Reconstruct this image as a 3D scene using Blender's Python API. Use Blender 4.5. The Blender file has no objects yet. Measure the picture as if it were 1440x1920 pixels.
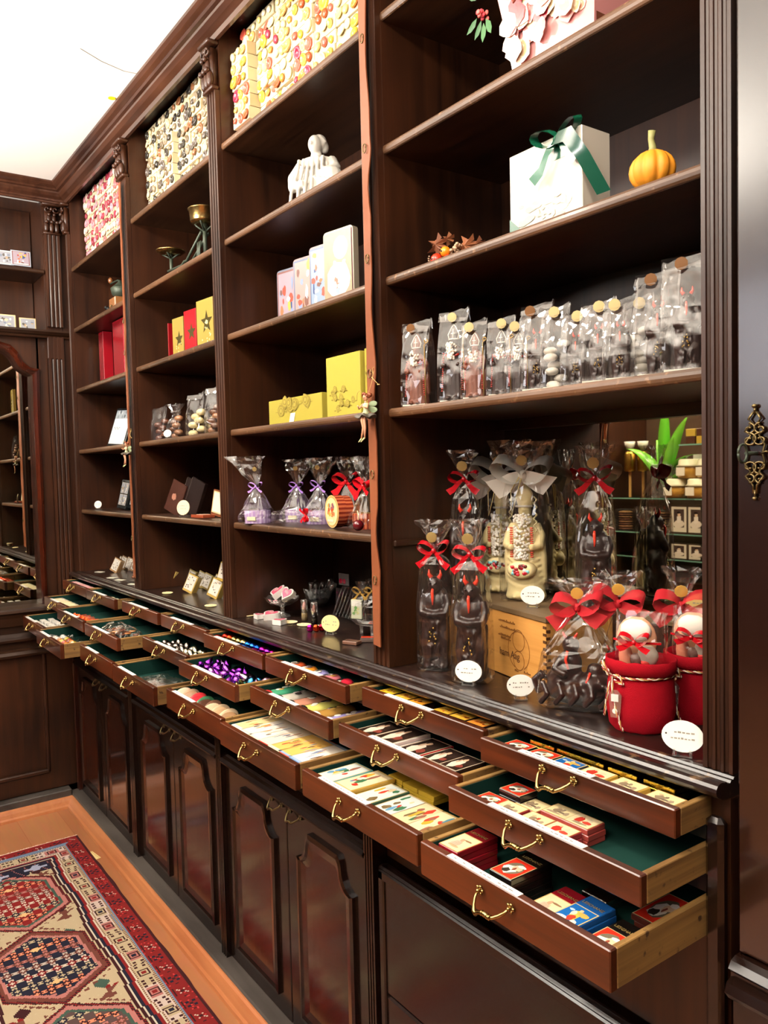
import bpy, math, random
from mathutils import Matrix, Vector
from math import sin, cos, pi
SC = bpy.context.scene
COL = SC.collection
R = random.Random(7)

# ------------------------------------------------------------------ camera, world, lamps, exposure
CAM_POS = Vector((3.5987, -0.9563, 1.41))
PITCH, YAW, ROLL, FPX = -0.04913, 0.95185, -0.02372, 1510.9
fw = Vector((-sin(YAW) * cos(PITCH), cos(YAW) * cos(PITCH), sin(PITCH)))
rt = fw.cross(Vector((0, 0, 1))).normalized()
up = rt.cross(fw)
r2 = rt * cos(ROLL) + up * sin(ROLL)
u2 = -rt * sin(ROLL) + up * cos(ROLL)
cam = bpy.data.objects.new('camera', bpy.data.cameras.new('camera'))
COL.objects.link(cam)
M3 = Matrix((r2, u2, -fw)).transposed()
cam.matrix_world = Matrix.Translation(CAM_POS) @ M3.to_4x4()
cam.data.sensor_fit = 'VERTICAL'
cam.data.sensor_height = 32.0
cam.data.lens = FPX / 1920 * 32.0
cam.data.clip_start = 0.02
SC.camera = cam
SC.view_settings.view_transform = 'Standard'
SC.view_settings.look = 'None'
SC.view_settings.gamma = 1
SC.view_settings.exposure = -0.22
SC.view_settings.use_curve_mapping = False
SC.cycles.transparent_max_bounces = 24
SC.cycles.max_bounces = 9
SC.cycles.diffuse_bounces = 3
SC.cycles.glossy_bounces = 4
SC.cycles.transmission_bounces = 8
SC.cycles.sample_clamp_indirect = 6
SC.cycles.caustics_reflective = False
SC.cycles.caustics_refractive = False
w = bpy.data.worlds.new('world'); SC.world = w; w.use_nodes = True
w.node_tree.nodes['Background'].inputs[0].default_value = (1, .86, .7, 1)
w.node_tree.nodes['Background'].inputs[1].default_value = 0.01

CEIL = 2.66
def area(name, loc, size, energy, col, direction=(0, 0, -1), sy=None):
    l = bpy.data.lights.new(name, 'AREA'); l.energy = energy; l.color = col
    l.shape = 'RECTANGLE'; l.size = size; l.size_y = sy or size
    o = bpy.data.objects.new(name, l); COL.objects.link(o); o.location = loc
    o.rotation_euler = Vector(direction).to_track_quat('-Z', 'Y').to_euler()
    return o
WARM = (1.0, .86, .70)
# unseen lamps added to brighten the ceiling, and the ceiling spots over the shop floor
area('ceiling_fill_1', (1.2, -1.9, 1.95), 1.1, 300, (1, .96, .90), (-.1, .22, 1))
area('ceiling_fill_2', (3.6, -2.1, 1.95), 1.2, 190, (1, .95, .88), (0, .15, 1))
for i, (x, y, e, tx) in enumerate(((.55, -1.0, 15, .35), (1.7, -1.02, 16, 1.5), (2.85, -1.04, 18, 2.6), (4.0, -1.1, 12, 3.2))):
    area('ceiling_spot_%d' % (i + 1), (x, y, CEIL - .05), .13, e, WARM, (tx - x, 1.0, -1.8))

area('ceiling_spot_5', (1.75, -.85, CEIL - .05), .16, 16, WARM, (-.25, -.75, -1.3))  # fill lamp added to brighten the rack seen in the mirror

# ------------------------------------------------------------------ materials
def s2l(c):
    c = c / 255.0
    return c / 12.92 if c <= .04045 else ((c + .055) / 1.055) ** 2.4
def rgb(h):
    if isinstance(h, str):
        h = h.lstrip('#'); h = tuple(int(h[i:i + 2], 16) for i in (0, 2, 4))
    return tuple(s2l(v) for v in h) + (1.0,)
MATS = {}
def mat(name, col=None, rough=.5, metal=0, coat=0, trans=0, ior=1.45, spec=.5, attr=False, bump=None, sss=0, alpha=1):
    m = bpy.data.materials.new(name); m.use_nodes = True
    n = m.node_tree; b = n.nodes['Principled BSDF']
    b.inputs['Roughness'].default_value = rough
    b.inputs['Metallic'].default_value = metal
    b.inputs['Coat Weight'].default_value = coat
    b.inputs['Coat Roughness'].default_value = .12
    b.inputs['Transmission Weight'].default_value = trans
    b.inputs['IOR'].default_value = ior
    b.inputs['Specular IOR Level'].default_value = spec
    if col is not None: b.inputs['Base Color'].default_value = rgb(col)
    if attr:
        a = n.nodes.new('ShaderNodeAttribute'); a.attribute_name = 'Col'
        n.links.new(a.outputs['Color'], b.inputs['Base Color'])
    if bump:
        sc, st, dist = bump
        tc = n.nodes.new('ShaderNodeTexCoord'); nz = n.nodes.new('ShaderNodeTexNoise')
        nz.inputs['Scale'].default_value = sc; nz.inputs['Detail'].default_value = 4
        bp = n.nodes.new('ShaderNodeBump'); bp.inputs['Strength'].default_value = st; bp.inputs['Distance'].default_value = dist
        n.links.new(tc.outputs['Object'], nz.inputs['Vector']); n.links.new(nz.outputs['Fac'], bp.inputs['Height'])
        n.links.new(bp.outputs['Normal'], b.inputs['Normal'])
    MATS[name] = m
    return m
def wood(name, dark, light, axis, rough=.38, coat=.08, scale=9, wear=None, stretch=9):
    """polished timber: grain streaks run along the given axis"""
    m = mat(name, None, rough, coat=coat)
    n = m.node_tree; b = n.nodes['Principled BSDF']
    tc = n.nodes.new('ShaderNodeTexCoord'); mp = n.nodes.new('ShaderNodeMapping')
    s = [scale * stretch / 2.2] * 3; s['XYZ'.index(axis)] = scale / 5
    mp.inputs['Scale'].default_value = s
    n.links.new(tc.outputs['Object'], mp.inputs['Vector'])
    nz = n.nodes.new('ShaderNodeTexNoise'); nz.inputs['Scale'].default_value = 1; nz.inputs['Detail'].default_value = 7
    nz.inputs['Roughness'].default_value = .62; nz.inputs['Distortion'].default_value = .6
    n.links.new(mp.outputs['Vector'], nz.inputs['Vector'])
    big = n.nodes.new('ShaderNodeTexNoise'); big.inputs['Scale'].default_value = 3.5
    n.links.new(tc.outputs['Object'], big.inputs['Vector'])
    ad = n.nodes.new('ShaderNodeMath'); ad.operation = 'ADD'
    n.links.new(nz.outputs['Fac'], ad.inputs[0]); n.links.new(big.outputs['Fac'], ad.inputs[1])
    rp = n.nodes.new('ShaderNodeValToRGB'); rp.color_ramp.elements[0].position = .36; rp.color_ramp.elements[1].position = .66
    hf = n.nodes.new('ShaderNodeMath'); hf.operation = 'MULTIPLY'; hf.inputs[1].default_value = .5
    n.links.new(ad.outputs[0], hf.inputs[0]); n.links.new(hf.outputs[0], rp.inputs['Fac'])
    rp.color_ramp.elements[0].color = rgb(dark); rp.color_ramp.elements[1].color = rgb(light)
    out = rp.outputs['Color']
    if wear:
        wn = n.nodes.new('ShaderNodeTexNoise'); wn.inputs['Scale'].default_value = 60; wn.inputs['Detail'].default_value = 5
        n.links.new(tc.outputs['Object'], wn.inputs['Vector'])
        wr = n.nodes.new('ShaderNodeValToRGB'); wr.color_ramp.elements[0].position = .62; wr.color_ramp.elements[1].position = .7
        mx = n.nodes.new('ShaderNodeMixRGB'); mx.inputs[2].default_value = rgb(wear)
        n.links.new(wn.outputs['Fac'], wr.inputs['Fac']); n.links.new(wr.outputs['Color'], mx.inputs[0]); n.links.new(out, mx.inputs[1])
        out = mx.outputs[0]
    n.links.new(out, b.inputs['Base Color'])
    bp = n.nodes.new('ShaderNodeBump'); bp.inputs['Strength'].default_value = .25; bp.inputs['Distance'].default_value = .0012
    n.links.new(nz.outputs['Fac'], bp.inputs['Height']); n.links.new(bp.outputs['Normal'], b.inputs['Normal'])
    return m
DK, LT = '#1a0a04', '#40210f'
wood('mahogany_upright', DK, LT, 'Z')
wood('mahogany_level', DK, '#3e2411', 'X')
wood('mahogany_deep', '#180a04', '#361e0d', 'Y')
wood('mahogany_drawer', '#2c1208', '#592710', 'X', .3, .25, stretch=14)
wood('mahogany_lid', '#100705', '#1e0f0a', 'X', .2, .2)
wood('cornice_lit_wood', '#28140c', '#4f2f20', 'X', .28, .6)  # mahogany with the light falling on the cornice mixed into its colour
wood('worn_lip', '#100806', '#241410', 'X', .33, .3, wear='#54402c')
wood('mahogany_door', '#1c0805', '#43190b', 'Z', .15, .3)
wood('oak_side', '#553a1c', '#94713e', 'Y', .6, 0, stretch=18, wear='#3c2413')
wood('crate_pine', '#a8702f', '#d79d55', 'X', .5, .05)
wood('crate_lid', '#4f3c25', '#6b5334', 'X', .6, 0)
wood('leather', '#6e3c22', '#8a4c2c', 'Z', .5, 0, scale=2, stretch=2)
wood('dusty_plinth', '#1d1613', '#4a433e', 'X', .55, 0, stretch=3)
wood('floor_trim', '#9c5c38', '#b07248', 'X', .35, .2)
mat('paint', None, .55, attr=True)
mat('gloss', None, .2, attr=True, coat=.3)
mat('card', None, .8, attr=True, spec=.2)
mat('cloth', None, .9, attr=True, bump=(900, .6, .002), spec=.1)
mat('foil', None, .22, 1, attr=True, bump=(240, .5, .002))
mat('brass', '#a08552', .27, 1, bump=(160, .3, .001))
mat('old_brass', '#6e5f40', .4, 1, bump=(160, .3, .001))
mat('gold', '#e8c25a', .25, 1)
mat('iron', '#3a4236', .45, .3)
mat('porcelain', '#c4beb4', .3, coat=.3)
mat('chocolate', '#6e3b28', .4, coat=.12, bump=(120, .25, .002))
mat('dark_chocolate', '#27130e', .3, coat=.22, bump=(120, .3, .002))
mat('white_chocolate', '#ecd9a0', .36, bump=(120, .2, .002))
mat('felt', '#12302a', .95, spec=.1)
mat('white_ceiling', '#f6f2ea', .9)
mat('black', '#120d0b', .35)
m = mat('mirror_glass', '#d9d6c8', .015, 1)
def sheer(name, tint, fac, rough, bumps=None, glossy=(1, .98, .95, 1), haze=0):
    """thin clear film: mostly see-through with sharp highlights"""
    m = bpy.data.materials.new(name); m.use_nodes = True; n = m.node_tree
    n.nodes.remove(n.nodes['Principled BSDF']); o = n.nodes['Material Output']
    t = n.nodes.new('ShaderNodeBsdfTransparent'); t.inputs[0].default_value = tint
    g = n.nodes.new('ShaderNodeBsdfGlossy'); g.inputs['Roughness'].default_value = rough; g.inputs[0].default_value = glossy
    lw = n.nodes.new('ShaderNodeLayerWeight'); lw.inputs['Blend'].default_value = .35
    mr = n.nodes.new('ShaderNodeMapRange'); mr.inputs['To Min'].default_value = fac; mr.inputs['To Max'].default_value = min(1, fac * 4 + .25)
    mx = n.nodes.new('ShaderNodeMixShader')
    n.links.new(lw.outputs['Facing'], mr.inputs['Value']); n.links.new(mr.outputs['Result'], mx.inputs[0])
    tt = t.outputs[0]
    if haze:
        df = n.nodes.new('ShaderNodeBsdfDiffuse'); df.inputs[0].default_value = (.9, .9, .88, 1); hm = n.nodes.new('ShaderNodeMixShader'); hm.inputs[0].default_value = haze
        n.links.new(t.outputs[0], hm.inputs[1]); n.links.new(df.outputs[0], hm.inputs[2]); tt = hm.outputs[0]
    n.links.new(tt, mx.inputs[1]); n.links.new(g.outputs[0], mx.inputs[2]); n.links.new(mx.outputs[0], o.inputs[0])
    if bumps:
        tc = n.nodes.new('ShaderNodeTexCoord'); nz = n.nodes.new('ShaderNodeTexVoronoi'); nz.inputs['Scale'].default_value = bumps[0]
        nz.feature = 'SMOOTH_F1'
        b = n.nodes.new('ShaderNodeBump'); b.inputs['Strength'].default_value = bumps[1]; b.inputs['Distance'].default_value = bumps[2]
        n.links.new(tc.outputs['Object'], nz.inputs['Vector']); n.links.new(nz.outputs['Distance'], b.inputs['Height'])
        n.links.new(b.outputs['Normal'], g.inputs['Normal']); n.links.new(b.outputs['Normal'], lw.inputs['Normal'])
    MATS[name] = m
    return m
sheer('cellophane', (.99, .988, .985, 1), .06, .05, (30, .9, .006), haze=.008)
sheer('clear_glass', (.985, .99, .985, 1), .16, .05, haze=.08)
sheer('cut_glass', (.98, .98, .98, 1), .3, .06, (90, .8, .004), haze=.16)
sheer('shelf_glass', (.90, .96, .93, 1), .06, .02)
sheer('organza', (.93, .91, .84, 1), .3, .6)
m = MATS['organza']
m = mat('organza_cloth', '#fbf6ea', .7); m.node_tree.nodes['Principled BSDF'].inputs['Alpha'].default_value = .72
m = mat('fairy_wing', '#9db08c', .3); m.node_tree.nodes['Principled BSDF'].inputs['Alpha'].default_value = .75
m = mat('red_net', '#b01220', .7); m.node_tree.nodes['Principled BSDF'].inputs['Alpha'].default_value = .85

# ------------------------------------------------------------------ mesh helper
class B:
    """collects shapes and links them as ONE mesh object; every face keeps its own colour and material"""
    def __init__(s, col='#808080', mt='paint', smooth=False):
        s.v = []; s.f = []; s.c = []; s.m = []; s.sm = []
        s.col = col; s.mt = mt; s.smooth = smooth; s.X = Matrix.Identity(4)
    def set(s, col=None, mt=None, smooth=None):
        if col is not None: s.col = col
        if mt is not None: s.mt = mt
        if smooth is not None: s.smooth = smooth
        return s
    def at(s, loc=(0, 0, 0), rot=(0, 0, 0), sc=1):
        from mathutils import Euler
        if not hasattr(sc, '__len__'): sc = (sc,) * 3
        s.X = Matrix.Translation(loc) @ Euler(rot).to_matrix().to_4x4() @ Matrix.Diagonal((*sc, 1))
        return s
    def add(s, vs, fs):
        k = len(s.v)
        s.v += [tuple(s.X @ Vector(p)) for p in vs]
        for f in fs:
            s.f.append([i + k for i in f]); s.c.append(s.col); s.m.append(s.mt); s.sm.append(s.smooth)
        return s
    def box(s, cx, cy, cz, sx, sy, sz, bev=0):
        if bev <= 0:
            v = [(cx + a * sx / 2, cy + b * sy / 2, cz + c * sz / 2) for a in (-1, 1) for b in (-1, 1) for c in (-1, 1)]
            return s.add(v, [(0, 1, 3, 2), (4, 6, 7, 5), (0, 4, 5, 1), (2, 3, 7, 6), (0, 2, 6, 4), (1, 5, 7, 3)])
        bev = min(bev, sx * .49, sy * .49, sz * .49)
        r = []
        for z, i in ((-sz / 2, bev), (-sz / 2 + bev, 0), (sz / 2 - bev, 0), (sz / 2, bev)):
            hx, hy = sx / 2 - i, sy / 2 - i; q = bev if i == 0 else bev * .4
            r.append([(cx + x, cy + y, cz + z) for x, y in ((-hx + q, -hy), (hx - q, -hy), (hx, -hy + q), (hx, hy - q), (hx - q, hy), (-hx + q, hy), (-hx, hy - q), (-hx, -hy + q))])
        return s.loft(r)
    def b2(s, x0, x1, y0, y1, z0, z1, bev=0):
        return s.box((x0 + x1) / 2, (y0 + y1) / 2, (z0 + z1) / 2, x1 - x0, y1 - y0, z1 - z0, bev)
    def loft(s, rings, caps=True, close=True):
        n = len(rings[0]); v = [p for r in rings for p in r]; f = []
        for i in range(len(rings) - 1):
            for j in range(n if close else n - 1):
                a, b = i * n + j, i * n + (j + 1) % n
                f.append((a, b, b + n, a + n))
        if caps and close:
            f.append(tuple(reversed(range(n)))); f.append(tuple((len(rings) - 1) * n + j for j in range(n)))
        return s.add(v, f)
    def lathe(s, prof, n=20, c=(0, 0, 0), sx=1, sy=1, caps=True):
        return s.loft([[(c[0] + r * sx * cos(2 * pi * j / n), c[1] + r * sy * sin(2 * pi * j / n), c[2] + z) for j in range(n)] for r, z in prof], caps)
    def tube(s, pts, r, n=8, caps=True):
        P = [Vector(p) for p in pts]; rings = []
        rr = r if hasattr(r, '__len__') else [r] * len(P)
        t = (P[1] - P[0]).normalized(); ref = t.orthogonal().normalized()
        for i, p in enumerate(P):
            t = (P[min(i + 1, len(P) - 1)] - P[max(i - 1, 0)])
            t = t.normalized() if t.length > 1e-9 else Vector((0, 0, 1))
            ref = ref - t * ref.dot(t)
            ref = ref.normalized() if ref.length > 1e-6 else t.orthogonal().normalized()
            q = t.cross(ref)
            rings.append([tuple(p + (ref * cos(2 * pi * j / n) + q * sin(2 * pi * j / n)) * rr[i]) for j in range(n)])
        return s.loft(rings, caps)
    def ell(s, c, r, n=12, m=8):
        if not hasattr(r, '__len__'): r = (r, r, r)
        rings = []
        for i in range(1, m):
            a = -pi / 2 + pi * i / m
            rings.append([(c[0] + r[0] * cos(a) * cos(2 * pi * j / n), c[1] + r[1] * cos(a) * sin(2 * pi * j / n), c[2] + r[2] * sin(a)) for j in range(n)])
        return s.loft(rings)
    def prism(s, poly, z0, z1, axis='Z', inset=0):
        """poly: 2-D outline; extruded along the axis"""
        def p3(a, b, t): return {'Z': (a, b, t), 'Y': (a, t, b), 'X': (t, a, b)}[axis]
        return s.loft([[p3(a, b, z0) for a, b in poly], [p3(a, b, z1) for a, b in poly]])
    def quad(s, a, b, c, d): return s.add([a, b, c, d], [(0, 1, 2, 3)])
    def strip(s, L, Rr):
        n = len(L); v = list(L) + list(Rr)
        return s.add(v, [(i, i + 1, n + i + 1, n + i) for i in range(n - 1)])
    def mesh(s, name):
        me = bpy.data.meshes.new(name); me.from_pydata(s.v, [], s.f)
        ms = []
        for x in s.m:
            if x not in ms: ms.append(x)
        for x in ms: me.materials.append(MATS[x])
        me.polygons.foreach_set('material_index', [ms.index(x) for x in s.m])
        me.polygons.foreach_set('use_smooth', [bool(x) for x in s.sm])
        ca = me.color_attributes.new('Col', 'FLOAT_COLOR', 'CORNER'); buf = []; cache = {}
        for f, c in zip(s.f, s.c):
            if c not in cache: cache[c] = rgb(c)
            buf += list(cache[c]) * len(f)
        ca.data.foreach_set('color', buf)
        me.update(); return me
    def build(s, name, parent=None, loc=None, rot=None):
        o = bpy.data.objects.new(name, s.mesh(name)); COL.objects.link(o)
        if parent: o.parent = parent
        if loc is not None: o.location = loc
        if rot is not None: o.rotation_euler = rot
        return o
def solidify(o, t):
    m = o.modifiers.new('s', 'SOLIDIFY'); m.thickness = t; m.offset = 0; return o
def meld(name, b, voxel, parent=None, smooth=4, mt=None):
    """fuses the overlapping shapes of b into one continuous skin"""
    o = b.build(name)
    m = o.modifiers.new('r', 'REMESH'); m.mode = 'VOXEL'; m.voxel_size = voxel
    k = o.modifiers.new('k', 'SMOOTH'); k.iterations = smooth
    me = bpy.data.meshes.new_from_object(o.evaluated_get(bpy.context.evaluated_depsgraph_get()))
    me.name = name
    for p in me.polygons: p.use_smooth = True
    if not me.materials: me.materials.append(MATS[mt or b.mt])
    else: me.materials[0] = MATS[mt or b.mt]
    bpy.data.objects.remove(o)
    q = bpy.data.objects.new(name, me); COL.objects.link(q); q.parent = parent
    return q
def tag(o, label, cat, group=None):
    o['label'] = label; o['category'] = cat
    if group: o['group'] = group
    return o
def thing(name, label, cat, loc=(0, 0, 0), rz=0, group=None, rot=None):
    o = bpy.data.objects.new(name, None); COL.objects.link(o)
    o.empty_display_size = .02; o.location = loc; o.rotation_euler = rot or (0, 0, rz)
    return tag(o, label, cat, group)
def struct(o): o['kind'] = 'structure'; return o
def dup(root, loc, rz=0, label=None, group=None, sc=None, rot=None):
    """a copy of a thing with copies of its parts and sub-parts"""
    r = root.copy(); COL.objects.link(r); r.location = loc; r.rotation_euler = rot or (0, 0, rz)
    if sc: r.scale = sc if hasattr(sc, '__len__') else (sc,) * 3
    if label: r['label'] = label
    if group: r['group'] = group
    for ch in root.children:
        c = ch.copy(); COL.objects.link(c); c.parent = r
        for g in ch.children:
            d = g.copy(); COL.objects.link(d); d.parent = c
    return r

# ------------------------------------------------------------------ key sizes of the shop fitting
BAY = [(0, .703), (.777, 1.473), (1.535, 2.222), (2.282, 2.985)]
LV = [2.305, 2.048, 1.791, 1.529, 1.272]      # shelf edge heights
TH = .018
DEP = .32
CT = 1.012                                     # counter surface
FACE = -.02

# ------------------------------------------------------------------ the room
def slab(name, x0, x1, y0, y1, z0, z1, mt):
    return struct(B(mt=mt).b2(x0, x1, y0, y1, z0, z1).build(name))
mf = mat('floor_boards', None, .3, coat=.25)
n = mf.node_tree; b_ = n.nodes['Principled BSDF']
tc = n.nodes.new('ShaderNodeTexCoord'); br = n.nodes.new('ShaderNodeTexBrick')
br.inputs['Scale'].default_value = 1; br.inputs['Brick Width'].default_value = .9; br.inputs['Row Height'].default_value = .16
br.inputs['Mortar Size'].default_value = .0012; br.inputs['Color1'].default_value = rgb('#a06642'); br.inputs['Color2'].default_value = rgb('#b0764e')
br.inputs['Mortar'].default_value = rgb('#9a5227')
mp = n.nodes.new('ShaderNodeMapping'); mp.inputs['Scale'].default_value = (4, 30, 30)
nz = n.nodes.new('ShaderNodeTexNoise'); nz.inputs['Scale'].default_value = 1; nz.inputs['Detail'].default_value = 5; nz.inputs['Distortion'].default_value = 1.2
mx = n.nodes.new('ShaderNodeMixRGB'); mx.blend_type = 'MULTIPLY'; mx.inputs[0].default_value = .35
n.links.new(tc.outputs['Object'], br.inputs['Vector']); n.links.new(tc.outputs['Object'], mp.inputs['Vector']); n.links.new(mp.outputs[0], nz.inputs['Vector'])
n.links.new(br.outputs['Color'], mx.inputs[1]); n.links.new(nz.outputs['Color'], mx.inputs[2]); n.links.new(mx.outputs[0], b_.inputs['Base Color'])
XW, XE, YS, YN = -.30, 5.2, -4.2, .36
wood('shelf_edge', '#33200f', '#63432b', 'X', .42, .08, wear='#7c5c40')
slab('floor', XW, XE, YS, YN, -.05, 0, 'floor_boards')
slab('ceiling', XW, XE, YS, YN, CEIL, CEIL + .05, 'white_ceiling')
slab('wall_back', XW, XE, YN, YN + .08, 0, CEIL, 'mahogany_upright')
slab('wall_left', XW - .08, XW, YS, YN, 0, CEIL, 'mahogany_upright')
mat('far_wall', '#2e1a12', .7)
slab('wall_front', XW, XE, YS - .08, YS, 0, CEIL, 'far_wall')
slab('wall_right', XE, XE + .08, YS, YN, 0, CEIL, 'far_wall')

# glowing window added in the unseen far wall for glints on lacquer and film
m = bpy.data.materials.new('glow_pane'); m.use_nodes = True; MATS['glow_pane'] = m
m.node_tree.nodes['Principled BSDF'].inputs['Emission Color'].default_value = (.86, .9, 1, 1); m.node_tree.nodes['Principled BSDF'].inputs['Emission Strength'].default_value = 5
wn_ = struct(B('#efe9dc', 'paint').b2(.1, 2.0, YS, YS + .03, 1.7, 2.62).build('added_window'))
for k in range(3): B(mt='glow_pane').b2(.14 + .615 * k, .72 + .615 * k, YS + .031, YS + .036, 1.74, 2.58).build('pane', wn_)

# cornice along both runs of cabinets
def cornice(name, along, a0, a1, base):
    # outline: distance out from the cabinet front, height
    p = [(0, 2.585), (-.010, 2.585), (-.012, 2.592), (-.006, 2.598), (-.008, 2.604), (-.024, 2.612), (-.034, 2.622), (-.036, 2.628),
         (-.046, 2.630), (-.050, 2.636), (-.048, 2.640), (-.060, 2.646), (-.068, 2.654), (-.070, CEIL), (0, CEIL)]
    b = B(mt='cornice_lit_wood', smooth=False)
    if along == 'X': b.prism([(base + y, z) for y, z in p], a0, a1, 'X')
    else: b.prism([(base - y, z) for y, z in p], a0, a1, 'Y')
    return struct(b.build(name))
cornice('trim_1', 'X', -.05, 3.05, 0)
cornice('trim_2', 'Y', -1.6, -.0, -.05)
# crack line on the ceiling


cl_ = bpy.data.objects['ceiling']
B('#8a8074', 'card').tube([(1.148,-0.254, 2.6595), (1.108,-0.182, 2.6595), (1.086,-0.108, 2.6595), (1.096,-0.038, 2.6595)], .0012, 5).build('hairline_crack', cl_)
x, y = 0.888,-0.084
B('#f2dc1e', 'card').lathe([(.012, 2.6585), (.012, 2.6598)], 12, (x, y, 0)).build('yellow_mark', cl_)

# plinth and the orange floor trim in front of it
struct(B(mt='dusty_plinth').b2(-.05, 3.1, -.088, 0, 0, .05, .004).build('baseboard_back'))
struct(B(mt='dusty_plinth').b2(-.28, .0, -1.6, -.0885, 0, .072, .004).build('baseboard_left'))
tr = [(-.088, 0), (-.118, 0), (-.116, .010), (-.110, .016), (-.104, .030), (-.098, .040), (-.092, .044), (-.088, .044)]
struct(B(mt='floor_trim').prism(tr, .0, 3.1, 'X').build('trim_4'))
struct(B(mt='floor_trim').prism([(-y - .088, z) for y, z in tr], -1.6, -.088, 'Y').build('trim_5'))

# ------------------------------------------------------------------ shelf units
def flutes(x0, x1, yf, yb, n):
    """outline of a fluted strip, front at yf"""
    w = (x1 - x0); g = w / (n + .6) ; p = [(x0, yb), (x0, yf)]
    x = x0 + g * .35
    for i in range(n):
        r = g * .32; cx = x + g * .5
        p += [(cx - r, yf), (cx - r * .8, yf + r * .7), (cx, yf + r), (cx + r * .8, yf + r * .7), (cx + r, yf)]
        x += g
    return p + [(x1, yf), (x1, yb)]
def capital(b, x0, x1, y, z0=2.46):
    w = x1 - x0; cx = (x0 + x1) / 2
    b.box(cx, y - .006, z0, w * 1.12, .022, .010, .002)
    b.box(cx, y - .004, z0 + .055, w * .86, .018, .10)
    for i in range(3):
        xx = cx + (i - 1) * w * .34
        b.ell((xx, y - .015, z0 + .024), (w * .19, .010, .024), 8, 6)
        b.ell((xx, y - .024, z0 + .045), (w * .15, .008, .008), 8, 6)
    for i in (-1, 1):
        xx = cx + i * w * .17
        b.ell((xx, y - .015, z0 + .058), (w * .17, .009, .022), 8, 6)
        b.ell((xx, y - .024, z0 + .076), (w * .12, .007, .007), 8, 6)
        x2 = cx + i * w * .46                      # scrolls
        pts = [(x2 - i * .012 + cos(t) * (.004 + .0018 * t), y - .020, z0 + .098 + sin(t) * (.004 + .0018 * t)) for t in [k * .6 for k in range(11)]]
        b.tube(pts, .0035, 6)
    b.ell((cx, y - .02, z0 + .100), (.008, .006, .008), 8, 6)
    b.box(cx, y - .010, z0 + .119, w * 1.2, .034, .012, .003)
XM = [-.075, .74, 1.504, 2.252]
for i, (x0, x1) in enumerate(BAY):
    t = thing('shelf_unit', ['far left bay of dark wooden wall shelving beside the mirror cabinet', 'second bay of dark wooden wall shelving holding the brass scale and star boxes', 'third bay of dark wooden wall shelving holding the porcelain figure and yellow boxes', 'nearest bay of dark wooden wall shelving with the mirror back and red sacks'][i], 'shelf', (0, 0, 0), group='dark wooden shelving bays')
    xl = XM[i] if i else -.05
    xr = XM[i + 1] if i < 3 else 3.03
    for a, c in ((xl, x0), (x1, xr)):
        B(mt='mahogany_upright').b2(a + .0004, c - .0004, .002, DEP + .03, CT + .0006, 2.63).build('side_panel', t)
    B(mt='mahogany_upright').b2(x0, x1, DEP, DEP + .03, CT + .0006, 2.63).build('back_panel', t)
    B(mt='mahogany_deep').b2(x0, x1, .004, DEP, 2.63, 2.645).build('top_board', t)
    for k, z in enumerate(LV if i < 3 else LV[:4]):
        zz = z - TH / 2
        p = [(.0 + .005 * (1 - cos(a)) , zz + TH / 2 + (TH / 2) * sin(a)) for a in [pi / 2 - j * pi / 6 for j in range(7)]]
        sb = B(mt='mahogany_level', smooth=False).prism([(DEP, zz + TH)] + p + [(DEP, zz)], x0 - .001, x1 + .001, 'X')
        for fi in range(1, 7): sb.m[fi] = 'shelf_edge'
        sb.build('shelf', t)
    if i == 3:
        b = B(mt='mahogany_level').b2(x0, x1, DEP - .02, DEP, 1.497, 1.52).build('back_rail', t)
        B(mt='mahogany_deep').b2(x0 + .0005, x0 + .010, .0, .15, 1.258, 1.272, .003).build('shelf_batten', t)
        B(mt='mirror_glass').b2(x0 + .002, x1, DEP - .004, DEP - .001, CT + .004, 1.497).build('mirror', t)
    # pilaster at the right of each bay (the first bay also carries the one in the corner)
    def pil(xa, xb, nf):
        b = B(mt='mahogany_upright').prism(flutes(xa, xb, -.012, .0012, nf), CT + .0006, 2.455)
        b.set(smooth=True)
        if i != 2: capital(b, xa, xb, -.006)
        b.build('pilaster', t)
    if i == 0: pil(-.03, -.002, 2); pil(.705, .775, 4)
    elif i == 1: pil(1.476, 1.532, 3)
    elif i == 2: pil(2.224, 2.280, 3)
    else: pil(2.986, 3.028, 3)

# ------------------------------------------------------------------ counter board
lip = [(DEP + .03, CT), (-.006, CT), (-.012, CT - .001), (-.014, CT - .004), (-.019, CT - .004), (-.021, CT - .007), (-.026, CT - .007), (-.030, CT - .003)]
lip += [(-.040 + .012 * sin(a), CT - .012 + .010 * cos(a)) for a in [.6 - j * .45 for j in range(9)]]
lip += [(-.040, CT - .024), (-.030, CT - .026), (DEP + .03, CT - .026)]
ct = thing('counter_board', 'long dark polished counter board with a rounded worn front edge', 'counter', (0, 0, 0))
B(mt='worn_lip').prism(lip, -.05, 3.03, 'X').build('board', ct)

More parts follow.
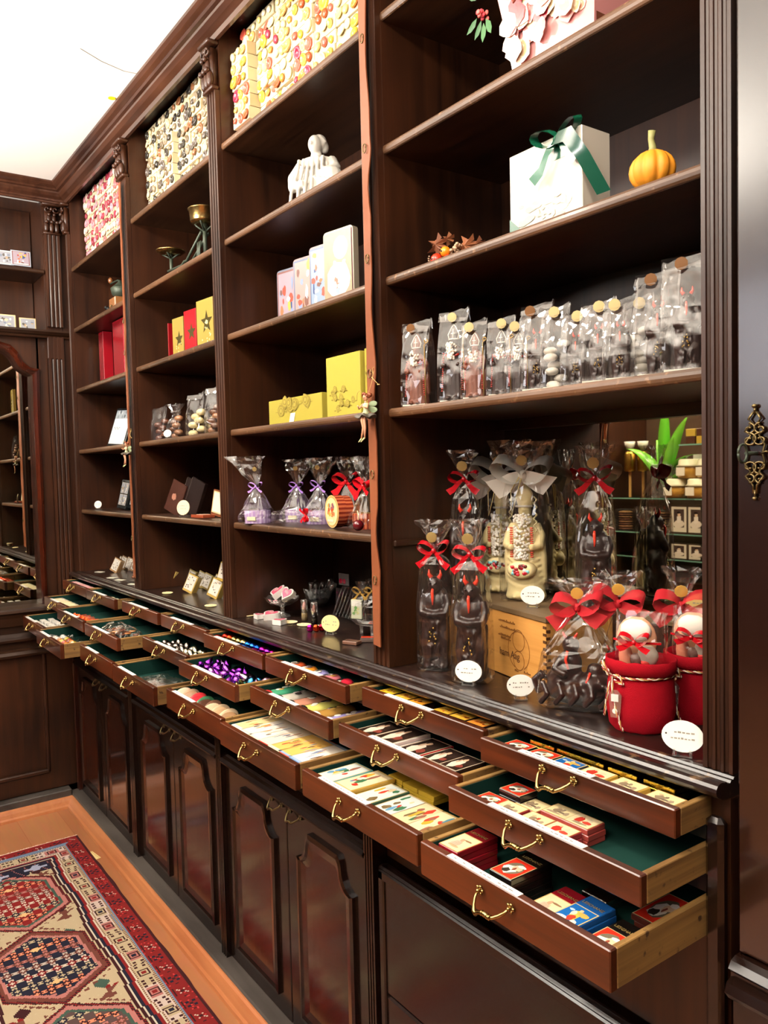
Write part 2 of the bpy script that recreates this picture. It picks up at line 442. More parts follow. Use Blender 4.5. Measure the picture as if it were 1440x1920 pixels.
# ------------------------------------------------------------------ base cabinets with drawers
TZ = {'T': (.981, .943), 'M': (.918, .878), 'B': (.847, .795)}
YF = {'T': [-.087, -.092, -.078, -.074, -.093, -.095, -.072, -.097],
      'M': [-.164, -.203, -.208, -.135, -.167, -.137, -.129, -.166],
      'B': [-.252, -.281, -.227, -.230, -.204, -.215, -.214, -.223]}
def colx(c):
    a, b2 = BAY[c // 2]; m = (a + b2) / 2
    return (a - .017, m - .010) if c % 2 == 0 else (m + .010, b2 + .017)
def handle(parent, x, y, z, s=1.0, mt='brass', seed=0):
    b = B(mt=mt, smooth=True).at((0, 0, 0), (0, 0, 0), s)
    for sx in (-1, 1):
        b.ell((sx * .030, -.002, 0), (.0055, .003, .006), 10, 6)
        for k in range(5):
            a = 2 * pi * k / 5
            b.ell((sx * .030 + cos(a) * .005, -.003, sin(a) * .005), (.0028, .0025, .0028), 6, 5)
        b.ell((sx * .030, -.006, 0), (.003, .004, .003), 8, 6)
    pts = [(-.030, -.006, 0), (-.0295, -.012, -.006), (-.027, -.017, -.014), (-.024, -.020, -.021), (-.019, -.021, -.023), (-.014, -.021, -.019),
           (-.006, -.021, -.016), (0, -.021, -.0155), (.006, -.021, -.017), (.012, -.019, -.016), (.020, -.015, -.011), (.026, -.010, -.006), (.030, -.006, 0)]
    rr = [.0018, .002, .0024, .0034, .0036, .0026, .0034, .0036, .0034, .0024, .0026, .0022, .0018]
    b.tube(pts, rr, 8)
    for k in range(4): b.ell((-.006 + .005 * k, -.021, -.016), (.0016, .0042, .0042), 8, 6)
    return b.build('handle', parent, (x, y, z))
def make_drawer(parent, c, tier):
    x0, x1 = colx(c); zt, zb = TZ[tier]; yf = YF[tier][c]
    d = B(mt='mahogany_drawer'); g = .013
    d.b2(x0, x1, yf, yf + g, zb, zt, .0015)
    d.set(mt='oak_side')
    d.b2(x0, x0 + .009, yf + g, .26, zb + .001, zt - .001, .001); d.b2(x1 - .009, x1, yf + g, .26, zb + .001, zt - .001, .001)
    d.b2(x0 + .009, x1 - .009, .25, .26, zb + .004, zt - .004)
    d.b2(x0 + .009, x1 - .009, yf + g, .25, zb + .001, zb + .005)
    o = d.build('drawer', parent)
    f = B(mt='felt')
    f.b2(x0 + .0095, x1 - .0095, yf + g, .249, zb + .005, zb + .0065)
    f.b2(x0 + .009, x0 + .0105, yf + g, .25, zb + .005, zt - .004)
    f.build('felt_lining', o)
    handle(o, (x0 + x1) / 2 - .012, yf, (zt + zb) / 2 + .008)
    fr = {'T': (.2, .68), 'M': (.24, .72), 'B': (.13, .62)}[tier]
    a, e = x0 + (x1 - x0) * (fr[0] + R.uniform(-.02, .05)), x0 + (x1 - x0) * (fr[1] + R.uniform(-.12, .04))
    if not (c, tier) in ((5, 'B'), (0, 'T')):
        s = B('#f7f3ec', 'card').b2(a, e, yf + .0012, yf + g - .001, zt - .0002, zt + .0007)
        s.set('#6b625c')
        x = a + .012
        while x < e - .012:
            wd = R.uniform(.003, .009)
            if R.random() < .6: s.b2(x, x + wd, yf + .005, yf + .0064, zt + .0006, zt + .0009)
            x += wd + .003
        s.build('price_strip', o)
    return o
def arch_panel(x0, x1, z0, z1, ins=0.0):
    """outline of the raised panel: straight foot, shouldered arch head"""
    x0 += ins; x1 -= ins; z0 += ins; z1 -= ins; w = x1 - x0; s = w * .2; h = w * .30
    p = [(x0, z0), (x1, z0), (x1, z1 - h)]
    p += [(x1 - s * (1 - cos(a)) * 0 - s * sin(a) * .9, z1 - h + (h * .72) * (1 - cos(a))) for a in [k * pi / 10 for k in range(1, 6)]]
    p += [(x1 - s, z1 - h * .12), (x1 - s * 1.15, z1), (x0 + s * 1.15, z1), (x0 + s, z1 - h * .12)]
    p += [(x0 + s * sin(a) * .9, z1 - h + (h * .72) * (1 - cos(a))) for a in [k * pi / 10 for k in range(5, 0, -1)]]
    p += [(x0, z1 - h)]
    return p
LBL = ['far left base cabinet with six open drawers and arched doors in the corner', 'base cabinet with open drawers under the scale and star box shelves',
       'base cabinet with open drawers and arched doors under the porcelain figure bay', 'nearest base cabinet with open chocolate bar drawers above a plain dark flap']
for i in range(4):
    t = thing('base_cabinet', LBL[i], 'cabinet', (0, 0, 0), group='dark wooden base cabinets')
    a, e = (XM[i] + .0006 if i else -.05), (XM[i + 1] - .0006 if i < 3 else 3.03)
    m = (BAY[i][0] + BAY[i][1]) / 2
    c = B(mt='mahogany_upright')
    c.b2(a, BAY[i][0] - .018, FACE, DEP, .0506, CT - .0268); c.b2(BAY[i][1] + .018, e, FACE, DEP, .0506, CT - .0268)
    c.b2(m - .009, m + .009, FACE, DEP, .76, CT - .0268)
    c.b2(BAY[i][0] - .018, BAY[i][1] + .018, .28, DEP, .05, CT - .0268)
    for z0, z1 in ((.919, .9415), (.848, .8765), (.62, .7935)):
        c.b2(BAY[i][0] - .018, BAY[i][1] + .018, FACE, .27, z0, z1)
    c.build('carcass', t)
    for col in (2 * i, 2 * i + 1):
        for tier in 'TMB': make_drawer(t, col, tier)
    if i < 3:
        r = B(mt='mahogany_lid')
        r.prism([(0, .612), (-.058, .612), (-.062, .620), (-.056, .628), (-.050, .634), (-.046, .640), (0, .640)], BAY[i][0] - .012, BAY[i][1] + .012, 'X').build('rail', t)
        for k, (dx0, dx1) in enumerate(((BAY[i][0] - .012, m - .002), (m + .002, BAY[i][1] + .012))):
            d = B(mt='mahogany_lid').b2(dx0, dx1, -.045, -.022, .052, .610, .002)
            o = d.build('door', t)
            pw = dx1 - dx0; pa = [dx0 + .055, dx1 - .055, .10, .575]
            q0, q1, q2 = arch_panel(*pa), arch_panel(*pa, ins=.010), arch_panel(*pa, ins=.016)
            q3 = arch_panel(*pa, ins=.035)
            bb = B(mt='mahogany_lid')
            rings = [[(x, y, z) for x, z in q] for q, y in ((q0, -.045), (q0, -.053), (q1, -.055), (q2, -.050), (q3, -.047))]
            bb.loft(rings)
            for fi in range(len(bb.m) - 1 - len(q3), len(bb.m)): bb.m[fi] = 'mahogany_door'
            bb.build('raised_panel', o)
            handle(o, dx1 - .045 if k == 0 else dx0 + .045, -.045, .598, .85, 'old_brass')
        # fluted strip between the cabinets
    else:
        B(mt='mahogany_lid').b2(BAY[i][0] - .012, BAY[i][1] + .015, -.047, -.024, .35, .610, .004).build('flap', t)
        f = B(mt='mahogany_lid').b2(BAY[i][0] - .006, BAY[i][1] + .01, -.052, -.040, .585, .606, .003)
        f.b2(BAY[i][0] - .006, BAY[i][0] + .012, -.052, -.040, .06, .606, .003)
        f.build('flap_frame', t)
        B(mt='mahogany_lid').b2(BAY[i][0] - .012, BAY[i][1] + .015, -.047, -.024, .052, .346, .004).build('lower_flap', t)
    xa, xb = ((BAY[i][1] + .0135), (BAY[i + 1][0] - .0135)) if i < 3 else (3.004, 3.0295)
    B(mt='mahogany_lid').prism(flutes(xa, xb, -.058, -.0208, 3), .0505, .70).build('pilaster_strip', t) if i < 3 else B(mt='mahogany_lid').b2(xa, xb, -.040, -.0208, .0505, .96, .006).build('end_stile', t)
    if i == 0: B(mt='mahogany_door').prism(flutes(-.0455, -.020, -.055, -.0208, 2), .05, .70).build('pilaster_strip', t)

CT += .0008
LV = [z + .0098 for z in LV]

# ------------------------------------------------------------------ mirror cabinet on the left wall
mc = thing('mirror_cabinet', 'dark wooden wall cabinet with an arched mirror and two open shelves above', 'cabinet', (0, 0, 0))
YL = -1.55
def yfl(y0, y1, base, depth, n):
    return [(base - (q), p) for p, q in flutes(y0, y1, -depth, 0, n)]
b = B(mt='mahogany_upright')
b.prism(yfl(-.092, -.030, -.068, .018, 3), 2.066, 2.455)
b.prism(yfl(-.092, -.030, -.075, .018, 3), .87, 2.032)
b.b2(-.075, -.058, -.095, -.027, 1.93, 2.032, .002); b.b2(-.09, -.055, -.093, -.0285, .70, .87, .002)
b.smooth = True
k = len(b.v); b.X = Matrix.Translation((-.068, -.061, 0)) @ Matrix.Rotation(pi / 2, 4, 'Z')
capital(b, -.031, .031, -.006)
b.X = Matrix.Identity(4)
b.build('pilaster', mc)
B(mt='mahogany_upright').b2(-.29, -.072, -.028, -.0005, .02, 2.585).build('corner_stile', mc)
b = B(mt='mahogany_upright')
b.b2(-.29, -.27, YL, -.10, 2.048, 2.6); b.build('back_panel', mc)
b = B(mt='mahogany_deep')
b.add([], [])
p_ = [(-.29, 2.018), (-.060, 2.018), (-.056, 2.026), (-.044, 2.030), (-.034, 2.040), (-.036, 2.049), (-.29, 2.049)]
b.loft([[(x, y, z) for x, z in p_] for y in (YL, -.002)])
b.build('ledge', mc)
b = B(mt='mahogany_deep'); b.b2(-.27, -.056, YL, -.094, 2.288, 2.305, .004); b.build('shelf', mc)
B(mt='mahogany_upright').b2(-.27, -.072, -.096, -.0295, 2.049, 2.6).build('side_panel', mc)
# arched frame: inner and outer outline (distance along the wall, height)
inn = [(-0.155,0.874), (-0.156,1.697), (-0.153,1.864), (-0.17,1.87), (-0.184,1.878), (-0.205,1.893), (-0.215,1.91), (-0.224,1.93), (-0.247,1.955), (-0.274,1.969)]
out = [(-0.134,0.853), (-0.13,1.698), (-0.126,1.888), (-0.145,1.889), (-0.164,1.893), (-0.191,1.916), (-0.201,1.933), (-0.21,1.955), (-0.237,1.983), (-0.273,1.993)]
AC = -.345
def sym(o): return o + [(2 * AC - y, z) for y, z in reversed(o)]
inn = [(inn[0][0], .874)] + [(y, z) for y, z in inn[1:]] + [(-.30, inn[-1][1] + .006)]
out = [(out[0][0], .874)] + [(y, z) for y, z in out[1:]] + [(-.30, out[-1][1] + .006)]
I_, O_ = sym(inn), sym(out)
b = B(mt='mahogany_door', smooth=False)
def P3(o, x): return [(x, y, z) for y, z in o]
mid = [((a[0] * .5 + c[0] * .5), (a[1] * .5 + c[1] * .5)) for a, c in zip(I_, O_)]
md2 = [((a[0] * .8 + c[0] * .2), (a[1] * .8 + c[1] * .2)) for a, c in zip(I_, O_)]
for A_, C_ in ((P3(O_, -.10), P3(O_, -.088)), (P3(O_, -.088), P3(mid, -.082)), (P3(mid, -.082), P3(md2, -.092)), (P3(md2, -.092), P3(I_, -.10)), (P3(I_, -.10), P3(I_, -.149))):
    b.strip(A_, C_)
b.build('arch_frame', mc)
b = B(mt='mahogany_upright')
b.b2(-.29, -.105, -.1, -.0295, .87, 2.018)
b.b2(-.105, -.100, O_[0][0], -.090, .87, 2.018)
top = [(y, 2.018) for y, z in O_[1:-1]]
b.strip(P3(O_[1:-1], -.10), P3(top, -.10))
b.b2(-.105, -.100, YL, O_[-1][0], .87, 2.018)
b.build('arch_panel', mc)
B(mt='mirror_glass').b2(-.155, -.150, -.60, -.10, .872, 2.0).build('mirror', mc)
b = B(mt='mahogany_deep')
p_ = [(-.29, .80), (-.045, .80), (-.040, .835), (-.034, .850), (-.024, .858), (-.026, .868), (-.03, .874), (-.29, .874)]
b.loft([[(x, y, z) for x, z in p_] for y in (YL, -.094)]); b.build('sill', mc)
b = B(mt='mahogany_deep'); b.b2(-.29, -.055, YL, -.094, .70, .80)
p_ = [(-.29, .735), (-.035, .735), (-.030, .745), (-.040, .755), (-.050, .768), (-.29, .768)]
b.loft([[(x, y, z) for x, z in p_] for y in (YL, -.094)])
p_ = [(-.29, .670), (-.035, .670), (-.030, .680), (-.038, .692), (-.050, .698), (-.29, .698)]
b.loft([[(x, y, z) for x, z in p_] for y in (YL, -.094)]); b.build('moulding', mc)
b = B(mt='mahogany_upright'); b.b2(-.29, -.060, YL, -.094, .076, .70); b.b2(-.29, -.0515, -.150, -.0295, .076, .655); b.b2(-.06, -.048, -.165, -.060, .076, .70)
b.b2(-.07, -.048, YL, -.165, .685, .70); b.b2(-.07, -.048, YL, -.165, .076, .155); b.build('lower_body', mc)
b = B(mt='mahogany_upright')
for a_, c_, e_, g_ in ((-.176, -.162, .150, .69), (-.9, -.162, .148, .166)):
    b.b2(-.062, -.040, a_, c_, e_, g_, .004)
b.build('panel_moulding', mc)

# ------------------------------------------------------------------ tall cabinet at the right edge
tc_ = thing('tall_cabinet', 'tall glossy dark wooden cabinet with an ornate brass keyhole plate at the right', 'cabinet', (0, 0, 0))
B(mt='black').b2(3.0305, 3.052, .0, .3, .80, CEIL - .002).build('gap_shade', tc_)  # black filler stands in for the shade in the open gap
mm = wood('lacquered_door', '#140806', '#241009', 'Z', .2, 1.0, scale=3, stretch=3)
B(mt='lacquered_door').b2(3.054, 3.70, -.045, -.015, .805, CEIL - .002, .003).build('door', tc_)
dr = tc_.children[-1]
B(mt='mahogany_upright').b2(3.054, 3.70, -.014, .30, .05, CEIL - .002).build('carcass', tc_)
b = B(mt='mahogany_lid')
b.prism([(.0, .755), (-.066, .755), (-.074, .765), (-.070, .776), (-.060, .780), (-.060, .786), (-.066, .792), (-.060, .800), (-.050, .803), (0, .803)], 3.054, 3.70, 'X')
b.b2(3.054, 3.70, -.055, -.0145, .052, .755); b.build('base_moulding', tc_)
# escutcheon: pierced brass plate of scrolls, with the key in it
ex, ez = 3.079,1.422
b = B(mt='old_brass', smooth=True)
def scroll(cx, cz, r, a0, turns, sgn, rad=.0016):
    pts = []
    for k in range(15):
        t = k / 14; a = a0 + sgn * turns * 2 * pi * t; q = r * (1 - .75 * t)
        pts.append((cx + cos(a) * q, -.0035, cz + sin(a) * q))
    b.tube(pts, [rad * (1.2 - .3 * k / 14) for k in range(15)], 6)
    b.ell(pts[-1], (rad * 1.5,) * 3, 6, 5)
for sg in (-1, 1):
    for zz, rr_ in ((.040, .010), (.022, .012), (-.022, .012), (-.040, .009)):
        scroll(sg * .008, zz, rr_, pi / 2 if zz > 0 else -pi / 2, 1.1, sg if zz > 0 else -sg)
    b.tube([(sg * .002, -.003, .068), (sg * .009, -.004, .056), (sg * .004, -.003, .050), (sg * .014, -.004, .036), (sg * .006, -.003, .030), (sg * .015, -.004, .014), (sg * .011, -.003, 0),
            (sg * .015, -.004, -.014), (sg * .006, -.003, -.030), (sg * .013, -.004, -.037), (sg * .003, -.003, -.052), (sg * .002, -.003, -.066)], .0017, 6)
b.ell((0, -.004, .077), (.004, .003, .004), 8, 6); b.ell((0, -.004, -.074), (.0036, .003, .0036), 8, 6)
b.tube([(0, -.003, .077), (0, -.003, .064)], .002, 6); b.tube([(0, -.003, -.073), (0, -.003, -.06)], .0016, 6)
b.tube([(.011, -.004, 0), (.018, -.005, .003), (.020, -.005, .001)], .0016, 6)
o = b.build('escutcheon', dr, (ex, -.045, ez)); o.scale = (.85, 1, .72)
k = B(mt='iron', smooth=True)
k.tube([(0, .004, 0), (0, -.020, 0)], .0025, 8)
k.tube([(.001, -.029 - cos(t) * .009, sin(t) * .0105) for t in [i * pi / 8 for i in range(17)]], .0016, 6)
k.build('key', dr, (ex, -.047, ez - .0))

# ------------------------------------------------------------------ ribbon, bow, cellophane, seal, cards
def ribbon(b, pts, wv):
    """flat band along pts; wv half-width vector or list"""
    L = []; Q = []
    for i, p in enumerate(pts):
        v = Vector(wv[i]) if hasattr(wv[0], '__len__') else Vector(wv)
        L.append(tuple(Vector(p) - v)); Q.append(tuple(Vector(p) + v))
    return b.strip(L, Q)
def bow(parent, z, s, col, name='bow', mt='gloss', rz=0, tails=1.0, y=0, seed=0, wide=1.0):
    r = random.Random(seed); b = B(col, mt, smooth=True); hw = .27 * s * wide
    for sg in (-1, 1):
        up_ = r.uniform(.15, .5)
        pts = []; wv = []
        for k in range(13):
            t = k / 12; a = pi * 2 * t
            x = sg * s * (.5 - .5 * cos(a)) * .95; zz = s * .30 * sin(a) + s * up_ * (.5 - .5 * cos(a))
            yy = -.15 * s * (1 - cos(a)) * .5
            q = hw * (.35 + .65 * sin(pi * t) ** .7)
            pts.append((x, yy, zz)); wv.append((0, q * .9, q * .35))
        ribbon(b, pts, wv)
        tl = r.uniform(.8, 1.35) * tails
        pts = [(0, -.02 * s, 0), (sg * s * .3, -.22 * s, -.22 * s * tl), (sg * s * .62, -.2 * s, -.55 * s * tl), (sg * s * .95, -.28 * s, -.72 * s * tl)]
        ribbon(b, pts, [(0, .0, hw * .4), (sg * hw * .2, 0, hw * .5), (sg * hw * .3, 0, hw * .6), (sg * hw * .5, 0, hw * .6)])
    b.ell((0, -.04 * s, 0), (.16 * s, .16 * s, .17 * s), 10, 7)
    return b.build(name, parent, (0, y, z), (0, 0, rz))
def rings_bag(w, d, prof, n=26, seed=0, ex=.45):
    """prof: (height, x scale, y scale, crumple)"""
    r = random.Random(seed); out_ = []; ph = [r.uniform(0, 6.28) for _ in range(4)]; nz_ = [r.uniform(-1, 1) for _ in range(n)]
    for z, sx, sy, cr in prof:
        ring = []
        for j in range(n):
            a = 2 * pi * j / n; c_, s_ = cos(a), sin(a)
            px = abs(c_) ** ex * (1 if c_ > 0 else -1); py = abs(s_) ** ex * (1 if s_ > 0 else -1)
            fold = 1 + cr * (.55 * nz_[j] + .25 * sin(5 * a + ph[0]) + .45 * r.uniform(-1, 1))
            ring.append((px * w / 2 * sx * fold, py * d / 2 * sy * fold, z + cr * r.uniform(-.004, .004)))
        out_.append(ring)
    return out_
def cello_bag(parent, w, d, body, neck, top, fan=1.0, seed=0, nr=.12, lean=0):
    pr = [(0, .92, .92, .02), (.004, 1, 1, .03), (body * .3, 1, 1, .05), (body * .62, .96, .96, .07), (body * .85, .86, .86, .09), (body, .74, .74, .10),
          (body + (neck - body) * .55, .42, .45, .14), (neck - .004, nr * 1.3, nr * 1.6, .2), (neck, nr, nr * 1.3, .2), (neck + .006, nr * 1.6, nr * 1.6, .2),
          (neck + (top - neck) * .4, .42 * fan, .34, .28), (neck + (top - neck) * .75, .68 * fan, .40, .34), (top, .86 * fan, .42, .40)]
    q_ = []
    for a_, c_ in zip(pr[:-1], pr[1:]):
        q_.append(a_)
        if c_[0] - a_[0] > .010: q_.append(tuple((u + v) / 2 * (1.25 if i == 3 else 1) for i, (u, v) in enumerate(zip(a_, c_))))
    pr = q_ + [pr[-1]]
    b = B(mt='cellophane', smooth=False); rs = rings_bag(w, d, pr, n=34, seed=seed)
    if lean: rs = [[(x + lean * max(0, z - neck), y, z) for x, y, z in g] for g in rs]
    b.loft(rs[:-1], caps=False); b.loft(rs[-2:], caps=False)
    b.add(rs[0], [tuple(range(len(rs[0])))])
    return b.build('cellophane', parent)
def seal(parent, x, y, z, r=.009, tilt=.3, col='#a08c58'):
    b = B(col, 'gloss', smooth=False)
    n = 20; ring = [(cos(2 * pi * j / n) * r * (1 + .06 * (j % 2)), sin(2 * pi * j / n) * r * (1 + .06 * (j % 2))) for j in range(n)]
    b.prism(ring, -.0007, .0007, 'Y'); b.prism([(px * .7, py * .7) for px, py in ring], -.0011, -.0006, 'Y')
    return b.build('gold_seal', parent, (x, y, z), (tilt, 0, .15))
def flat_bag(parent, w, d, h, seed=0):
    r = random.Random(seed)
    pr = [(0, .95, .9, .02), (.003, 1, 1, .03), (h * .3, 1, .92, .06), (h * .55, .98, .75, .10), (h * .72, .97, .5, .12), (h * .86, .97, .26, .14), (h * .94, .98, .13, .12), (h, .98, .07, .1)]
    b = B(mt='cellophane'); rs = rings_bag(w, d, pr, n=22, seed=seed, ex=.35)
    sh = [r.uniform(-.004, .004) for _ in rs]
    rs = [[(x, y, z + (x / w * r.uniform(.006, .02) if i > 5 else 0)) for x, y, z in g] for i, g in enumerate(rs)]
    b.loft(rs, caps=False); b.add(rs[0], [tuple(range(len(rs[0])))])
    # folded-over flap at the top
    zt = h; b.quad((-w * .49, -.002, zt), (w * .49, -.002, zt), (w * .44, -d * .30, zt - h * .13), (-w * .46, -d * .26, zt - h * .11))
    return b.build('cellophane', parent)
def price_card(label, loc, rz=.6, s=1.0, tilt=-.12, flat=False, white='#fffdf6', group=None):
    t = thing('price_card', label, 'price card', loc, rz, group)
    n = 28; rx, rz_ = .027 * s, .021 * s
    b = B(white, 'card')
    b.prism([(cos(2 * pi * j / n) * rx, sin(2 * pi * j / n) * rz_) for j in range(n)], -.0008, .0008, 'Y')
    b.set('#8c8478')
    r = random.Random(int(loc[0] * 1000))
    for ln in range(2 if s > .6 else 1):
        x = -rx * .55
        while x < rx * .6:
            wd = r.uniform(.002, .005) * s
            if r.random() < .75: b.b2(x, x + wd, -.0011, -.0007, .004 * s - ln * .008 * s, .0052 * s - ln * .008 * s + r.uniform(0, .0012))
            x += wd + .0015
    b.set('#2c2826').prism([(-rx * .78 + cos(a) * .0013, .002 + sin(a) * .0013) for a in [k * pi / 4 for k in range(8)]], -.0011, -.0007, 'Y')
    if flat: b.build('oval_card', t, (0, 0, .002), (-pi / 2 + .02, 0, 0))
    else:
        b.build('oval_card', t, (0, 0, rz_ + .006), (tilt, 0, 0))
        c_ = B(mt='clear_glass'); c_.b2(-.013 * s, .013 * s, -.006, .010, 0, .002); c_.b2(-.012 * s, -.009 * s, -.005, .006, 0, .010); c_.b2(.009 * s, .012 * s, -.005, .006, 0, .010)
        c_.build('card_stand', t)
    return t

# ------------------------------------------------------------------ chocolate figures (unit height 1)
def krampus_mesh(mtn='dark_chocolate'):
    b = B('#1c0d0a', mtn, True)
    b.ell((0, 0, .04), (.17, .14, .035), 16, 6); b.ell((0, 0, .24), (.135, .11, .22), 14, 10)
    for s_ in (-1, 1):
        b.tube([(s_ * .085, -.01, .02), (s_ * .095, -.02, .16), (s_ * .10, -.04, .27), (s_ * .08, 0, .42)], [.070, .080, .090, .10], 12)
        b.ell((s_ * .09, -.06, .035), (.055, .085, .032), 10, 6)
        b.tube([(s_ * .12, 0, .70), (s_ * .16, -.03, .61), (s_ * .145, -.09, .53), (s_ * .05, -.135, .53)], [.062, .056, .046, .034], 10)
        b.ell((s_ * .03, -.14, .53), (.045, .035, .035), 8, 6)
        for k in range(3): b.tube([(s_ * .03 - .03 + k * .02, -.168, .545), (s_ * .03 - .03 + k * .02, -.172, .515)], .011, 6)
    b.ell((0, 0, .44), (.165, .13, .13), 16, 10); b.ell((0, .01, .60), (.155, .12, .15), 16, 10); b.ell((0, .02, .715), (.135, .09, .07), 14, 8)
    b.ell((0, -.02, .80), (.085, .085, .085), 14, 10); b.ell((0, -.075, .775), (.060, .045, .045), 10, 8)
    b.ell((0, -.105, .795), (.018, .022, .022), 8, 6)
    for s_ in (-1, 1):
        b.ell((s_ * .085, -.01, .81), (.02, .015, .035), 8, 6)
        b.ell((s_ * .035, -.095, .825), (.02, .014, .012), 8, 6)
    r = random.Random(3)
    for k in range(110):                                              # shaggy fur
        a = r.uniform(0, 2 * pi); z = r.uniform(.06, .50); q = .150 if z < .35 else .155
        b.ell((cos(a) * q * 1.05, sin(a) * q * .85, z), (.022, .024, .045), 6, 5)
    b.tube([(-.16, .09, .30), (-.10, .13, .55), (.0, .14, .72)], [.05, .08, .05], 8)
    return b
def krampus_parts(t, H, seed=0, mtn='dark_chocolate', name='krampus_body'):
    global _KM
    if '_KM' not in globals():
        q = meld('krampus_body', krampus_mesh(mtn), .013); _KM = q.data; bpy.data.objects.remove(q)
    o = bpy.data.objects.new(name, _KM); COL.objects.link(o); o.parent = t; o.scale = (H * .80, H * .82, H)
    h = B('#e8402c', 'gloss', True)
    for s_ in (-1, 1): h.tube([(s_ * .045, -.02, .865), (s_ * .075, -.03, .90), (s_ * .07, -.035, .945)], [.028, .020, .005], 8)
    h.build('horns', t).scale = (H * .80, H * .82, H)
    h = B('#f0452f', 'gloss', True); h.tube([(0, -.115, .765), (0, -.135, .74), (.004, -.132, .68), (.0, -.128, .62)], [.016, .018, .017, .008], 8)
    h.build('tongue', t).scale = (H * .80, H * .82, H)
    h = B('#060404', 'gloss', True)
    for s_ in (-1, 1): h.ell((s_ * .035, -.108, .822), .011, 8, 6)
    h.set('#f3eee6')
    for s_ in (-1, 1): h.ell((s_ * .035 - .004, -.118, .826), .0035, 6, 4)
    h.build('eyes', t).scale = (H * .80, H * .82, H)
    h = B('#b9974f', 'foil', True); r = random.Random(seed)
    for k in range(9):
        a = -1.9 + k * .09; h.ell((cos(a) * .14 + r.uniform(-.02, .02), -.178 + .02 * abs(k - 4) / 4, .40 - .13 * abs(k - 4) / 4 + r.uniform(-.02, .02)), (.012, .008, .012), 6, 5)
    h.build('chain', t).scale = (H * .80, H * .82, H)
def saint_mesh(mtn='chocolate', drape=False):
    b = B('#5a3020', mtn, True)
    pr = [(.19, 0), (.20, .02), (.185, .06), (.165, .25), (.15, .42), (.138, .55), (.135, .61), (.10, .67), (.06, .71)]
    b.lathe(pr, 24, sx=1, sy=.72)
    for s_ in (-1, 1):
        b.tube([(s_ * .105, 0, .635), (s_ * .15, -.02, .54), (s_ * .15, -.08, .46), (s_ * .11, -.12, .45)], [.042, .050, .050, .032], 10)
        b.tube([(s_ * .145, .0, .55), (s_ * .165, -.01, .35), (s_ * .175, 0, .14)], [.04, .045, .03], 8)
        b.ell((s_ * .10, -.145, .45), (.032, .03, .034), 8, 6)
        b.ell((s_ * .055, -.12, .03), (.05, .07, .028), 8, 6)
    b.ell((0, -.01, .75), (.065, .062, .075), 14, 10); b.ell((0, -.075, .755), (.012, .014, .018), 6, 5)
    rings = []                                                      # mitre
    for z, w_, d_ in ((.79, .07, .06), (.84, .085, .055), (.90, .080, .045), (.95, .045, .03), (.985, .012, .015)):
        rings.append([(cos(a) * w_, sin(a) * d_, z) for a in [2 * pi * j / 16 for j in range(16)]])
    b.loft(rings)
    if drape:
        for k in range(5):
            z = .36 - k * .05; pts = [(cos(a) * (.165 + k * .002), sin(a) * .125, z - .05 * sin(-a) ** 2) for a in [-pi + j * pi / 12 for j in range(13)]]
            b.tube(pts, .014, 6)
    else:
        for a in (-2.1, -1.8, -1.35, -1.0): b.tube([(cos(a) * .155, sin(a) * .11, .40), (cos(a) * .18, sin(a) * .128, .05)], .012, 6)
    return b
_SM = {}
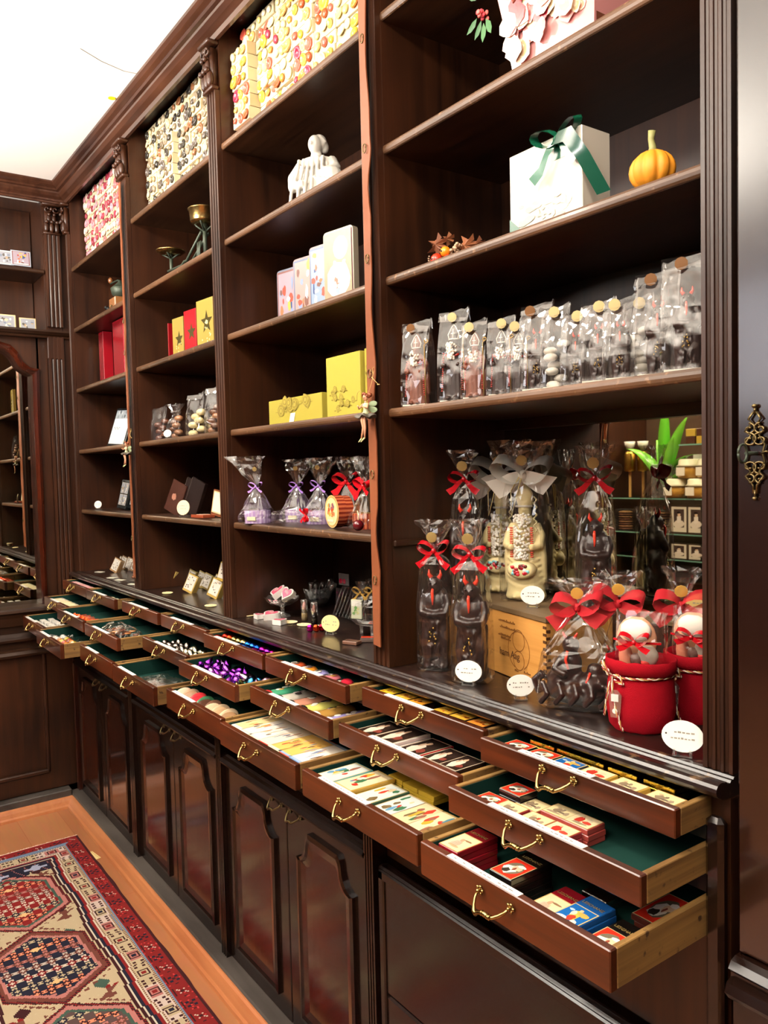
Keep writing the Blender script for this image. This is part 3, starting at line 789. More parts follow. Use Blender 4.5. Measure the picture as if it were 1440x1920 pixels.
def saint_parts(t, H, mtn='chocolate', white=False, seed=0):
    key = (mtn, white)
    if key not in _SM:
        q = meld('saint_body', saint_mesh(mtn, white), .012); _SM[key] = q.data; bpy.data.objects.remove(q)
    o = bpy.data.objects.new('saint_body', _SM[key]); COL.objects.link(o); o.parent = t; o.scale = (H * .9, H * .92, H); o.location.z = .0025
    r = random.Random(seed)
    h = B('#f6f0e4', 'paint', True)
    for k in range(170 if white else 46):
        u = r.random(); z = .74 - u * (.38 if white else .20); wd = .072 * (1 - (.1 if white else .35) * u)
        a = r.uniform(-1, 1); h.ell((a * wd, -.088 - .055 * (1 - a * a) - (.03 * u if white else .02), z), (.013, .013, .013) if white else (.018, .016, .020), 6, 5)
    h.build('beard', t).scale = (H, H, H)
    h = B('#b3281c' if not white else '#c8402c', 'gloss', True)
    for s_ in (-1, 1):
        n_ = 14 if white else 18; z0, z1 = (.62, .36) if white else (.62, .12)
        for k in range(n_):
            z = z0 + (z1 - z0) * k / n_
            h.ell((s_ * (.088 if white else .10 + .05 * (1 - z)), -.122 if white else -.085 - .03 * (1 - z), z), (.016, .010, .009), 6, 4)
    if not white: h.tube([(s_ * .09, -.10 + .01 * abs(s_), .60 - .03 * (1 - abs(s_))) for s_ in (-1, -.5, 0, .5, 1)], .016, 6)
    h.build('trim', t).scale = (H, H, H)
    h = B('#f3eee2', 'paint', True)
    if not white:
        for s_ in (-1, 1): h.tube([(s_ * .06, -.045, .80), (s_ * .075, -.04, .86), (s_ * .03, -.03, .95), (0, -.02, .985)], .007, 6)
        h.tube([(-.07, -.03, .80), (-.04, -.06, .80), (.04, -.06, .80), (.07, -.03, .80)], .008, 6); h.tube([(0, -.062, .81), (0, -.045, .93)], .006, 6)
        h.tube([(-.03, -.055, .87), (.03, -.055, .87)], .006, 6)
    else: h.tube([(-.07, -.03, .80), (-.04, -.06, .80), (.04, -.06, .80), (.07, -.03, .80)], .010, 6)
    h.build('mitre_band', t).scale = (H, H, H)
    h = B('#9a7a40' if not white else '#ded0a0', 'gloss', True)
    if not white:
        sp = [(.19 + cos(a) * .035 * (1 - a / 9), -.13, .86 + sin(a) * .035 * (1 - a / 9)) for a in [k * .6 for k in range(11)]]
        h.tube([(.17, -.13, .02), (.17, -.13, .45), (.165, -.13, .82)] + list(sp), .008, 6)
    else:
        for k in range(30):
            z = .62 + k * .010; h.ell((.115 + .012 * sin(k), -.10, z - .03), (.010, .008, .007), 5, 4)
        h.set('#e4d39a')
    h.build('crosier', t).scale = (H, H, H)
    if white:
        h = B('#efdca6', 'paint', True)
        h.loft([[(cos(a) * .12 * s_, -.13 - .06 * s_ * 0 - .05 * (1 + sin(a)) * 0 - dz, .27 + sin(a) * .075 * s_) for a in [2 * pi * j / 18 for j in range(18)]] for s_, dz in ((1, -.06), (1, .03), (.8, .05))])
        h.build('basket', t).scale = (H, H, H)
        h = B('#c01f2c', 'gloss', True)
        for k in range(22):
            h.set(r.choice(['#b81c2a', '#8c1a20', '#7fc4c8', '#e9e4da', '#5a2418', '#c8283a']))
            h.ell((r.uniform(-.08, .08), -.178, .268 + r.uniform(-.035, .04)), (.022, .010, .018), 6, 5)
        h.build('sweets', t).scale = (H, H, H)

# ------------------------------------------------------------------ printed pictures, flat boxes
class Art:
    """flat print drawn on the plane facing -Y of mesh b, centred at 0, size w x h"""
    def __init__(s, b, w, h, y=-.0004, seed=0):
        s.b = b; s.w = w; s.h = h; s.y = y; s.k = 0; s.r = random.Random(seed)
    def poly(s, pts, col):
        s.k += 1; s.b.set(col)
        s.b.add([(x, s.y - s.k * .00004, z) for x, z in pts], [tuple(range(len(pts)))])
        return s
    def rect(s, x0, x1, z0, z1, col):
        w, h = s.w, s.h; return s.poly([(x0 * w, z0 * h), (x1 * w, z0 * h), (x1 * w, z1 * h), (x0 * w, z1 * h)], col)
    def blob(s, cx, cz, rx, rz, col, n=10, j=.25):
        return s.poly([(s.w * cx + cos(2 * pi * k / n) * rx * s.w * (1 + s.r.uniform(-j, j)), s.h * cz + sin(2 * pi * k / n) * rz * s.h * (1 + s.r.uniform(-j, j))) for k in range(n)], col)
    def draw(s, style):
        r = s.r; R_ = s.rect; Bl = s.blob
        if style == 'red_portrait':
            R_(-.5, .5, -.5, .5, '#cdb98a'); R_(-.47, .47, -.48, .48, '#d8301f'); Bl(0, 0, .36, .36, '#6b6250', 14, .05)
            Bl(-.08, -.1, .25, .25, '#f2ece2'); Bl(-.12, -.2, .14, .12, '#3c342e'); Bl(.12, .08, .18, .16, '#e8c9a8'); Bl(.15, .2, .16, .07, '#f4efe8'); Bl(.05, -.02, .05, .1, '#8c4a3a')
        elif style == 'blue_scene':
            R_(-.5, .5, -.5, .5, '#c9b27a'); R_(-.46, .46, -.47, .47, '#1b5a9c'); Bl(-.2, -.3, .22, .15, '#dfe6ea'); Bl(.02, .02, .16, .28, '#d8b24c'); Bl(.02, -.12, .13, .14, '#c33a2a')
            Bl(.18, .18, .2, .1, '#c7a050'); Bl(-.1, .1, .08, .12, '#efe2c2'); Bl(.0, .3, .07, .07, '#e7bd8e'); Bl(-.28, .2, .1, .06, '#a8c4d8'); Bl(.25, -.25, .12, .1, '#e3ddd0')
        elif style == 'cream_scene':
            R_(-.5, .5, -.5, .5, '#b98f5a'); R_(-.47, .47, -.46, .46, '#efdca8'); Bl(-.15, -.28, .3, .07, '#a8957a'); Bl(-.12, -.02, .14, .2, '#8d7a62'); Bl(.12, -.12, .2, .08, '#6e5f50')
            Bl(.28, -.1, .09, .16, '#9d8a72'); Bl(-.2, .2, .08, .07, '#c9b089'); Bl(.05, .1, .06, .12, r.choice(['#a03a2a', '#8a7a66', '#7a6a54']))
        elif style == 'cream_red':
            R_(-.5, .5, -.5, .5, '#b98f5a'); R_(-.47, .47, -.46, .46, '#f0dcb0'); Bl(-.15, .0, .16, .28, '#b4352a'); Bl(.15, .1, .12, .22, '#d9c9a8'); Bl(.2, -.1, .16, .12, '#c04436'); Bl(0, -.3, .3, .08, '#9a8a70'); Bl(-.15, .28, .06, .08, '#e2b890')
        elif style == 'cook':
            R_(-.5, .5, -.5, .5, '#c9a868'); R_(-.46, .46, -.47, .47, '#ead7ac'); Bl(-.1, -.12, .2, .24, '#d8bfa6'); Bl(-.08, .12, .09, .1, '#c99a7a'); Bl(.15, .18, .2, .04, '#8d6a4c'); Bl(-.05, -.3, .26, .06, '#b9a37c')
            for k in range(5): s.poly([(s.w * (-.25 + .08 * k), -s.h * .3), (s.w * (-.235 + .08 * k), -s.h * .3), (s.w * (-.17 + .06 * k), s.h * .02), (s.w * (-.185 + .06 * k), s.h * .02)], '#a8705c')
        elif style == 'children':
            c = r.choice(['#e9d8b0', '#cfd8d4', '#e6c9a0', '#d8dcc2']); R_(-.5, .5, -.5, .5, r.choice(['#c9b27a', '#b8a070'])); R_(-.46, .46, -.46, .46, c)
            for k in range(9): Bl(r.uniform(-.34, .34), r.uniform(-.3, .3), r.uniform(.05, .14), r.uniform(.06, .18), r.choice(['#b83a2c', '#4a7a8c', '#e8c9a0', '#6b5a3c', '#d9a03c', '#3c6a4a', '#f0e6d2', '#8a5a4a', '#5f8fae']))
        elif style == 'winter':
            R_(-.5, .5, -.5, .5, r.choice(['#56657e', '#6e464c', '#7c524c', '#56546c'])); R_(-.45, .45, -.47, .47, r.choice(['#7f8fa6', '#a08480', '#968892']))
            for k in range(14): Bl(r.uniform(-.36, .36), r.uniform(-.4, .4), r.uniform(.04, .12), r.uniform(.03, .13), r.choice(['#3c4c74', '#a04a3c', '#e9e4dc', '#6a4a42', '#c9a050', '#f2eeea', '#7c8aa8', '#b86a4a']))
            Bl(0, -.42, .4, .05, '#cfc9c2')
        elif style == 'dark_lady':
            R_(-.5, .5, -.5, .5, '#c9b9a0'); R_(-.46, .46, -.47, .47, '#2e211c'); Bl(-.1, -.15, .2, .3, '#e4d6c2'); Bl(-.08, .2, .08, .1, '#dcb898'); Bl(.2, -.2, .14, .12, '#7a3a30'); Bl(-.2, .05, .06, .14, '#b89a80')
        elif style == 'wide':
            R_(-.5, .5, -.5, .5, r.choice(['#f6efe0', '#f3ead2', '#c8382a', '#f7f3ea', '#9db8d8'])); R_(-.46, .46, -.44, .44, r.choice(['#fbf7ec', '#f8efd8', '#eec26a', '#e9d8a0']))
            for k in range(8): Bl(r.uniform(-.4, .4), r.uniform(-.25, .25), r.uniform(.02, .06), r.uniform(.06, .16), r.choice(['#a07a5a', '#c8483a', '#e8b890', '#7a8aa8', '#d8a040', '#6a5040']))
        elif style == 'amber':
            c = r.choice(['#e0962c', '#e8b23c', '#d9772c', '#e8c434', '#dd8a34']); R_(-.5, .5, -.5, .5, '#241410'); R_(-.46, .46, -.44, .44, c)
            for k in range(7): Bl(r.uniform(-.34, .34), r.uniform(-.3, .3), r.uniform(.05, .16), r.uniform(.03, .12), r.choice(['#c4711e', '#f0c45a', '#8d4418', '#f2d27a', '#b85a20']))
        elif style == 'roses':
            for k in range(110):
                cx, cz = r.uniform(-.43, .43), r.uniform(-.36, .36); q = r.uniform(.05, .11)
                c = r.choice([('#d88a84', '#b85a58'), ('#e8c4ac', '#d09a80'), ('#a82c38', '#861c2a'), ('#e4b4ac', '#c87c78'), ('#e0d2b0', '#c0a880')])
                Bl(cx, cz, q, q * s.w / s.h, c[0], 9); Bl(cx + q * .2, cz, q * .6, q * .6 * s.w / s.h, c[1], 8); Bl(cx, cz + q * .2, q * .3, q * .3 * s.w / s.h, c[0], 7)
        elif style == 'gold_roses':
            for k in range(9):
                q = .062 if s.w > .1 else .11; cx, cz = r.uniform(-.44 + q * 1.9, .44 - q * 1.9), r.uniform(-.30, .30)
                for f in range(4): Bl(cx, cz, q * (1 - f * .22), q * (1 - f * .22) * s.w / s.h, ['#8d7f3a', '#a0933f', '#8a7c38', '#a69944'][f], 9, .18)
                for g in (-1, 1): Bl(cx + g * q * 1.4, cz - q * .8, q * .5, q * .25, '#8a7d38', 7)
        elif style == 'star':
            R5 = .40; s.poly([(cos(pi / 2 + k * pi / 5) * s.w * R5 * (1 if k % 2 == 0 else .42), sin(pi / 2 + k * pi / 5) * s.w * R5 * (1 if k % 2 == 0 else .42)) for k in range(10)], '#3c3512')
        elif style == 'town':
            R_(-.5, .5, -.5, .5, '#b8b0a8'); R_(-.46, .46, -.46, .46, '#8d8f96')
            for k in range(10): Bl(r.uniform(-.36, .36), r.uniform(-.34, .3), r.uniform(.04, .12), r.uniform(.06, .16), r.choice(['#5a5650', '#c9c4ba', '#a08a70', '#e6e2da', '#6f7888', '#d8b89a']))
        return s
def picture_box(name, w, d, h, col, style, mt='gloss', seed=0, rim=0, rounded=0, ph=None, dz=0, pz=0):
    """an upright box whose printed picture faces the front; returns mesh object pieces as a maker"""
    def make(parent):
        b = B(col, mt)
        if rounded:
            q = rounded; o = []
            for cx, cz, a0 in ((w / 2 - q, h - q, 0), (-w / 2 + q, h - q, pi / 2), (-w / 2 + q, q, pi), (w / 2 - q, q, 1.5 * pi)):
                o += [(cx + cos(a0 + k * pi / 8) * q, cz + sin(a0 + k * pi / 8) * q) for k in range(5)]
            b.prism(o, -d / 2, d / 2, 'Y')
        else: b.box(0, 0, h / 2, w, d, h, .0012)
        o = b.build('box_body', parent)
        if style:
            p = B(mt=mt); p.X = Matrix.Translation((0, -d / 2, h / 2 + pz))
            Art(p, w * .94, (ph or h * .94), seed=seed).draw(style)
            p.build('printed_picture', parent)
        return o
    return make

# ================================================================== NEAREST BAY (bay four)
Z1, Z2, Z3, Z4, Z5 = LV
# rose-printed gift bag with artificial roses
x, _z = 2.609,2.078
x2, _z = 2.777,2.076
gw = x2 - x
t = thing('gift_bag', 'pink and white rose-printed carrier bag on the highest visible shelf of the nearest bay', 'bag', (x + gw / 2 + .004, .075, Z2))
b = B('#d08a86', 'gloss')
H_ = .228
b.loft([[(-gw / 2 - f, -.042 - f * .3, z), (gw / 2 + f * .4, -.042 - f * .3, z), (gw / 2 + f * .4, .045, z), (-gw / 2 - f, .045, z)] for z, f in ((0, 0), (.09, .016), (.16, .032), (H_, .045))])
b.build('bag_body', t)
b = B(mt='gloss')
b.X = Matrix.Translation((-.004, -.0490, .114)) @ Matrix.Rotation(.055, 4, 'X')
Art(b, gw * 1.10, .222, seed=4).draw('roses'); b.build('rose_print', t)
b = B(mt='card'); b.X = Matrix.Translation((gw / 2 + .002, 0, .12)) @ Matrix.Rotation(pi / 2 , 4, 'Z')
a_ = Art(b, .078, .21, seed=9); a_.rect(-.5, .5, -.5, .5, '#6b3a26'); [a_.blob(a_.r.uniform(-.4, .4), a_.r.uniform(-.4, .4), .1, .05, a_.r.choice(['#a8825a', '#8d6644', '#b89a70'])) for _ in range(22)]
b.build('side_gusset', t)
b = B('#8c4a3c', 'cloth', True)
b.tube([(-gw * .1, -.05, .15), (-gw * .3, -.075, .10), (-gw * .5, -.06, .165)], .0022, 6); b.build('cord_handle', t)
xr, zr = 2.522,2.225
t = thing('rose_sprig', 'artificial red roses with green leaves beside the rose-printed bag', 'flower', (xr + .012, .04, zr - .02))
for k, (dx, dz, q) in enumerate(((0, .045, .020), (.026, .055, .022), (-.004, .0, .011), (.045, .075, .02))):
    b = B('#b8303a', 'paint', True)
    for j in range(11):
        a = j * 2.4; rr_ = q * (.25 + .065 * j); b.set('#c23a44' if j % 2 else '#dc6a62')
        b.ell((dx + cos(a) * rr_ * .7, -.01 + .002 * j, dz + sin(a) * rr_ * .7), (q * .42, q * .22, q * .42), 8, 5)
    b.build('rose', t)
for k, (a, x_, z_) in enumerate(((2.9, -.008, .035), (3.3, -.008, .052), (4.1, -.002, -.012), (4.6, .005, -.02), (3.7, -.010, -.006), (5.1, .014, -.018), (2.4, .0, .07))):
    b = B('#3c6b3a' if k % 2 else '#2f5830', 'paint')
    L_ = .032; pts = [(0, 0), (.35, .2), (.7, .17), (1, 0), (.7, -.17), (.35, -.2)]
    b.add([(x_ + (p * cos(a) - q * sin(a)) * L_, -.005 * k * .3 + q * q * .03, z_ + (p * sin(a) + q * cos(a)) * L_) for p, q in pts], [(0, 1, 2, 3), (0, 3, 4, 5)])
    solidify(b.build('leaf', t), .0006)
b = B('#3f5a30', 'paint', True); b.tube([(.01, 0, .07), (.02, .02, .02), (.05, .03, -zr + .02 + Z2)], .0016, 6); b.build('stem', t)

# white gift box with green satin ribbon
x, _z = 2.602,1.937
x2, zt = 2.758,1.934
t = thing('gift_box', 'white gift-wrapped box tied with a dark green satin ribbon', 'gift box', ((x + x2) / 2, .03 + .033, Z3))
w_, h_ = x2 - x, zt - Z3
b = B('#cfc7b8', 'gloss').box(0, 0, h_ / 2, w_, .066, h_, .001)
b.X = Matrix.Translation((0, -.033, h_ * .26)); a_ = Art(b, w_ * .8, h_ * .40, seed=5)
for k in range(26): a_.blob(a_.r.uniform(-.42, .42), a_.r.uniform(-.45, .25), a_.r.uniform(.03, .1), a_.r.uniform(.04, .14), a_.r.choice(['#8f8c78', '#7a7a66', '#a8a492', '#666656', '#b0ab98']))
b.build('wrapped_box', t)
b = B('#154f3a', 'gloss')
b.add([(-w_ / 2 - .0006, -.0338, 0), (-w_ / 2 + .034, -.0338, 0), (-w_ / 2 - .0006, -.0338, .030)], [(0, 1, 2)])
b.build('ribbon_corner', t)
b = B('#154f3a', 'gloss'); b.b2(w_ / 2 - .056, w_ / 2 - .034, -.0336, .0336, h_ * .72, h_ + .0006); b.build('ribbon_band', t)
bow(t, h_ * .93, .045, '#14583f', 'ribbon_bow', rz=.1, seed=12, tails=1.5, y=-.036).location.x = w_ / 2 - .045
b = B('#0f4030', 'gloss', True)
ribbon(b, [(w_ / 2 - .045, -.045, h_ * .93), (w_ / 2 - .01, -.055, h_ * .88), (w_ / 2 + .012, -.045, h_ * .6), (w_ / 2 + .030, -.02, h_ * .18)], [(.008, 0, .008), (.009, 0, .009), (.012, 0, .002), (.013, 0, 0)])
b.build('ribbon_tail', t)

# pumpkin
x, z = 2.873,1.823
t = thing('pumpkin', 'small orange decorative pumpkin with a greenish stalk', 'pumpkin', (x, .045, Z3)); t.scale = (.80, .80, .84)
b = B('#dd8d22', 'paint', True); q = .040
rings = []
for i in range(11):
    a = -pi / 2 + .12 + (pi - .2) * i / 10
    rings.append([(cos(t_) * q * cos(a) * (1 - .13 * abs(cos(4.5 * t_)) ** 6 * 1 + .03), sin(t_) * q * cos(a) * (1 - .13 * abs(cos(4.5 * t_)) ** 6), q * .86 + q * .86 * sin(a) - (.006 if i == 10 else 0)) for t_ in [2 * pi * j / 72 for j in range(72)]])
b.loft(rings); b.build('pumpkin_body', t)
b = B('#8c8a52', 'paint', True); b.tube([(0, 0, .062), (.001, 0, .074), (-.001, -.002, .088), (.002, -.003, .101)], [.011, .0065, .0055, .007], 9); b.build('stalk', t)

# dried leaf and berry decoration
x, z = 2.407,1.818
t = thing('berry_decoration', 'dried brown leaves with red and orange berries on the shelf edge', 'decoration', (x, .045, Z3))
for dx, dz, q, c in ((-.008, .010, .012, '#d2361f'), (.018, .019, .010, '#ee8a1e'), (.024, .006, .007, '#d8341c')):
    b = B(c, 'gloss', True); b.ell((dx, -.01, dz), (q, q, q), 14, 10); b.set('#3a2412').ell((dx, -.01 - q, dz), .002, 6, 4); b.build('berry', t)
def maple(b, ox, oz, s, a0, y=0):
    pts = []
    for k in range(24):
        a = a0 + 2 * pi * k / 24; q = s * (1 if k % 4 == 0 else (.45 if k % 4 == 2 else .62))
        pts.append((ox + cos(a) * q * 1.1, y + .006 * (k % 2), oz + sin(a) * q * .75))
    b.add([(ox, y - .004, oz)] + pts, [(0, 1 + k, 1 + (k + 1) % 24) for k in range(24)])
for k, (ox, oz, s_, a_, c) in enumerate(((-.018, .042, .030, .4, '#7c4a30'), (.060, .022, .030, .9, '#8a5434'), (.085, .018, .022, .2, '#6e4028'), (.0, .050, .018, 1.4, '#8c5838'))):
    b = B(c, 'paint'); maple(b, ox, oz, s_, a_, .004 * k); solidify(b.build('dried_leaf', t), .0006)
b = B('#b99a7c', 'paint', True)
for k in range(6): b.tube([(-.015, 0, .004), (-.032 - .002 * k, -.005, .006 + .003 * k), (-.040 + .001 * k, -.006, .003 + .004 * k)], .0007, 5); b.ell((-.040 + .001 * k, -.006, .003 + .004 * k), .0016, 6, 4)
b.build('twig', t); b = B('#b99a7c', 'paint', True)
r = random.Random(2)
for k in range(24): b.ell((.036 + r.uniform(-.012, .012), r.uniform(-.01, .01), .018 + r.uniform(-.01, .012)), .0035, 6, 4)
b.build('seed_cluster', t)

# row of wrapped chocolate figures on the lowest full shelf
row = [ # centre px, top px, width, content, y
    (785, 605, .064, 'saint', .040, 'wrapped chocolate bishop figure standing alone at the left end of the nearest bay row'),
    (855, 584, .062, 'saint', .050, 'wrapped chocolate bishop in a tall bag, second from the left in the row'),
    (893, 604, .050, 'saint', .045, 'wrapped milk chocolate bishop, third from the left in the row'),
    (943, 598, .052, 'saint', .050, 'wrapped chocolate bishop with glinting film, fourth from the left in the row'),
    (975, 603, .044, 'saint', .060, 'wrapped dark chocolate bishop just left of the tall krampus bag in the row'),
    (1010, 572, .056, 'krampus', .045, 'tall bagged dark chocolate krampus with a brown seal near the middle of the row'),
    (1045, 576, .048, 'plain', .050, 'clear crumpled bag with a gold seal right of the tall krampus bag'),
    (1083, 585, .046, 'krampus', .055, 'bagged chocolate krampus with two gold dots above, right of the clear bag'),
    (1125, 566, .056, 'krampus', .045, 'bagged chocolate krampus with a bright white reflection down its front'),
    (1165, 562, .050, 'krampus', .045, 'bagged black krampus figure standing left of the two biggest bags'),
    (1198, 560, .044, 'plain', .075, 'clear bag squeezed behind the black krampus and the big bags'),
    (1236, 512, .066, 'krampus', .060, 'big tall bag holding a brown krampus with an orange stripe'),
    (1290, 480, .070, 'krampus', .050, 'biggest bag at the right end of the row, bright with reflections'),
]
POS4 = [2.328,1.563, 2.43,1.554, 2.493,1.553, 2.557,1.552, 2.589,1.549, 2.647,1.547, 2.684,1.546, 2.722,1.544, 2.775,1.542, 2.816,1.542, 2.825,1.547, 2.871,1.545, 2.925,1.542]
TOP4 = [2.333,1.704, 2.435,1.709, 2.496,1.679, 2.56,1.674, 2.591,1.665, 2.65,1.681, 2.686,1.672, 2.724,1.658, 2.777,1.663, 2.817,1.659, 2.826,1.662, 2.872,1.689, 2.926,1.699]
for i, (cx, ty, w_, kind, y, lab) in enumerate(row):
    x = POS4[i * 2]; zt = TOP4[i * 2 + 1]; h_ = zt - Z4
    t = thing('chocolate_bag', lab, 'chocolate figure', (x, y, Z4), .45, 'wrapped chocolate figures in a row')
    mtn = 'chocolate' if i in (0, 2) else 'dark_chocolate'
    if kind == 'saint': saint_parts(t, h_ * .87, mtn, seed=i)
    elif kind == 'krampus': krampus_parts(t, h_ * .78, seed=i)
    else:
        b = B('#d8d2c6', 'paint', True)
        for k in range(7): b.ell((R.uniform(-.012, .012), R.uniform(-.008, .008), .008 + .011 * k), (.012, .010, .007), 10, 6)
        b.build('biscuit', t)
    b = B('#efe9da', 'card').box(0, 0, .0024, w_ * .82, w_ * .6, .003); b.build('base_card', t)
    flat_bag(t, w_, .05, h_, seed=20 + i)
    seal(t, -.004 + R.uniform(-.008, .008), -.012, h_ * .93, .0085, .1, '#7a5636' if i in (0, 5, 11, 12) else '#cdbb88')
# wooden wine crate
ca = math.atan2(.138 - .093, 2.394 - 2.609)      # direction of its long front
t = thing('wooden_crate', 'small pine wine crate with dark lid carrying the white chocolate bishops', 'crate', (2.609, .095, CT), ca)
CL, CD, CH = .325, .148, .134
b = B(mt='crate_pine')
# local +X runs leftwards along the front; local -Y is the depth
b.b2(0, CL, -.010, 0, .0, CH - .010, .001); b.b2(0, CL, -CD, -CD + .010, 0, CH - .010, .001); b.b2(.0005, .010, -CD + .010, -.010, 0, CH - .010); b.b2(CL - .010, CL, -CD + .010, -.010, 0, CH - .010)
b.b2(.01, CL - .01, -CD + .01, -.01, 0, .008); b.build('crate_walls', t)
B(mt='crate_lid').b2(-.003, CL + .003, -CD - .003, .003, CH - .010, CH, .001).build('lid', t)
b = B('#4a2c14', 'card')
for k in range(9): b.b2(-.0004, .009, -.0005, .0006, .008 + k * .013, .013 + k * .013); b.b2(-.0006, .0004, -.009, -.0003, .0015 + k * .013, .0065 + k * .013)
b.build('finger_joints', t)
b = B('#7a4c22', 'card', False)
def arc(cx, cz, q, a0, a1, wd=.0008, n=18):
    L = [(cx + cos(a0 + (a1 - a0) * k / n) * (q - wd), .0006, cz + sin(a0 + (a1 - a0) * k / n) * (q - wd)) for k in range(n + 1)]
    Q = [(cx + cos(a0 + (a1 - a0) * k / n) * (q + wd), .0006, cz + sin(a0 + (a1 - a0) * k / n) * (q + wd)) for k in range(n + 1)]
    b.strip(L, Q)
arc(.088, .076, .020, 0, 2 * pi); arc(.088, .038, .018, 0, 2 * pi); arc(.088, .057, .036, -1.2, 4.2)
r = random.Random(8)
for zz, x0_, x1_ in ((.104, .10, .155), (.092, .10, .15), (.076, .115, .16), (.070, .115, .15), (.018, .05, .07), (.016, .09, .10)):
    xx = x0_
    while xx < x1_: b.b2(xx, xx + .003, .0003, .0008, zz, zz + r.uniform(.002, .005)); xx += .0045
b.build('stamped_print', t)
def text_mesh(s, size):
    c = bpy.data.curves.new('t', 'FONT'); c.body = s; c.size = size; c.align_x = 'CENTER'; c.align_y = 'CENTER'; c.extrude = .0002
    o = bpy.data.objects.new('t', c); COL.objects.link(o)
    me = bpy.data.meshes.new_from_object(o.evaluated_get(bpy.context.evaluated_depsgraph_get()))
    bpy.data.objects.remove(o); me.materials.clear(); return me
me = text_mesh('ham Aag', .020); me.materials.append(mat('stamp_ink', '#5a3616', .8))
o = bpy.data.objects.new('stamped_word', me); COL.objects.link(o); o.parent = t; o.location = (.120, .0008, .045); o.rotation_euler = (pi / 2, 0, pi)
t = thing('wooden_crate', 'dark low crate in the shade behind the red sacks', 'crate', (2.79, .284, CT), 0)
B(mt='mahogany_level').box(0, 0, .058, .24, .050, .116, .002).build('crate_walls', t); B(mt='crate_lid').box(0, 0, .1205, .245, .055, .008, .001).build('lid', t)

# dark krampus figures in tied bags
def tied_krampus(label, x, y, z, H, neck, top, w=.074, rz=.55, col='#a80f1a', seed=0, white=False):
    t = thing('chocolate_bag', label, 'chocolate figure', (x, y, z), rz, 'ribbon-tied bags of chocolate krampus figures' if not white else 'ribbon-tied white chocolate bishops')
    if white: saint_parts(t, H, 'white_chocolate', True, seed)
    else: krampus_parts(t, H, seed)
    cello_bag(t, w, w * .85, H * 1.0, neck, top, seed=seed, lean=random.Random(seed).uniform(-.2, .2))
    if white:
        bow(t, neck, .062, '#efe8d6', 'organza_bow', 'organza_cloth', seed=seed, y=-.012, wide=1.7, tails=.5)
        b = B('#d9c480', 'gloss', True); b.tube([(-.004, -.02, neck), (-.02, -.03, neck - .03), (-.018, -.034, neck - .08), (-.006, -.03, neck - .03), (0, -.02, neck)], .0012, 6); b.build('gold_cord', t)
    else: bow(t, neck, .034, col, 'ribbon_bow', seed=seed, y=-.008)
    seal(t, -.002, -.014, neck + (top - neck) * .45, .0105)
    return t
tied_krampus('krampus chocolate bag standing on the crate, rear and tallest of the three at the left', 2.326, .160, CT + CH, .205, .245, .306, w=.066, seed=3)
tied_krampus('krampus chocolate bag on the counter, front left of the three by the crate', 2.343, .062, CT, .212, .238, .300, seed=5)
tied_krampus('krampus chocolate bag on the counter, standing behind the round white price card', 2.462, .052, CT, .212, .240, .306, w=.074, seed=8)
tied_krampus('krampus chocolate bag on the crate in front of the mirror', 2.612, .228, CT + CH, .19, .244, .305, w=.074, seed=11, col='#a01018')
x, y = 2.336,0.252
tied_krampus('white chocolate bishop with organza bow, left and rear one on the crate', x + .002, y, CT + CH, .228, .246, .325, w=.095, seed=2, white=True, rz=.5)
x, y = 2.443,0.236
tied_krampus('white chocolate bishop with organza bow, right and nearer one on the crate', x, y - .02, CT + CH, .236, .250, .318, w=.100, seed=6, white=True, rz=.5)

# bags with krampus riding chocolate sleighs
def sleigh_bag(label, x, y, z, s, neck, top, seed, w=.115, col='#b81420'):
    t = thing('chocolate_bag', label, 'chocolate figure', (x, y, z), .5, 'tied bags of krampus riding sleighs')
    b = B('#1e0f0c', 'dark_chocolate', True); r = random.Random(seed)
    b.ell((0, 0, .020), (.050, .030, .020), 16, 8); b.ell((-.022, 0, .036), (.024, .022, .016), 12, 8); b.ell((.02, -.004, .034), (.028, .024, .014), 12, 8)
    for k in range(5): b.tube([(-.048 + .02 * k, -.030, .006), (-.036 + .02 * k, -.034, .020), (-.046 + .022 * k, -.026, .036)], .005, 6)
    b.tube([(-.055, 0, .012), (-.062, 0, .030), (-.050, 0, .040)], .007, 8)
    b.ell((-.012, -.004, .058), (.017, .014, .020), 12, 8); b.ell((-.010, -.008, .084), (.012, .012, .013), 12, 8)
    b.tube([(-.022, -.01, .066), (-.030, -.02, .052), (-.012, -.026, .046)], .006, 8); b.ell((.022, -.006, .050), (.012, .011, .012), 10, 7)
    meld('sleigh_body', b, .0026, t).scale = (s, s, s)
    h = B('#e23a28', 'gloss', True)
    for sg in (-1, 1): h.tube([(-.010 + sg * .006, -.01, .094), (-.010 + sg * .010, -.012, .102)], [.003, .001], 6)
    h.tube([(-.012, -.020, .078), (-.014, -.023, .066), (-.010, -.024, .054)], .002, 6)
    h.tube([(.018, -.018, .050), (.014, -.024, .038), (.020, -.026, .030)], .0018, 6)
    h.build('red_details', t).scale = (s, s, s)
    cello_bag(t, w, w * .62, .085 * s, neck, top, seed=seed, nr=.10, fan=.8)
    bow(t, neck, .044, col, 'ribbon_bow', mt='red_net', seed=seed, y=-.012, wide=1.6, tails=.7)
    seal(t, 0, -.014, neck + .024, .010, col='#c9a04a')
    return t
x, y = 2.698,0.08
sleigh_bag('bag of dark chocolate sleigh riders with red bow, frontmost beside the pine crate', x, y, CT, 1.22, .166, .212, 1, w=.135)
x, y = 2.659,0.2
sleigh_bag('bag with red bow behind the frontmost sleigh bag, partly hidden', 2.742, .130, CT, 1.0, .172, .225, 2, w=.085)
sleigh_bag('crumpled red-bowed bag right behind the left red sack', 2.815, .195, CT, .95, .170, .232, 3, w=.08)
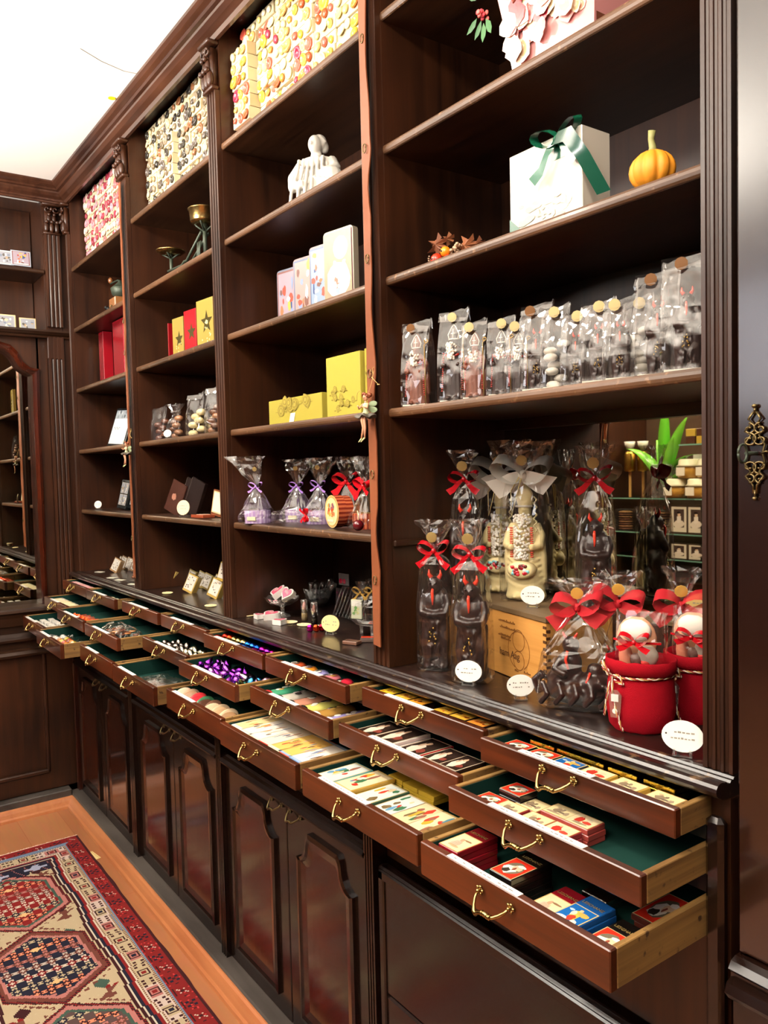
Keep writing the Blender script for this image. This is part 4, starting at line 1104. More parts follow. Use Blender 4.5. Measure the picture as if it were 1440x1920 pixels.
sleigh_bag('red-bowed bag at the far right behind the right red sack', 2.92, .210, CT, .95, .170, .235, 4, w=.08)

# red burlap sacks
def sack(label, x, y, s, seed, rz):
    t = thing('red_sack', label, 'sack', (x, y, CT), rz, 'red burlap gift sacks')
    b = B('#940c1a', 'cloth', True); r = random.Random(seed); W = .046 * s; hh = .098 * s
    def ring(z, q, jit=.02, y_=1.): return [(cos(a) * W * q * (1 + r.uniform(-jit, jit)) , sin(a) * W * q * .9 * (1 + r.uniform(-jit, jit)), z + r.uniform(-.0012, .0012)) for a in [2 * pi * j / 30 for j in range(30)]]
    b.loft([ring(0, .90), ring(.004, .97), ring(.03 * s, 1.03), ring(.06 * s, 1.0), ring(.075 * s, .97), ring(.080 * s, .98), ring(.0805 * s, 1.06), ring(.090 * s, 1.06), ring(hh, 1.07), ring(hh + .001, 1.03), ring(.085 * s, .92), ring(.05 * s, .88)], caps=False)
    b.add([(0, 0, .001)] + ring(.001, .9), [(0, 1 + (j + 1) % 30, 1 + j) for j in range(30)])
    b.build('burlap_bag', t)
    b = B('#e9dcc4', 'paint', True)
    def twist(path, cols=('#efe4d0', '#8c1a20', '#b58a4a'), q=.0011):
        for ci, c in enumerate(cols):
            b.set(c); P = []
            n_ = len(path) * 6
            for k in range(n_):
                u = k / (n_ - 1) * (len(path) - 1); i_ = min(int(u), len(path) - 2); f = u - i_
                p = Vector(path[i_]).lerp(Vector(path[i_ + 1]), f); a = k * .9 + ci * 2.1
                P.append((p.x + cos(a) * q * .8, p.y + cos(a) * q * .5, p.z + sin(a) * q))
            b.tube(P, q, 5)
    twist([(cos(a) * W * 1.02, sin(a) * W * .93, .076 * s - .004 * sin(a * .5 + 1)) for a in [2 * pi * j / 22 for j in range(23)]])
    k0 = -2.25; kx, ky = cos(k0) * W * 1.04, sin(k0) * W * .96
    twist([(kx, ky, .076 * s), (kx - .012, ky - .004, .086 * s), (kx - .014, ky - .003, .097 * s), (kx - .002, ky - .006, .082 * s)])
    twist([(kx, ky, .076 * s), (kx + .014, ky - .006, .080 * s), (kx + .020, ky - .008, .066 * s), (kx + .006, ky - .008, .072 * s)])
    twist([(kx, ky - .002, .076 * s), (kx - .006, ky - .006, .05), (kx - .010, ky - .006, .022)])
    twist([(kx, ky - .002, .076 * s), (kx + .006, ky - .010, .045), (kx + .014, ky - .012, .020), (kx + .020, ky - .012, .003)])
    b.build('twisted_cord', t)
    b = B(mt='clear_glass'); b.prism([(-.007, 0), (.007, 0), (.009, .022), (.010, .034), (.004, .042), (-.004, .042), (-.010, .034), (-.009, .022)], -.001, .001, 'Y')
    b.set('#f3e6e0', 'gloss').box(0, -.0015, .030, .011, .001, .011); b.set('#f4f0ea', 'gloss').prism([(cos(a) * .004, .010 + sin(a) * .004) for a in [k * pi / 5 for k in range(10)]], -.002, -.001, 'Y')
    b.build('clear_tag', t, (kx + .008, ky - .010, .022))
    # wrapped biscuits standing in the sack
    b = B('#e0a27c', 'paint', True)
    b.ell((-.006, 0, .124 * s), (.031, .012, .036), 14, 9); b.set('#f2ece0').ell((-.004, -.010, .138 * s), (.024, .008, .018), 12, 8); b.set('#d98468').ell((-.020, -.006, .100 * s), (.012, .010, .024), 10, 8)
    b.set('#c9b9a8').ell((.014, -.010, .104 * s), (.016, .012, .016), 10, 8); b.set('#cf3a30').ell((.012, -.016, .095 * s), (.008, .006, .006), 8, 6)
    b.set('#6a4a40').ell((-.002, -.014, .098 * s), (.010, .008, .010), 8, 6)
    b.build('biscuits', t)
    cb = B(mt='cellophane')
    rs = rings_bag(.072, .05, [(.070 * s, .9, .9, .03), (.10 * s, 1, .9, .06), (.125 * s, 1.0, .7, .10), (.150 * s, 1.02, .4, .14), (.165 * s, 1.05, .2, .15)], n=24, seed=seed, ex=.4)
    cb.loft(rs, caps=False); cb.build('cellophane', t)
    b = B('#a80f1a', 'gloss', False); b.tube([(-.034, -.022, .126 * s), (0, -.030, .124 * s), (.036, -.018, .124 * s)], .0022, 4); b.build('ribbon', t)
    bow(t, .125 * s, .024, '#a80f1a', 'ribbon_bow', seed=seed, y=-.032, tails=.5)
    return t
x, y = 2.832,0.064
sack('left red burlap sack of wrapped biscuits with a twisted cord', x, y, 1.08, 5, .35)
x, y = 2.86,0.169
sack('right red burlap sack of wrapped biscuits, half hidden by the fluted frame', x, y, 1.06, 9, .3)
x, y = 2.395,0.793
x, z = 2.795,1.291
price_card('round tan card turned sideways behind the red-bowed bags', (x, .284, CT + .125), rz=.5, s=1.1, white='#c9a868')
# price cards of this bay
x, y = 2.484,0.023
price_card('white oval price card in front of the krampus bags at the left', (x, y - .002, CT), .55, .95)
x, y = 2.612,0.029
price_card('small round white price card standing before the pine crate', (x, y - .002, CT), .95, .88)
x, y = 2.948,0.001
price_card('large white oval price card at the right end before the red sacks', (x, y - .002, CT), .45, 1.02)
x, y = 2.523,0.153
price_card('white oval price card on the crate at the feet of the white bishops', (x, y - .002, CT + CH), .55, .85)

# ================================================================== THIRD BAY
# porcelain figure
x, z = 1.889,2.115
t = thing('porcelain_figure', 'white porcelain figure of a seated draped woman looking aside', 'figurine', (x, .085, Z2), .55)
b = B('#efeae2', 'porcelain', True)
b.lathe([(.052, 0), (.058, .012), (.054, .03), (.048, .05), (.042, .075), (.046, .098), (.040, .112), (.016, .120), (.013, .130)], 20, sy=.72)
b.ell((0, -.004, .148), (.0175, .020, .023), 14, 10); b.ell((.004, .008, .155), (.021, .019, .021), 12, 8); b.ell((.014, .016, .146), (.012, .012, .016), 10, 7)
b.ell((-.001, -.025, .146), (.003, .004, .005), 6, 5)
b.tube([(-.040, 0, .104), (-.056, -.014, .070), (-.046, -.038, .042), (-.010, -.046, .044)], [.015, .016, .013, .009], 10)
b.tube([(.040, 0, .104), (.056, -.016, .080), (.052, -.036, .062)], [.015, .016, .012], 10)
b.ell((.050, -.030, .052), (.034, .026, .030), 12, 8); b.ell((.088, -.010, .045), (.020, .018, .026), 12, 8)
for k in range(6): b.tube([(-.034 + .013 * k, -.026, .110), (-.030 + .013 * k, -.040, .080), (-.046 + .018 * k, -.046, .030), (-.05 + .02 * k, -.046, .004)], .0045, 6)
for k in range(5): b.tube([(.020 + .012 * k, -.056, .055 - .004 * k), (.040 + .012 * k, -.052, .030), (.05 + .012 * k, -.040, .0)], .004, 6)
for k in range(6): a = k * .5; b.tube([(cos(a) * .012, -.004 + sin(a) * .012, .168), (cos(a) * .022 + .003, .004 + sin(a) * .018, .152)], .004, 6)
meld('porcelain_body', b, .0022, t, 3)
b = B('#f2ede4', 'porcelain', True)
for k in range(7): b.tube([(.078 + .003 * k, -.028, .030), (.080 + .003 * k, -.024, .066)], .0016, 5)
b.build('shell', t)

# printed tins standing in a stagger
TN = [1.644,1.846, 1.771,1.832, 1.888,1.82, 2.018,1.812]
TH4 = [1.967 - 1.7998, 1.967 - 1.7998, 1.967 - 1.7998, 1.968 - 1.7998]
TH4 = [h for h in TH4]
TL = ['blue printed winter tin, leftmost of the four standing tins', 'rosy printed tin, second from the left of the four tins', 'reddish printed tin, third from the left of the four tins', 'large pale tin in front with a white oval, rightmost of the four']
for i in range(4):
    x = TN[i * 2]; y = (.135, .115, .095, .065)[i]
    t = thing('printed_tin', TL[i], 'tin', (x, y, Z3), .18, 'printed tins standing on the shelf')
    w_ = .080 if i < 3 else .100
    picture_box('tin', w_, .016, TH4[i], ['#6f7482', '#8a7272', '#867070', '#9a8f7c'][i], 'winter', 'gloss', 30 + i, rounded=.010)(t)
    if i == 3:
        b = B(mt='gloss'); b.X = Matrix.Translation((0, -.0085, TH4[i] * .5)); a_ = Art(b, w_ * .9, TH4[i] * .93, y=-.0012, seed=1)
        a_.rect(-.5, .5, -.5, .5, '#8f8468'); a_.rect(-.44, .44, -.46, .46, '#a4806c'); a_.blob(.1, .26, .27, .17, '#f5efe6', 18, .02); a_.blob(0, -.2, .42, .26, '#efe6dc', 14, .1)
        for k in range(10): a_.blob(a_.r.uniform(-.35, .35), a_.r.uniform(-.4, .05), .07, .05, a_.r.choice(['#b86a5a', '#d8c0a8', '#8a9aa8', '#e8dccb']))
        b.build('printed_lid', t)

# yellow boxes
x0, z_ = 1.679,1.545
x1, z1 = 1.949,1.604
t = thing('yellow_box', 'low wide yellow box printed with gold roses', 'box', ((x0 + x1) / 2, .045 + .03, Z4), 0, 'yellow rose-printed boxes')
picture_box('b', x1 - x0, .06, z1 - Z4, '#a89c42', 'gold_roses', 'gloss', 3, ph=(z1 - Z4) * .62, pz=.012)(t)
b = B('#f8f6ee', 'card'); b.add([(-.026, -.0312, .001), (-.002, -.0312, .001), (.008, -.0312, .026), (-.016, -.0312, .026)], [(0, 1, 2, 3)]); b.build('white_label', t)
x0, z_ = 1.964,1.534
x1, z1 = 2.107,1.681
t = thing('yellow_box', 'tall yellow box with gold roses, in front of the other tall box', 'box', ((x0 + x1) / 2, .05 + .03, Z4), 0, 'yellow rose-printed boxes')
picture_box('b', x1 - x0, .06, z1 - Z4, '#b0a446', 'gold_roses', 'gloss', 4, ph=(z1 - Z4) * .6, pz=-.03)(t)
x0, z_ = 1.896,1.539
x1, z2 = 2.047,1.672
t = thing('yellow_box', 'tall yellow box standing partly behind the taller yellow box', 'box', ((x0 + x1) / 2 - .012, .112 + .03, Z4), 0, 'yellow rose-printed boxes')
picture_box('b', .085, .05, z1 - Z4 - .006, '#a89c42', 'gold_roses', 'gloss', 5, ph=.09, pz=-.03)(t)
x0, z_ = 2.111,1.524
t = thing('yellow_box', 'yellow box at the right end, half hidden by the leather strap', 'box', (x0 + .022, .09, Z4), 0, 'yellow rose-printed boxes')
picture_box('b', .045, .06, z1 - Z4 + .004, '#a89c42', 'gold_roses', 'gloss', 6)(t)

# lilac round boxes in tied bags
def round_box(parent, rr, h, c1, c2, lid=None, n=40, name='round_box'):
    b = B(c1, 'gloss')
    def ringf(z0, z1, q):
        for j in range(n):
            a, c_ = 2 * pi * j / n, 2 * pi * (j + 1) / n; b.set(c1 if j % 2 else c2)
            b.add([(cos(a) * q, sin(a) * q, z0), (cos(c_) * q, sin(c_) * q, z0), (cos(c_) * q, sin(c_) * q, z1), (cos(a) * q, sin(a) * q, z1)], [(0, 1, 2, 3)])
    ringf(0, h * .5, rr * .96); ringf(h * .48, h, rr)
    b.set(lid or c1); b.add([(cos(2 * pi * j / n) * rr, sin(2 * pi * j / n) * rr, h) for j in range(n)], [tuple(range(n))])
    b.add([(cos(2 * pi * j / n) * rr, sin(2 * pi * j / n) * rr, h * .48) for j in reversed(range(n))], [tuple(range(n))])
    b.add([(cos(2 * pi * j / n) * rr * .96, sin(2 * pi * j / n) * rr * .96, 0) for j in reversed(range(n))], [tuple(range(n))])
    return b.build(name, parent)
for i, (px_, yy, lab, col) in enumerate(((1.628, .028, 'lilac striped round box in a fanned clear bag, alone at the left of its shelf', '#b58ad8'),
        (1.678, .125, 'lilac striped round box in a clear bag, left of the middle pair', '#9a70c0'), (1.81, .115, 'lilac striped round box in a clear bag, right of the middle pair', '#a47cc8'))):
    x, y = px_, yy
    t = thing('lilac_box', lab, 'gift box', (x, y, Z5), .6, 'lilac striped round boxes in clear bags')
    round_box(t, .036, .034, '#b497cf', '#cdb9e0', '#bca4d6')
    b = B('#efe6c4', 'card'); b.box(0, -.0355, .013, .026, .002, .011, .001); b.build('label', t)
    cello_bag(t, .086, .08, .040, .098, .170, fan=1.0, seed=40 + i, nr=.08, lean=-.75 if i == 0 else .15) if i else cello_bag(t, .092, .08, .040, .098, .180, fan=1.2, seed=44, nr=.08, lean=-.38)
    bow(t, .098, .022, col, 'ribbon_bow', seed=50 + i, y=-.006, wide=.6)
    seal(t, .0, -.010, .145, .006)
# oval striped tins: one on edge, one in a bag with red bow
x = 1.983; y = .06
t = thing('round_tin', 'round red-striped tin standing on edge with a fruit picture lid', 'tin', (x + .01, y + .02, Z5 + .0392), 0, rot=(pi / 2, 0, -.12))
o = round_box(t, .0385, .040, '#7a2a1c', '#b8603c', '#d9b878', 46, 'tin_body')
b = B(mt='gloss'); b.X = Matrix.Translation((0, 0, .0404)) @ Matrix.Rotation(-pi / 2, 4, 'X')
a_ = Art(b, .071, .071, seed=3); a_.blob(0, 0, .5, .5, '#c9a05a', 30, 0); a_.blob(0, 0, .46, .46, '#ecd9a4', 30, 0)
for k in range(22): a_.blob(a_.r.uniform(-.24, .24), a_.r.uniform(-.12, .28), .07, .07, a_.r.choice(['#d88a3c', '#b8481f', '#5a6a3c', '#8a5a6a', '#e8b04a', '#c87a50', '#6a7a8c']))
a_.rect(-.3, .15, -.34, -.26, '#f2e8cc'); b.build('picture_lid', t)
x = 2.065 - .0; y = .05
t = thing('round_tin', 'round red-striped tin lying flat in a clear bag beside the leather strap', 'tin', (x, y + .04, Z5))
round_box(t, .036, .036, '#7a2a1c', '#b8603c', '#c99a5a', 46, 'tin_body')
cello_bag(t, .084, .08, .040, .098, .165, fan=.9, seed=61, nr=.09); bow(t, .098, .030, '#c81420', 'ribbon_bow', seed=2, y=-.01)
x = 1.895; y = .12
t = thing('clear_gift_bag', 'clear bag with a red ribbon behind the standing round tin', 'bag', (x, min(y, .20) + .03, Z5), .5)
b = B('#8d3a2a', 'gloss', True).lathe([(.030, .0), (.032, .004), (.032, .03), (.030, .032)], 24); b.build('round_box', t)
cello_bag(t, .08, .07, .040, .108, .170, fan=1.0, seed=62, nr=.09); bow(t, .108, .036, '#d01822', 'ribbon_bow', seed=5, y=-.012, wide=1.2)
x = 2.115; y = .03
t = thing('chocolate_cherry', 'glossy dark red cherry with a pale stalk by the striped tin', 'cherry', (x, y, Z5), 0)
b = B('#5a1016', 'gloss', True).ell((0, 0, .0125), (.0125, .0125, .0125), 16, 11); b.build('fruit', t)
b = B('#d8c8a0', 'paint', True); b.tube([(0, 0, .022), (.002, 0, .032), (.001, -.002, .045)], .0012, 6); b.build('stalk', t)
x = 1.736; y = .045
t = thing('clear_gift_bag', 'clear film bag lying on its side with a small red bow at the shelf edge', 'bag', (x, .045, Z5 + .019), 0, rot=(0, pi / 2 * .96, .15))
cello_bag(t, .036, .075, .060, .110, .150, fan=1.2, seed=70, nr=.2)
bow(t, .110, .018, '#c0141e', 'ribbon_bow', seed=8, y=-.01)
# counter of the third bay
def cut_dish(parent, pr, n=36, wave=.04, name='dish'):
    b = B(mt='cut_glass'); rs = []
    for i, (q, z) in enumerate(pr): rs.append([(cos(a) * q * (1 + wave * cos(9 * a) * (i / len(pr))), sin(a) * q * (1 + wave * cos(9 * a) * (i / len(pr))), z + .0025 * cos(9 * a) * (i / len(pr))) for a in [2 * pi * j / n for j in range(n)]])
    b.loft(rs, caps=False); return b.build(name, parent)
x, y = 1.602,0.091
t = thing('glass_stand', 'small footed cut glass dish tilted under heart sweets', 'dish', (x - .005, y + .02, CT))
cut_dish(t, [(.024, 0), (.020, .004), (.008, .008), (.006, .014), (.006, .028), (.012, .032), (.030, .036), (.044, .044), (.050, .054)])
def heart(label, x, y, z, s, rot, col='#f4f0ec'):
    t = thing('heart_box', label, 'sweet box', (x, y, z), 0, 'white and pink heart sweet boxes', rot=rot)
    pts = [(sin(a) ** 3 * .020 * s, (.8125 * cos(a) - .3125 * cos(2 * a) - .125 * cos(3 * a) - .0625 * cos(4 * a)) * .021 * s) for a in [2 * pi * k / 30 for k in range(30)]]
    b = B(col, 'gloss').prism(pts, 0, .013 * s); b.build('box_body', t)
    b = B('#d8607c', 'gloss'); b.add([(px * .8, py * .8, .0135 * s) for px, py in pts], [tuple(range(30))]); b.set('#f2e3e0')
    for k in range(5): b.box(-.006 * s + k * .003 * s, .004 * s - .001 * k, .014 * s, .0012, .007 * s, .0004)
    b.build('pink_lid', t); return t
heart('pink-lidded heart box lying in the small footed glass dish', x - .012, y + .016, CT + .060, 1.25, (.5, -.35, .4))
heart('white heart box leaning at the back of the footed dish', x + .018, y + .030, CT + .060, 1.1, (.9, .2, .2), '#efe6d8')
x, y = 1.583,0.047
heart('small white heart box at the left on the counter', x, y, CT, .95, (0, 0, .8))
x, y = 1.607,0.072
heart('larger pink-printed heart box in the middle on the counter', x + .004, y - .004, CT + .0005, 1.3, (.12, 0, .3))
x, y = 1.7,0.059
heart('front pink and white heart box beside the flat cream card', x, y - .012, CT, 1.0, (0, 0, 1.2))
x, y = 1.523,0.237
t = thing('glass_bowl', 'clear cut glass bowl filled with chocolate lipsticks', 'bowl', (x, y + .03, CT))
cut_dish(t, [(.022, 0), (.024, .003), (.034, .014), (.044, .030), (.050, .048), (.053, .060)])
bx, by = x, y + .03
def lipstick(label, x, y, z, rot, col, base='#1c1614'):
    t = thing('chocolate_lipstick', label, 'sweet', (x, y, z), 0, 'chocolate lipsticks in clear tubes', rot=rot)
    b = B(base, 'gloss', True).lathe([(.0085, 0), (.0085, .024), (.007, .025), (.007, .030)], 14); b.build('holder', t)
    b = B(col, 'gloss', True).lathe([(.0055, .028), (.0055, .040), (.004, .047), (.0012, .051)], 12); b.build('lipstick_tip', t)
    b = B(mt='clear_glass', smooth=True).lathe([(.0092, .022), (.0092, .056), (.0075, .058)], 14); b.build('clear_cap', t); return t
r = random.Random(11)
for k in range(13):
    a = k * 2.4; q = .010 + .0025 * k
    lipstick(['chocolate lipstick in the glass bowl, lying %s' % w for w in ('at its centre', 'left of its centre', 'towards its back', 'towards its front', 'at its left rim', 'at its right rim', 'behind the front ones', 'near its left back', 'near its right back', 'near its right front', 'near its left front', 'highest at the back', 'furthest right')][k],
             bx + cos(a) * q, by + sin(a) * q * .8, CT + .026, (r.uniform(-.5, .5) - .3 * sin(a), r.uniform(-.2, .2) + .5 * cos(a), 0), r.choice(['#8a5a50', '#6a3a30', '#b88a80', '#3a201a']))
x, y = 1.698,0.124
lipstick('chocolate lipstick with a pale pink tip standing on the counter', x, y, CT, (0, 0, 0), '#e8a8a0', '#7a684a')
x, y = 1.757,0.12
lipstick('chocolate lipstick with a brown tip standing on the counter', x, y, CT, (0, 0, 0), '#9c5a50', '#16120f')
# stacked clear packets behind
for k in range(6):
    x, y = 1.369,0.37
    t = thing('clear_packet', 'clear chocolate packet in the slanted stack behind the bowl, number %s from the left' % ('one', 'two', 'three', 'four', 'five', 'six')[k], 'packet', (1.70 + .016 * k, .235, CT), 0, 'slanted clear packets', rot=(-.18, .35, 0))
    B(mt='clear_glass').box(0, 0, .045, .003, .05, .09, .001).build('packet_film', t); B('#4a2c22', 'gloss').box(0, 0, .034, .002, .04, .05, .001).build('chocolate_bar', t)
x, y = 1.656,0.247
t = thing('plastic_box', 'clear plastic box holding pink foil hearts with a pink heart card above', 'box', (x, y + .03, CT), .1)
B(mt='clear_glass').box(0, 0, .035, .034, .028, .07, .001).build('box_body', t)
b = B('#d81f8c', 'foil', True); r = random.Random(4)
for k in range(8): b.ell((r.uniform(-.010, .010), r.uniform(-.008, .004), .010 + .006 * k), (.007, .006, .006), 8, 6)
b.build('foil_hearts', t)
b = B('#8c8486', 'gloss'); b.box(0, .004, .093, .046, .003, .034, .001); b.set('#d8204a'); b.ell((-.012, .0015, .088), (.008, .0015, .008), 10, 6); b.ell((.004, .0015, .088), (.007, .0015, .008), 10, 6); b.build('heart_card', t)
x, y = 1.424,0.427
t = thing('red_packet', 'red foil packet standing behind the pink heart card', 'packet', (x + .02, .20, CT), .1)
b = B('#d83a28', 'gloss'); b.box(0, 0, .05, .05, .008, .10, .002); b.build('packet_body', t)
x, y = 1.851,0.054
for k, (c, dx, dy) in enumerate((('#d81f9c', 0, 0), ('#e0481f', .010, .012), ('#c81f3a', .014, .026))):
    t = thing('foil_sweet', ['magenta', 'orange', 'crimson'][k] + ' foil-wrapped sweet in the short row on the counter', 'sweet', (x + dx - .004, y + dy, CT), .5, 'foil sweets in a row')
    B(c, 'foil').box(0, 0, .009, .017, .010, .018, .004).build('foil_sweet_body', t)
x, y = 1.967,0.125
t = thing('cake_stand', 'cut glass cake stand on short feet holding bagged chocolate bars', 'cake stand', (x + .012, y + .045, CT))
cut_dish(t, [(.052, .030), (.058, .031), (.064, .036), (.068, .044)], wave=.05); b = B(mt='clear_glass', smooth=True)
b.lathe([(.056, .028), (.056, .0305)], 30)
for k in range(5):
    a = 2 * pi * k / 5 + .3; b.lathe([(.004, 0), (.0045, .012), (.006, .028)], 10, (cos(a) * .040, sin(a) * .040, 0))
b.build('feet', t)
sx, sy = x + .012, y + .045
for k, (dx, dy, hgt, lab) in enumerate(((-.030, -.024, .088, 'bag with a pale green printed chocolate packet, frontmost on the cake stand'), (.006, -.014, .096, 'gold-bowed bag of dark bars in the middle of the cake stand'), (.036, -.006, .094, 'gold-bowed bag of dark bars at the right of the cake stand'), (.004, .030, .10, 'bag of dark bars at the back of the cake stand'))):
    t = thing('chocolate_bag', lab, 'chocolate bag', (sx + dx, sy + dy, CT + .0318), .5, 'bags of chocolate bars on the cake stand')
    b = B('#2c1c14', 'gloss')
    for j in range(3): b.box(-.012 + .012 * j, .003 * j, .026, .005, .022, .048)
    b.build('chocolate_bar', t)
    if k == 0:
        b = B('#d9dcc0', 'gloss').box(-.008, -.014, .030, .030, .006, .048, .001); b.set('#7fa06a'); b.X = Matrix.Translation((-.008, -.0172, .030)); a_ = Art(b, .027, .044, seed=6); a_.rect(-.5, .5, .18, .5, '#f2f0e6')
        for j in range(7): a_.blob(a_.r.uniform(-.3, .3), a_.r.uniform(-.3, .1), .14, .08, a_.r.choice(['#8fae6a', '#b8c890', '#6a9a5a', '#d8d49a']))
        b.build('green_packet', t)
    cello_bag(t, .052, .044, .052, hgt * .80, hgt * 1.1, seed=80 + k, nr=.14, fan=.7); bow(t, hgt * .80, .022, '#b8904a', 'ribbon_bow', seed=k, y=-.008, wide=.7)
x, y = 1.907,0.078
price_card('cream round card with written prices leaning beside the cake stand', (x, y, CT), .4, 1.0, white='#f0dc9a')
for k, (q, lab) in enumerate((((1.521,0.041), 'flat cream card left of the small heart box'), ((1.699,0.08), 'flat cream card under the tip of the front heart box'), ((1.758,0.088), 'flat cream card before the pink lipstick'), ((1.811,0.114), 'flat cream card behind the written round card'))):
    price_card(lab, (q[0], q[1], CT + .0002), .3, .78, flat=True, white='#f0dfae', group='flat cream cards')
x, y = 2.037,0.056
t = thing('packet', 'thin film-wrapped packet lying flat by the foot of the leather strap', 'packet', (x, y, CT), .4); B('#6a4a3c', 'gloss').box(0, 0, .004, .040, .024, .008, .001).build('wrapped_bar', t)
x, y = 2.047,0.094
t = thing('packet', 'flat packet with a red end under the cake stand', 'packet', (x - .01, y + .01, CT), .9); b = B('#5a4a44', 'gloss').box(0, 0, .004, .040, .03, .008, .001); b.set('#c83a20').box(-.004, .008, .0085, .03, .012, .001); b.build('wrapped_bar', t)

# leather straps with rings, and the hanging fairies
def strap(label, x, pts_z, z0, z1, wd=.034):
    t = thing('leather_strap', label, 'strap', (x, -.022, 0), 0, 'brown leather straps with rings')
    b = B(mt='leather', smooth=True); L = []; Q = []; L2 = []; Q2 = []
    n = 60; r = random.Random(int(x * 100))
    for k in range(n + 1):
        z = z0 + (z1 - z0) * k / n; bump = (.006 * sin(z * 14 + x) ** 3 + .002 * sin(z * 31)) * (1 if wd > .032 else .3)
        wv_ = .0035 * sin(z * 13) * (1 if z > 1.6 else .4) * (1 if wd > .032 else .3)
        L.append((-wd / 2, 0, z)); Q.append((wd / 2 + wv_ * .9, -.004 - abs(bump), z)); L2.append((-wd / 2, .0025, z)); Q2.append((wd / 2 + wv_ * .9, -.0015 - abs(bump), z))
    b.strip(L, Q); b.strip(L2, Q2); b.strip(Q, Q2); b.strip(L, L2)
    b.build('strap_body', t)
    for z in pts_z:
        b = B(mt='old_brass', smooth=True); b.tube([(.002 + cos(a) * .0055, -.0065, z + sin(a) * .0085) for a in [2 * pi * j / 16 for j in range(17)]], .0012, 6); b.build('ring', t)
    return t
def zz(*a): return [a[i] for i in range(1, len(a), 2)]
strap('long wavy brown leather strap with rings before the third fluted frame', 2.256, zz(2.268,2.264, 2.266,2.052, 2.268,1.836, 2.264,1.609, 2.267,1.406, 2.264,1.191), 1.056, 2.62)
strap('brown leather strap with rings in front of the frame left of the scale', .742, zz(0.77,1.963, 0.753,1.536, 0.781,1.197, 0.773,1.852), 1.056, 2.44, .031)
def fairy(label, px_, z, s, full=True):
    t = thing('fairy_ornament', label, 'ornament', (px_, -.045, z), .3, 'hanging fairy ornaments')
    t.scale = (s, s, s)
    b = B('#d8a080', 'paint', True)
    b.ell((0, 0, .030), (.006, .0055, .008), 10, 8)
    b.tube([(0, 0, .022), (0, 0, .018)], .0025, 6)
    b.tube([(-.006, 0, .016), (-.012, -.008, .006), (-.010, -.014, .012)], [.0026, .0022, .0018], 6); b.tube([(.006, 0, .016), (.010, -.008, .006), (.002, -.014, .010)], [.0026, .0022, .0018], 6)
    b.tube([(-.003, -.004, -.004), (-.005, -.008, -.018), (-.003, -.006, -.034), (-.007, -.008, -.056)], [.0034, .003, .0026, .0016], 8)
    b.tube([(.003, -.004, -.004), (.002, -.008, -.018), (.002, -.006, -.034), (.0, -.006, -.056)], [.0034, .003, .0026, .0016], 8)
    b.ell((0, -.0055, .029), (.0014, .0014, .002), 5, 4)
    b.build('fairy_body', t)
    b = B('#7a3c1e', 'paint', True)
    for k in range(12): a = k * .55; b.ell((cos(a) * .007, .003 + sin(a) * .005, .034 + .003 * sin(k)), .004, 7, 5)
    b.ell((.010, .003, .034), .0048, 8, 6); b.build('hair', t)
    b = B('#c9d0a8', 'paint', True); b.lathe([(.0035, .018), (.0065, .014), (.005, .006), (.006, .0), (.010, -.006)], 12); b.build('dress', t)
    b = B('#cfd49a', 'paint', True)
    for s_ in (-1, 1): b.tube([(-.0035 + s_ * .0035, -.006, -.055), (-.009 + s_ * .003, -.012, -.064)], [.002, .0008], 6)
    b.build('shoes', t)
    for s_, tip in ((1, .016), (1, .003)):
        b = B(mt='fairy_wing'); pts = [(.002, .004, .012)] + [(.014 + cos(a) * .011, .007, tip + sin(a) * .006) for a in [2 * pi * j / 14 for j in range(14)]]
        b.add(pts, [(0, 1 + j, 1 + (j + 1) % 14) for j in range(14)]); solidify(b.build('wing', t), .0004)
    b = B('#4a4238', 'paint', True); rs = []
    for q, z_ in ((.004, -.004), (.016, -.006), (.024, -.010), (.0235, -.012), (.004, -.007)): rs.append([(cos(a) * q * (1 + .18 * cos(5 * a)), sin(a) * q * .7 * (1 + .18 * cos(5 * a)), z_ + .003 * cos(5 * a + 1) * q / .02) for a in [2 * pi * j / 30 for j in range(30)]])
    b.loft(rs); b.build('leaf_seat', t)
    b = B('#c9a868', 'paint', True); b.tube([(-.006, -.002, .036), (-.012, -.002, .046), (-.020, -.002, .040), (-.022, -.002, .024)], .0005, 5)
    b.tube([(.004, .004, .036), (.008, .012, .060), (.010, .018, .086)], .0006, 5); b.tube([(.008, .012, .072), (.020, .006, .064), (.032, .004, .054)], .0007, 5); b.ell((.032, .004, .054), (.004, .0015, .0015), 6, 4)
    b.tube([(.010 + cos(a) * .004, .018, .086 + sin(a) * .007) for a in [2 * pi * j / 12 for j in range(13)]], .0006, 5)
    b.build('hanging_cord', t); return t
x, z = 2.265,1.532
fairy('red-haired fairy ornament on a leaf seat hanging from the long leather strap', x, z, .95)
x, z = 0.774,1.505
fairy('small fairy ornament hanging from the strap left of the cookie bags', x, z, .85)

# ================================================================== SECOND BAY
xl, zl = 0.949,2.17
xr, zr = 1.234,2.207
t = thing('kitchen_scale', 'old iron balance scale with two brass pans', 'scale', ((xl + xr) / 2, .075, Z2))
hx = (xr - xl) / 2
b = B(mt='brass', smooth=True)
b.lathe([(.020, zl - Z2 - .012), (.036, zl - Z2 - .009), (.048, zl - Z2 - .001), (.050, zl - Z2 + .002), (.0485, zl - Z2 + .002), (.036, zl - Z2 - .006), (.010, zl - Z2 - .009)], 30, (-hx, 0, 0)); b.build('flat_pan', t)
b = B(mt='brass', smooth=True); zp = zr - Z2
b.lathe([(.014, zp - .020), (.040, zp - .018), (.043, zp - .012), (.046, zp + .020), (.050, zp + .022), (.0495, zp + .024), (.045, zp + .022), (.042, zp - .010), (.010, zp - .015)], 30, (hx, 0, 0)); b.build('weighing_bowl', t)
b = B(mt='iron', smooth=True)
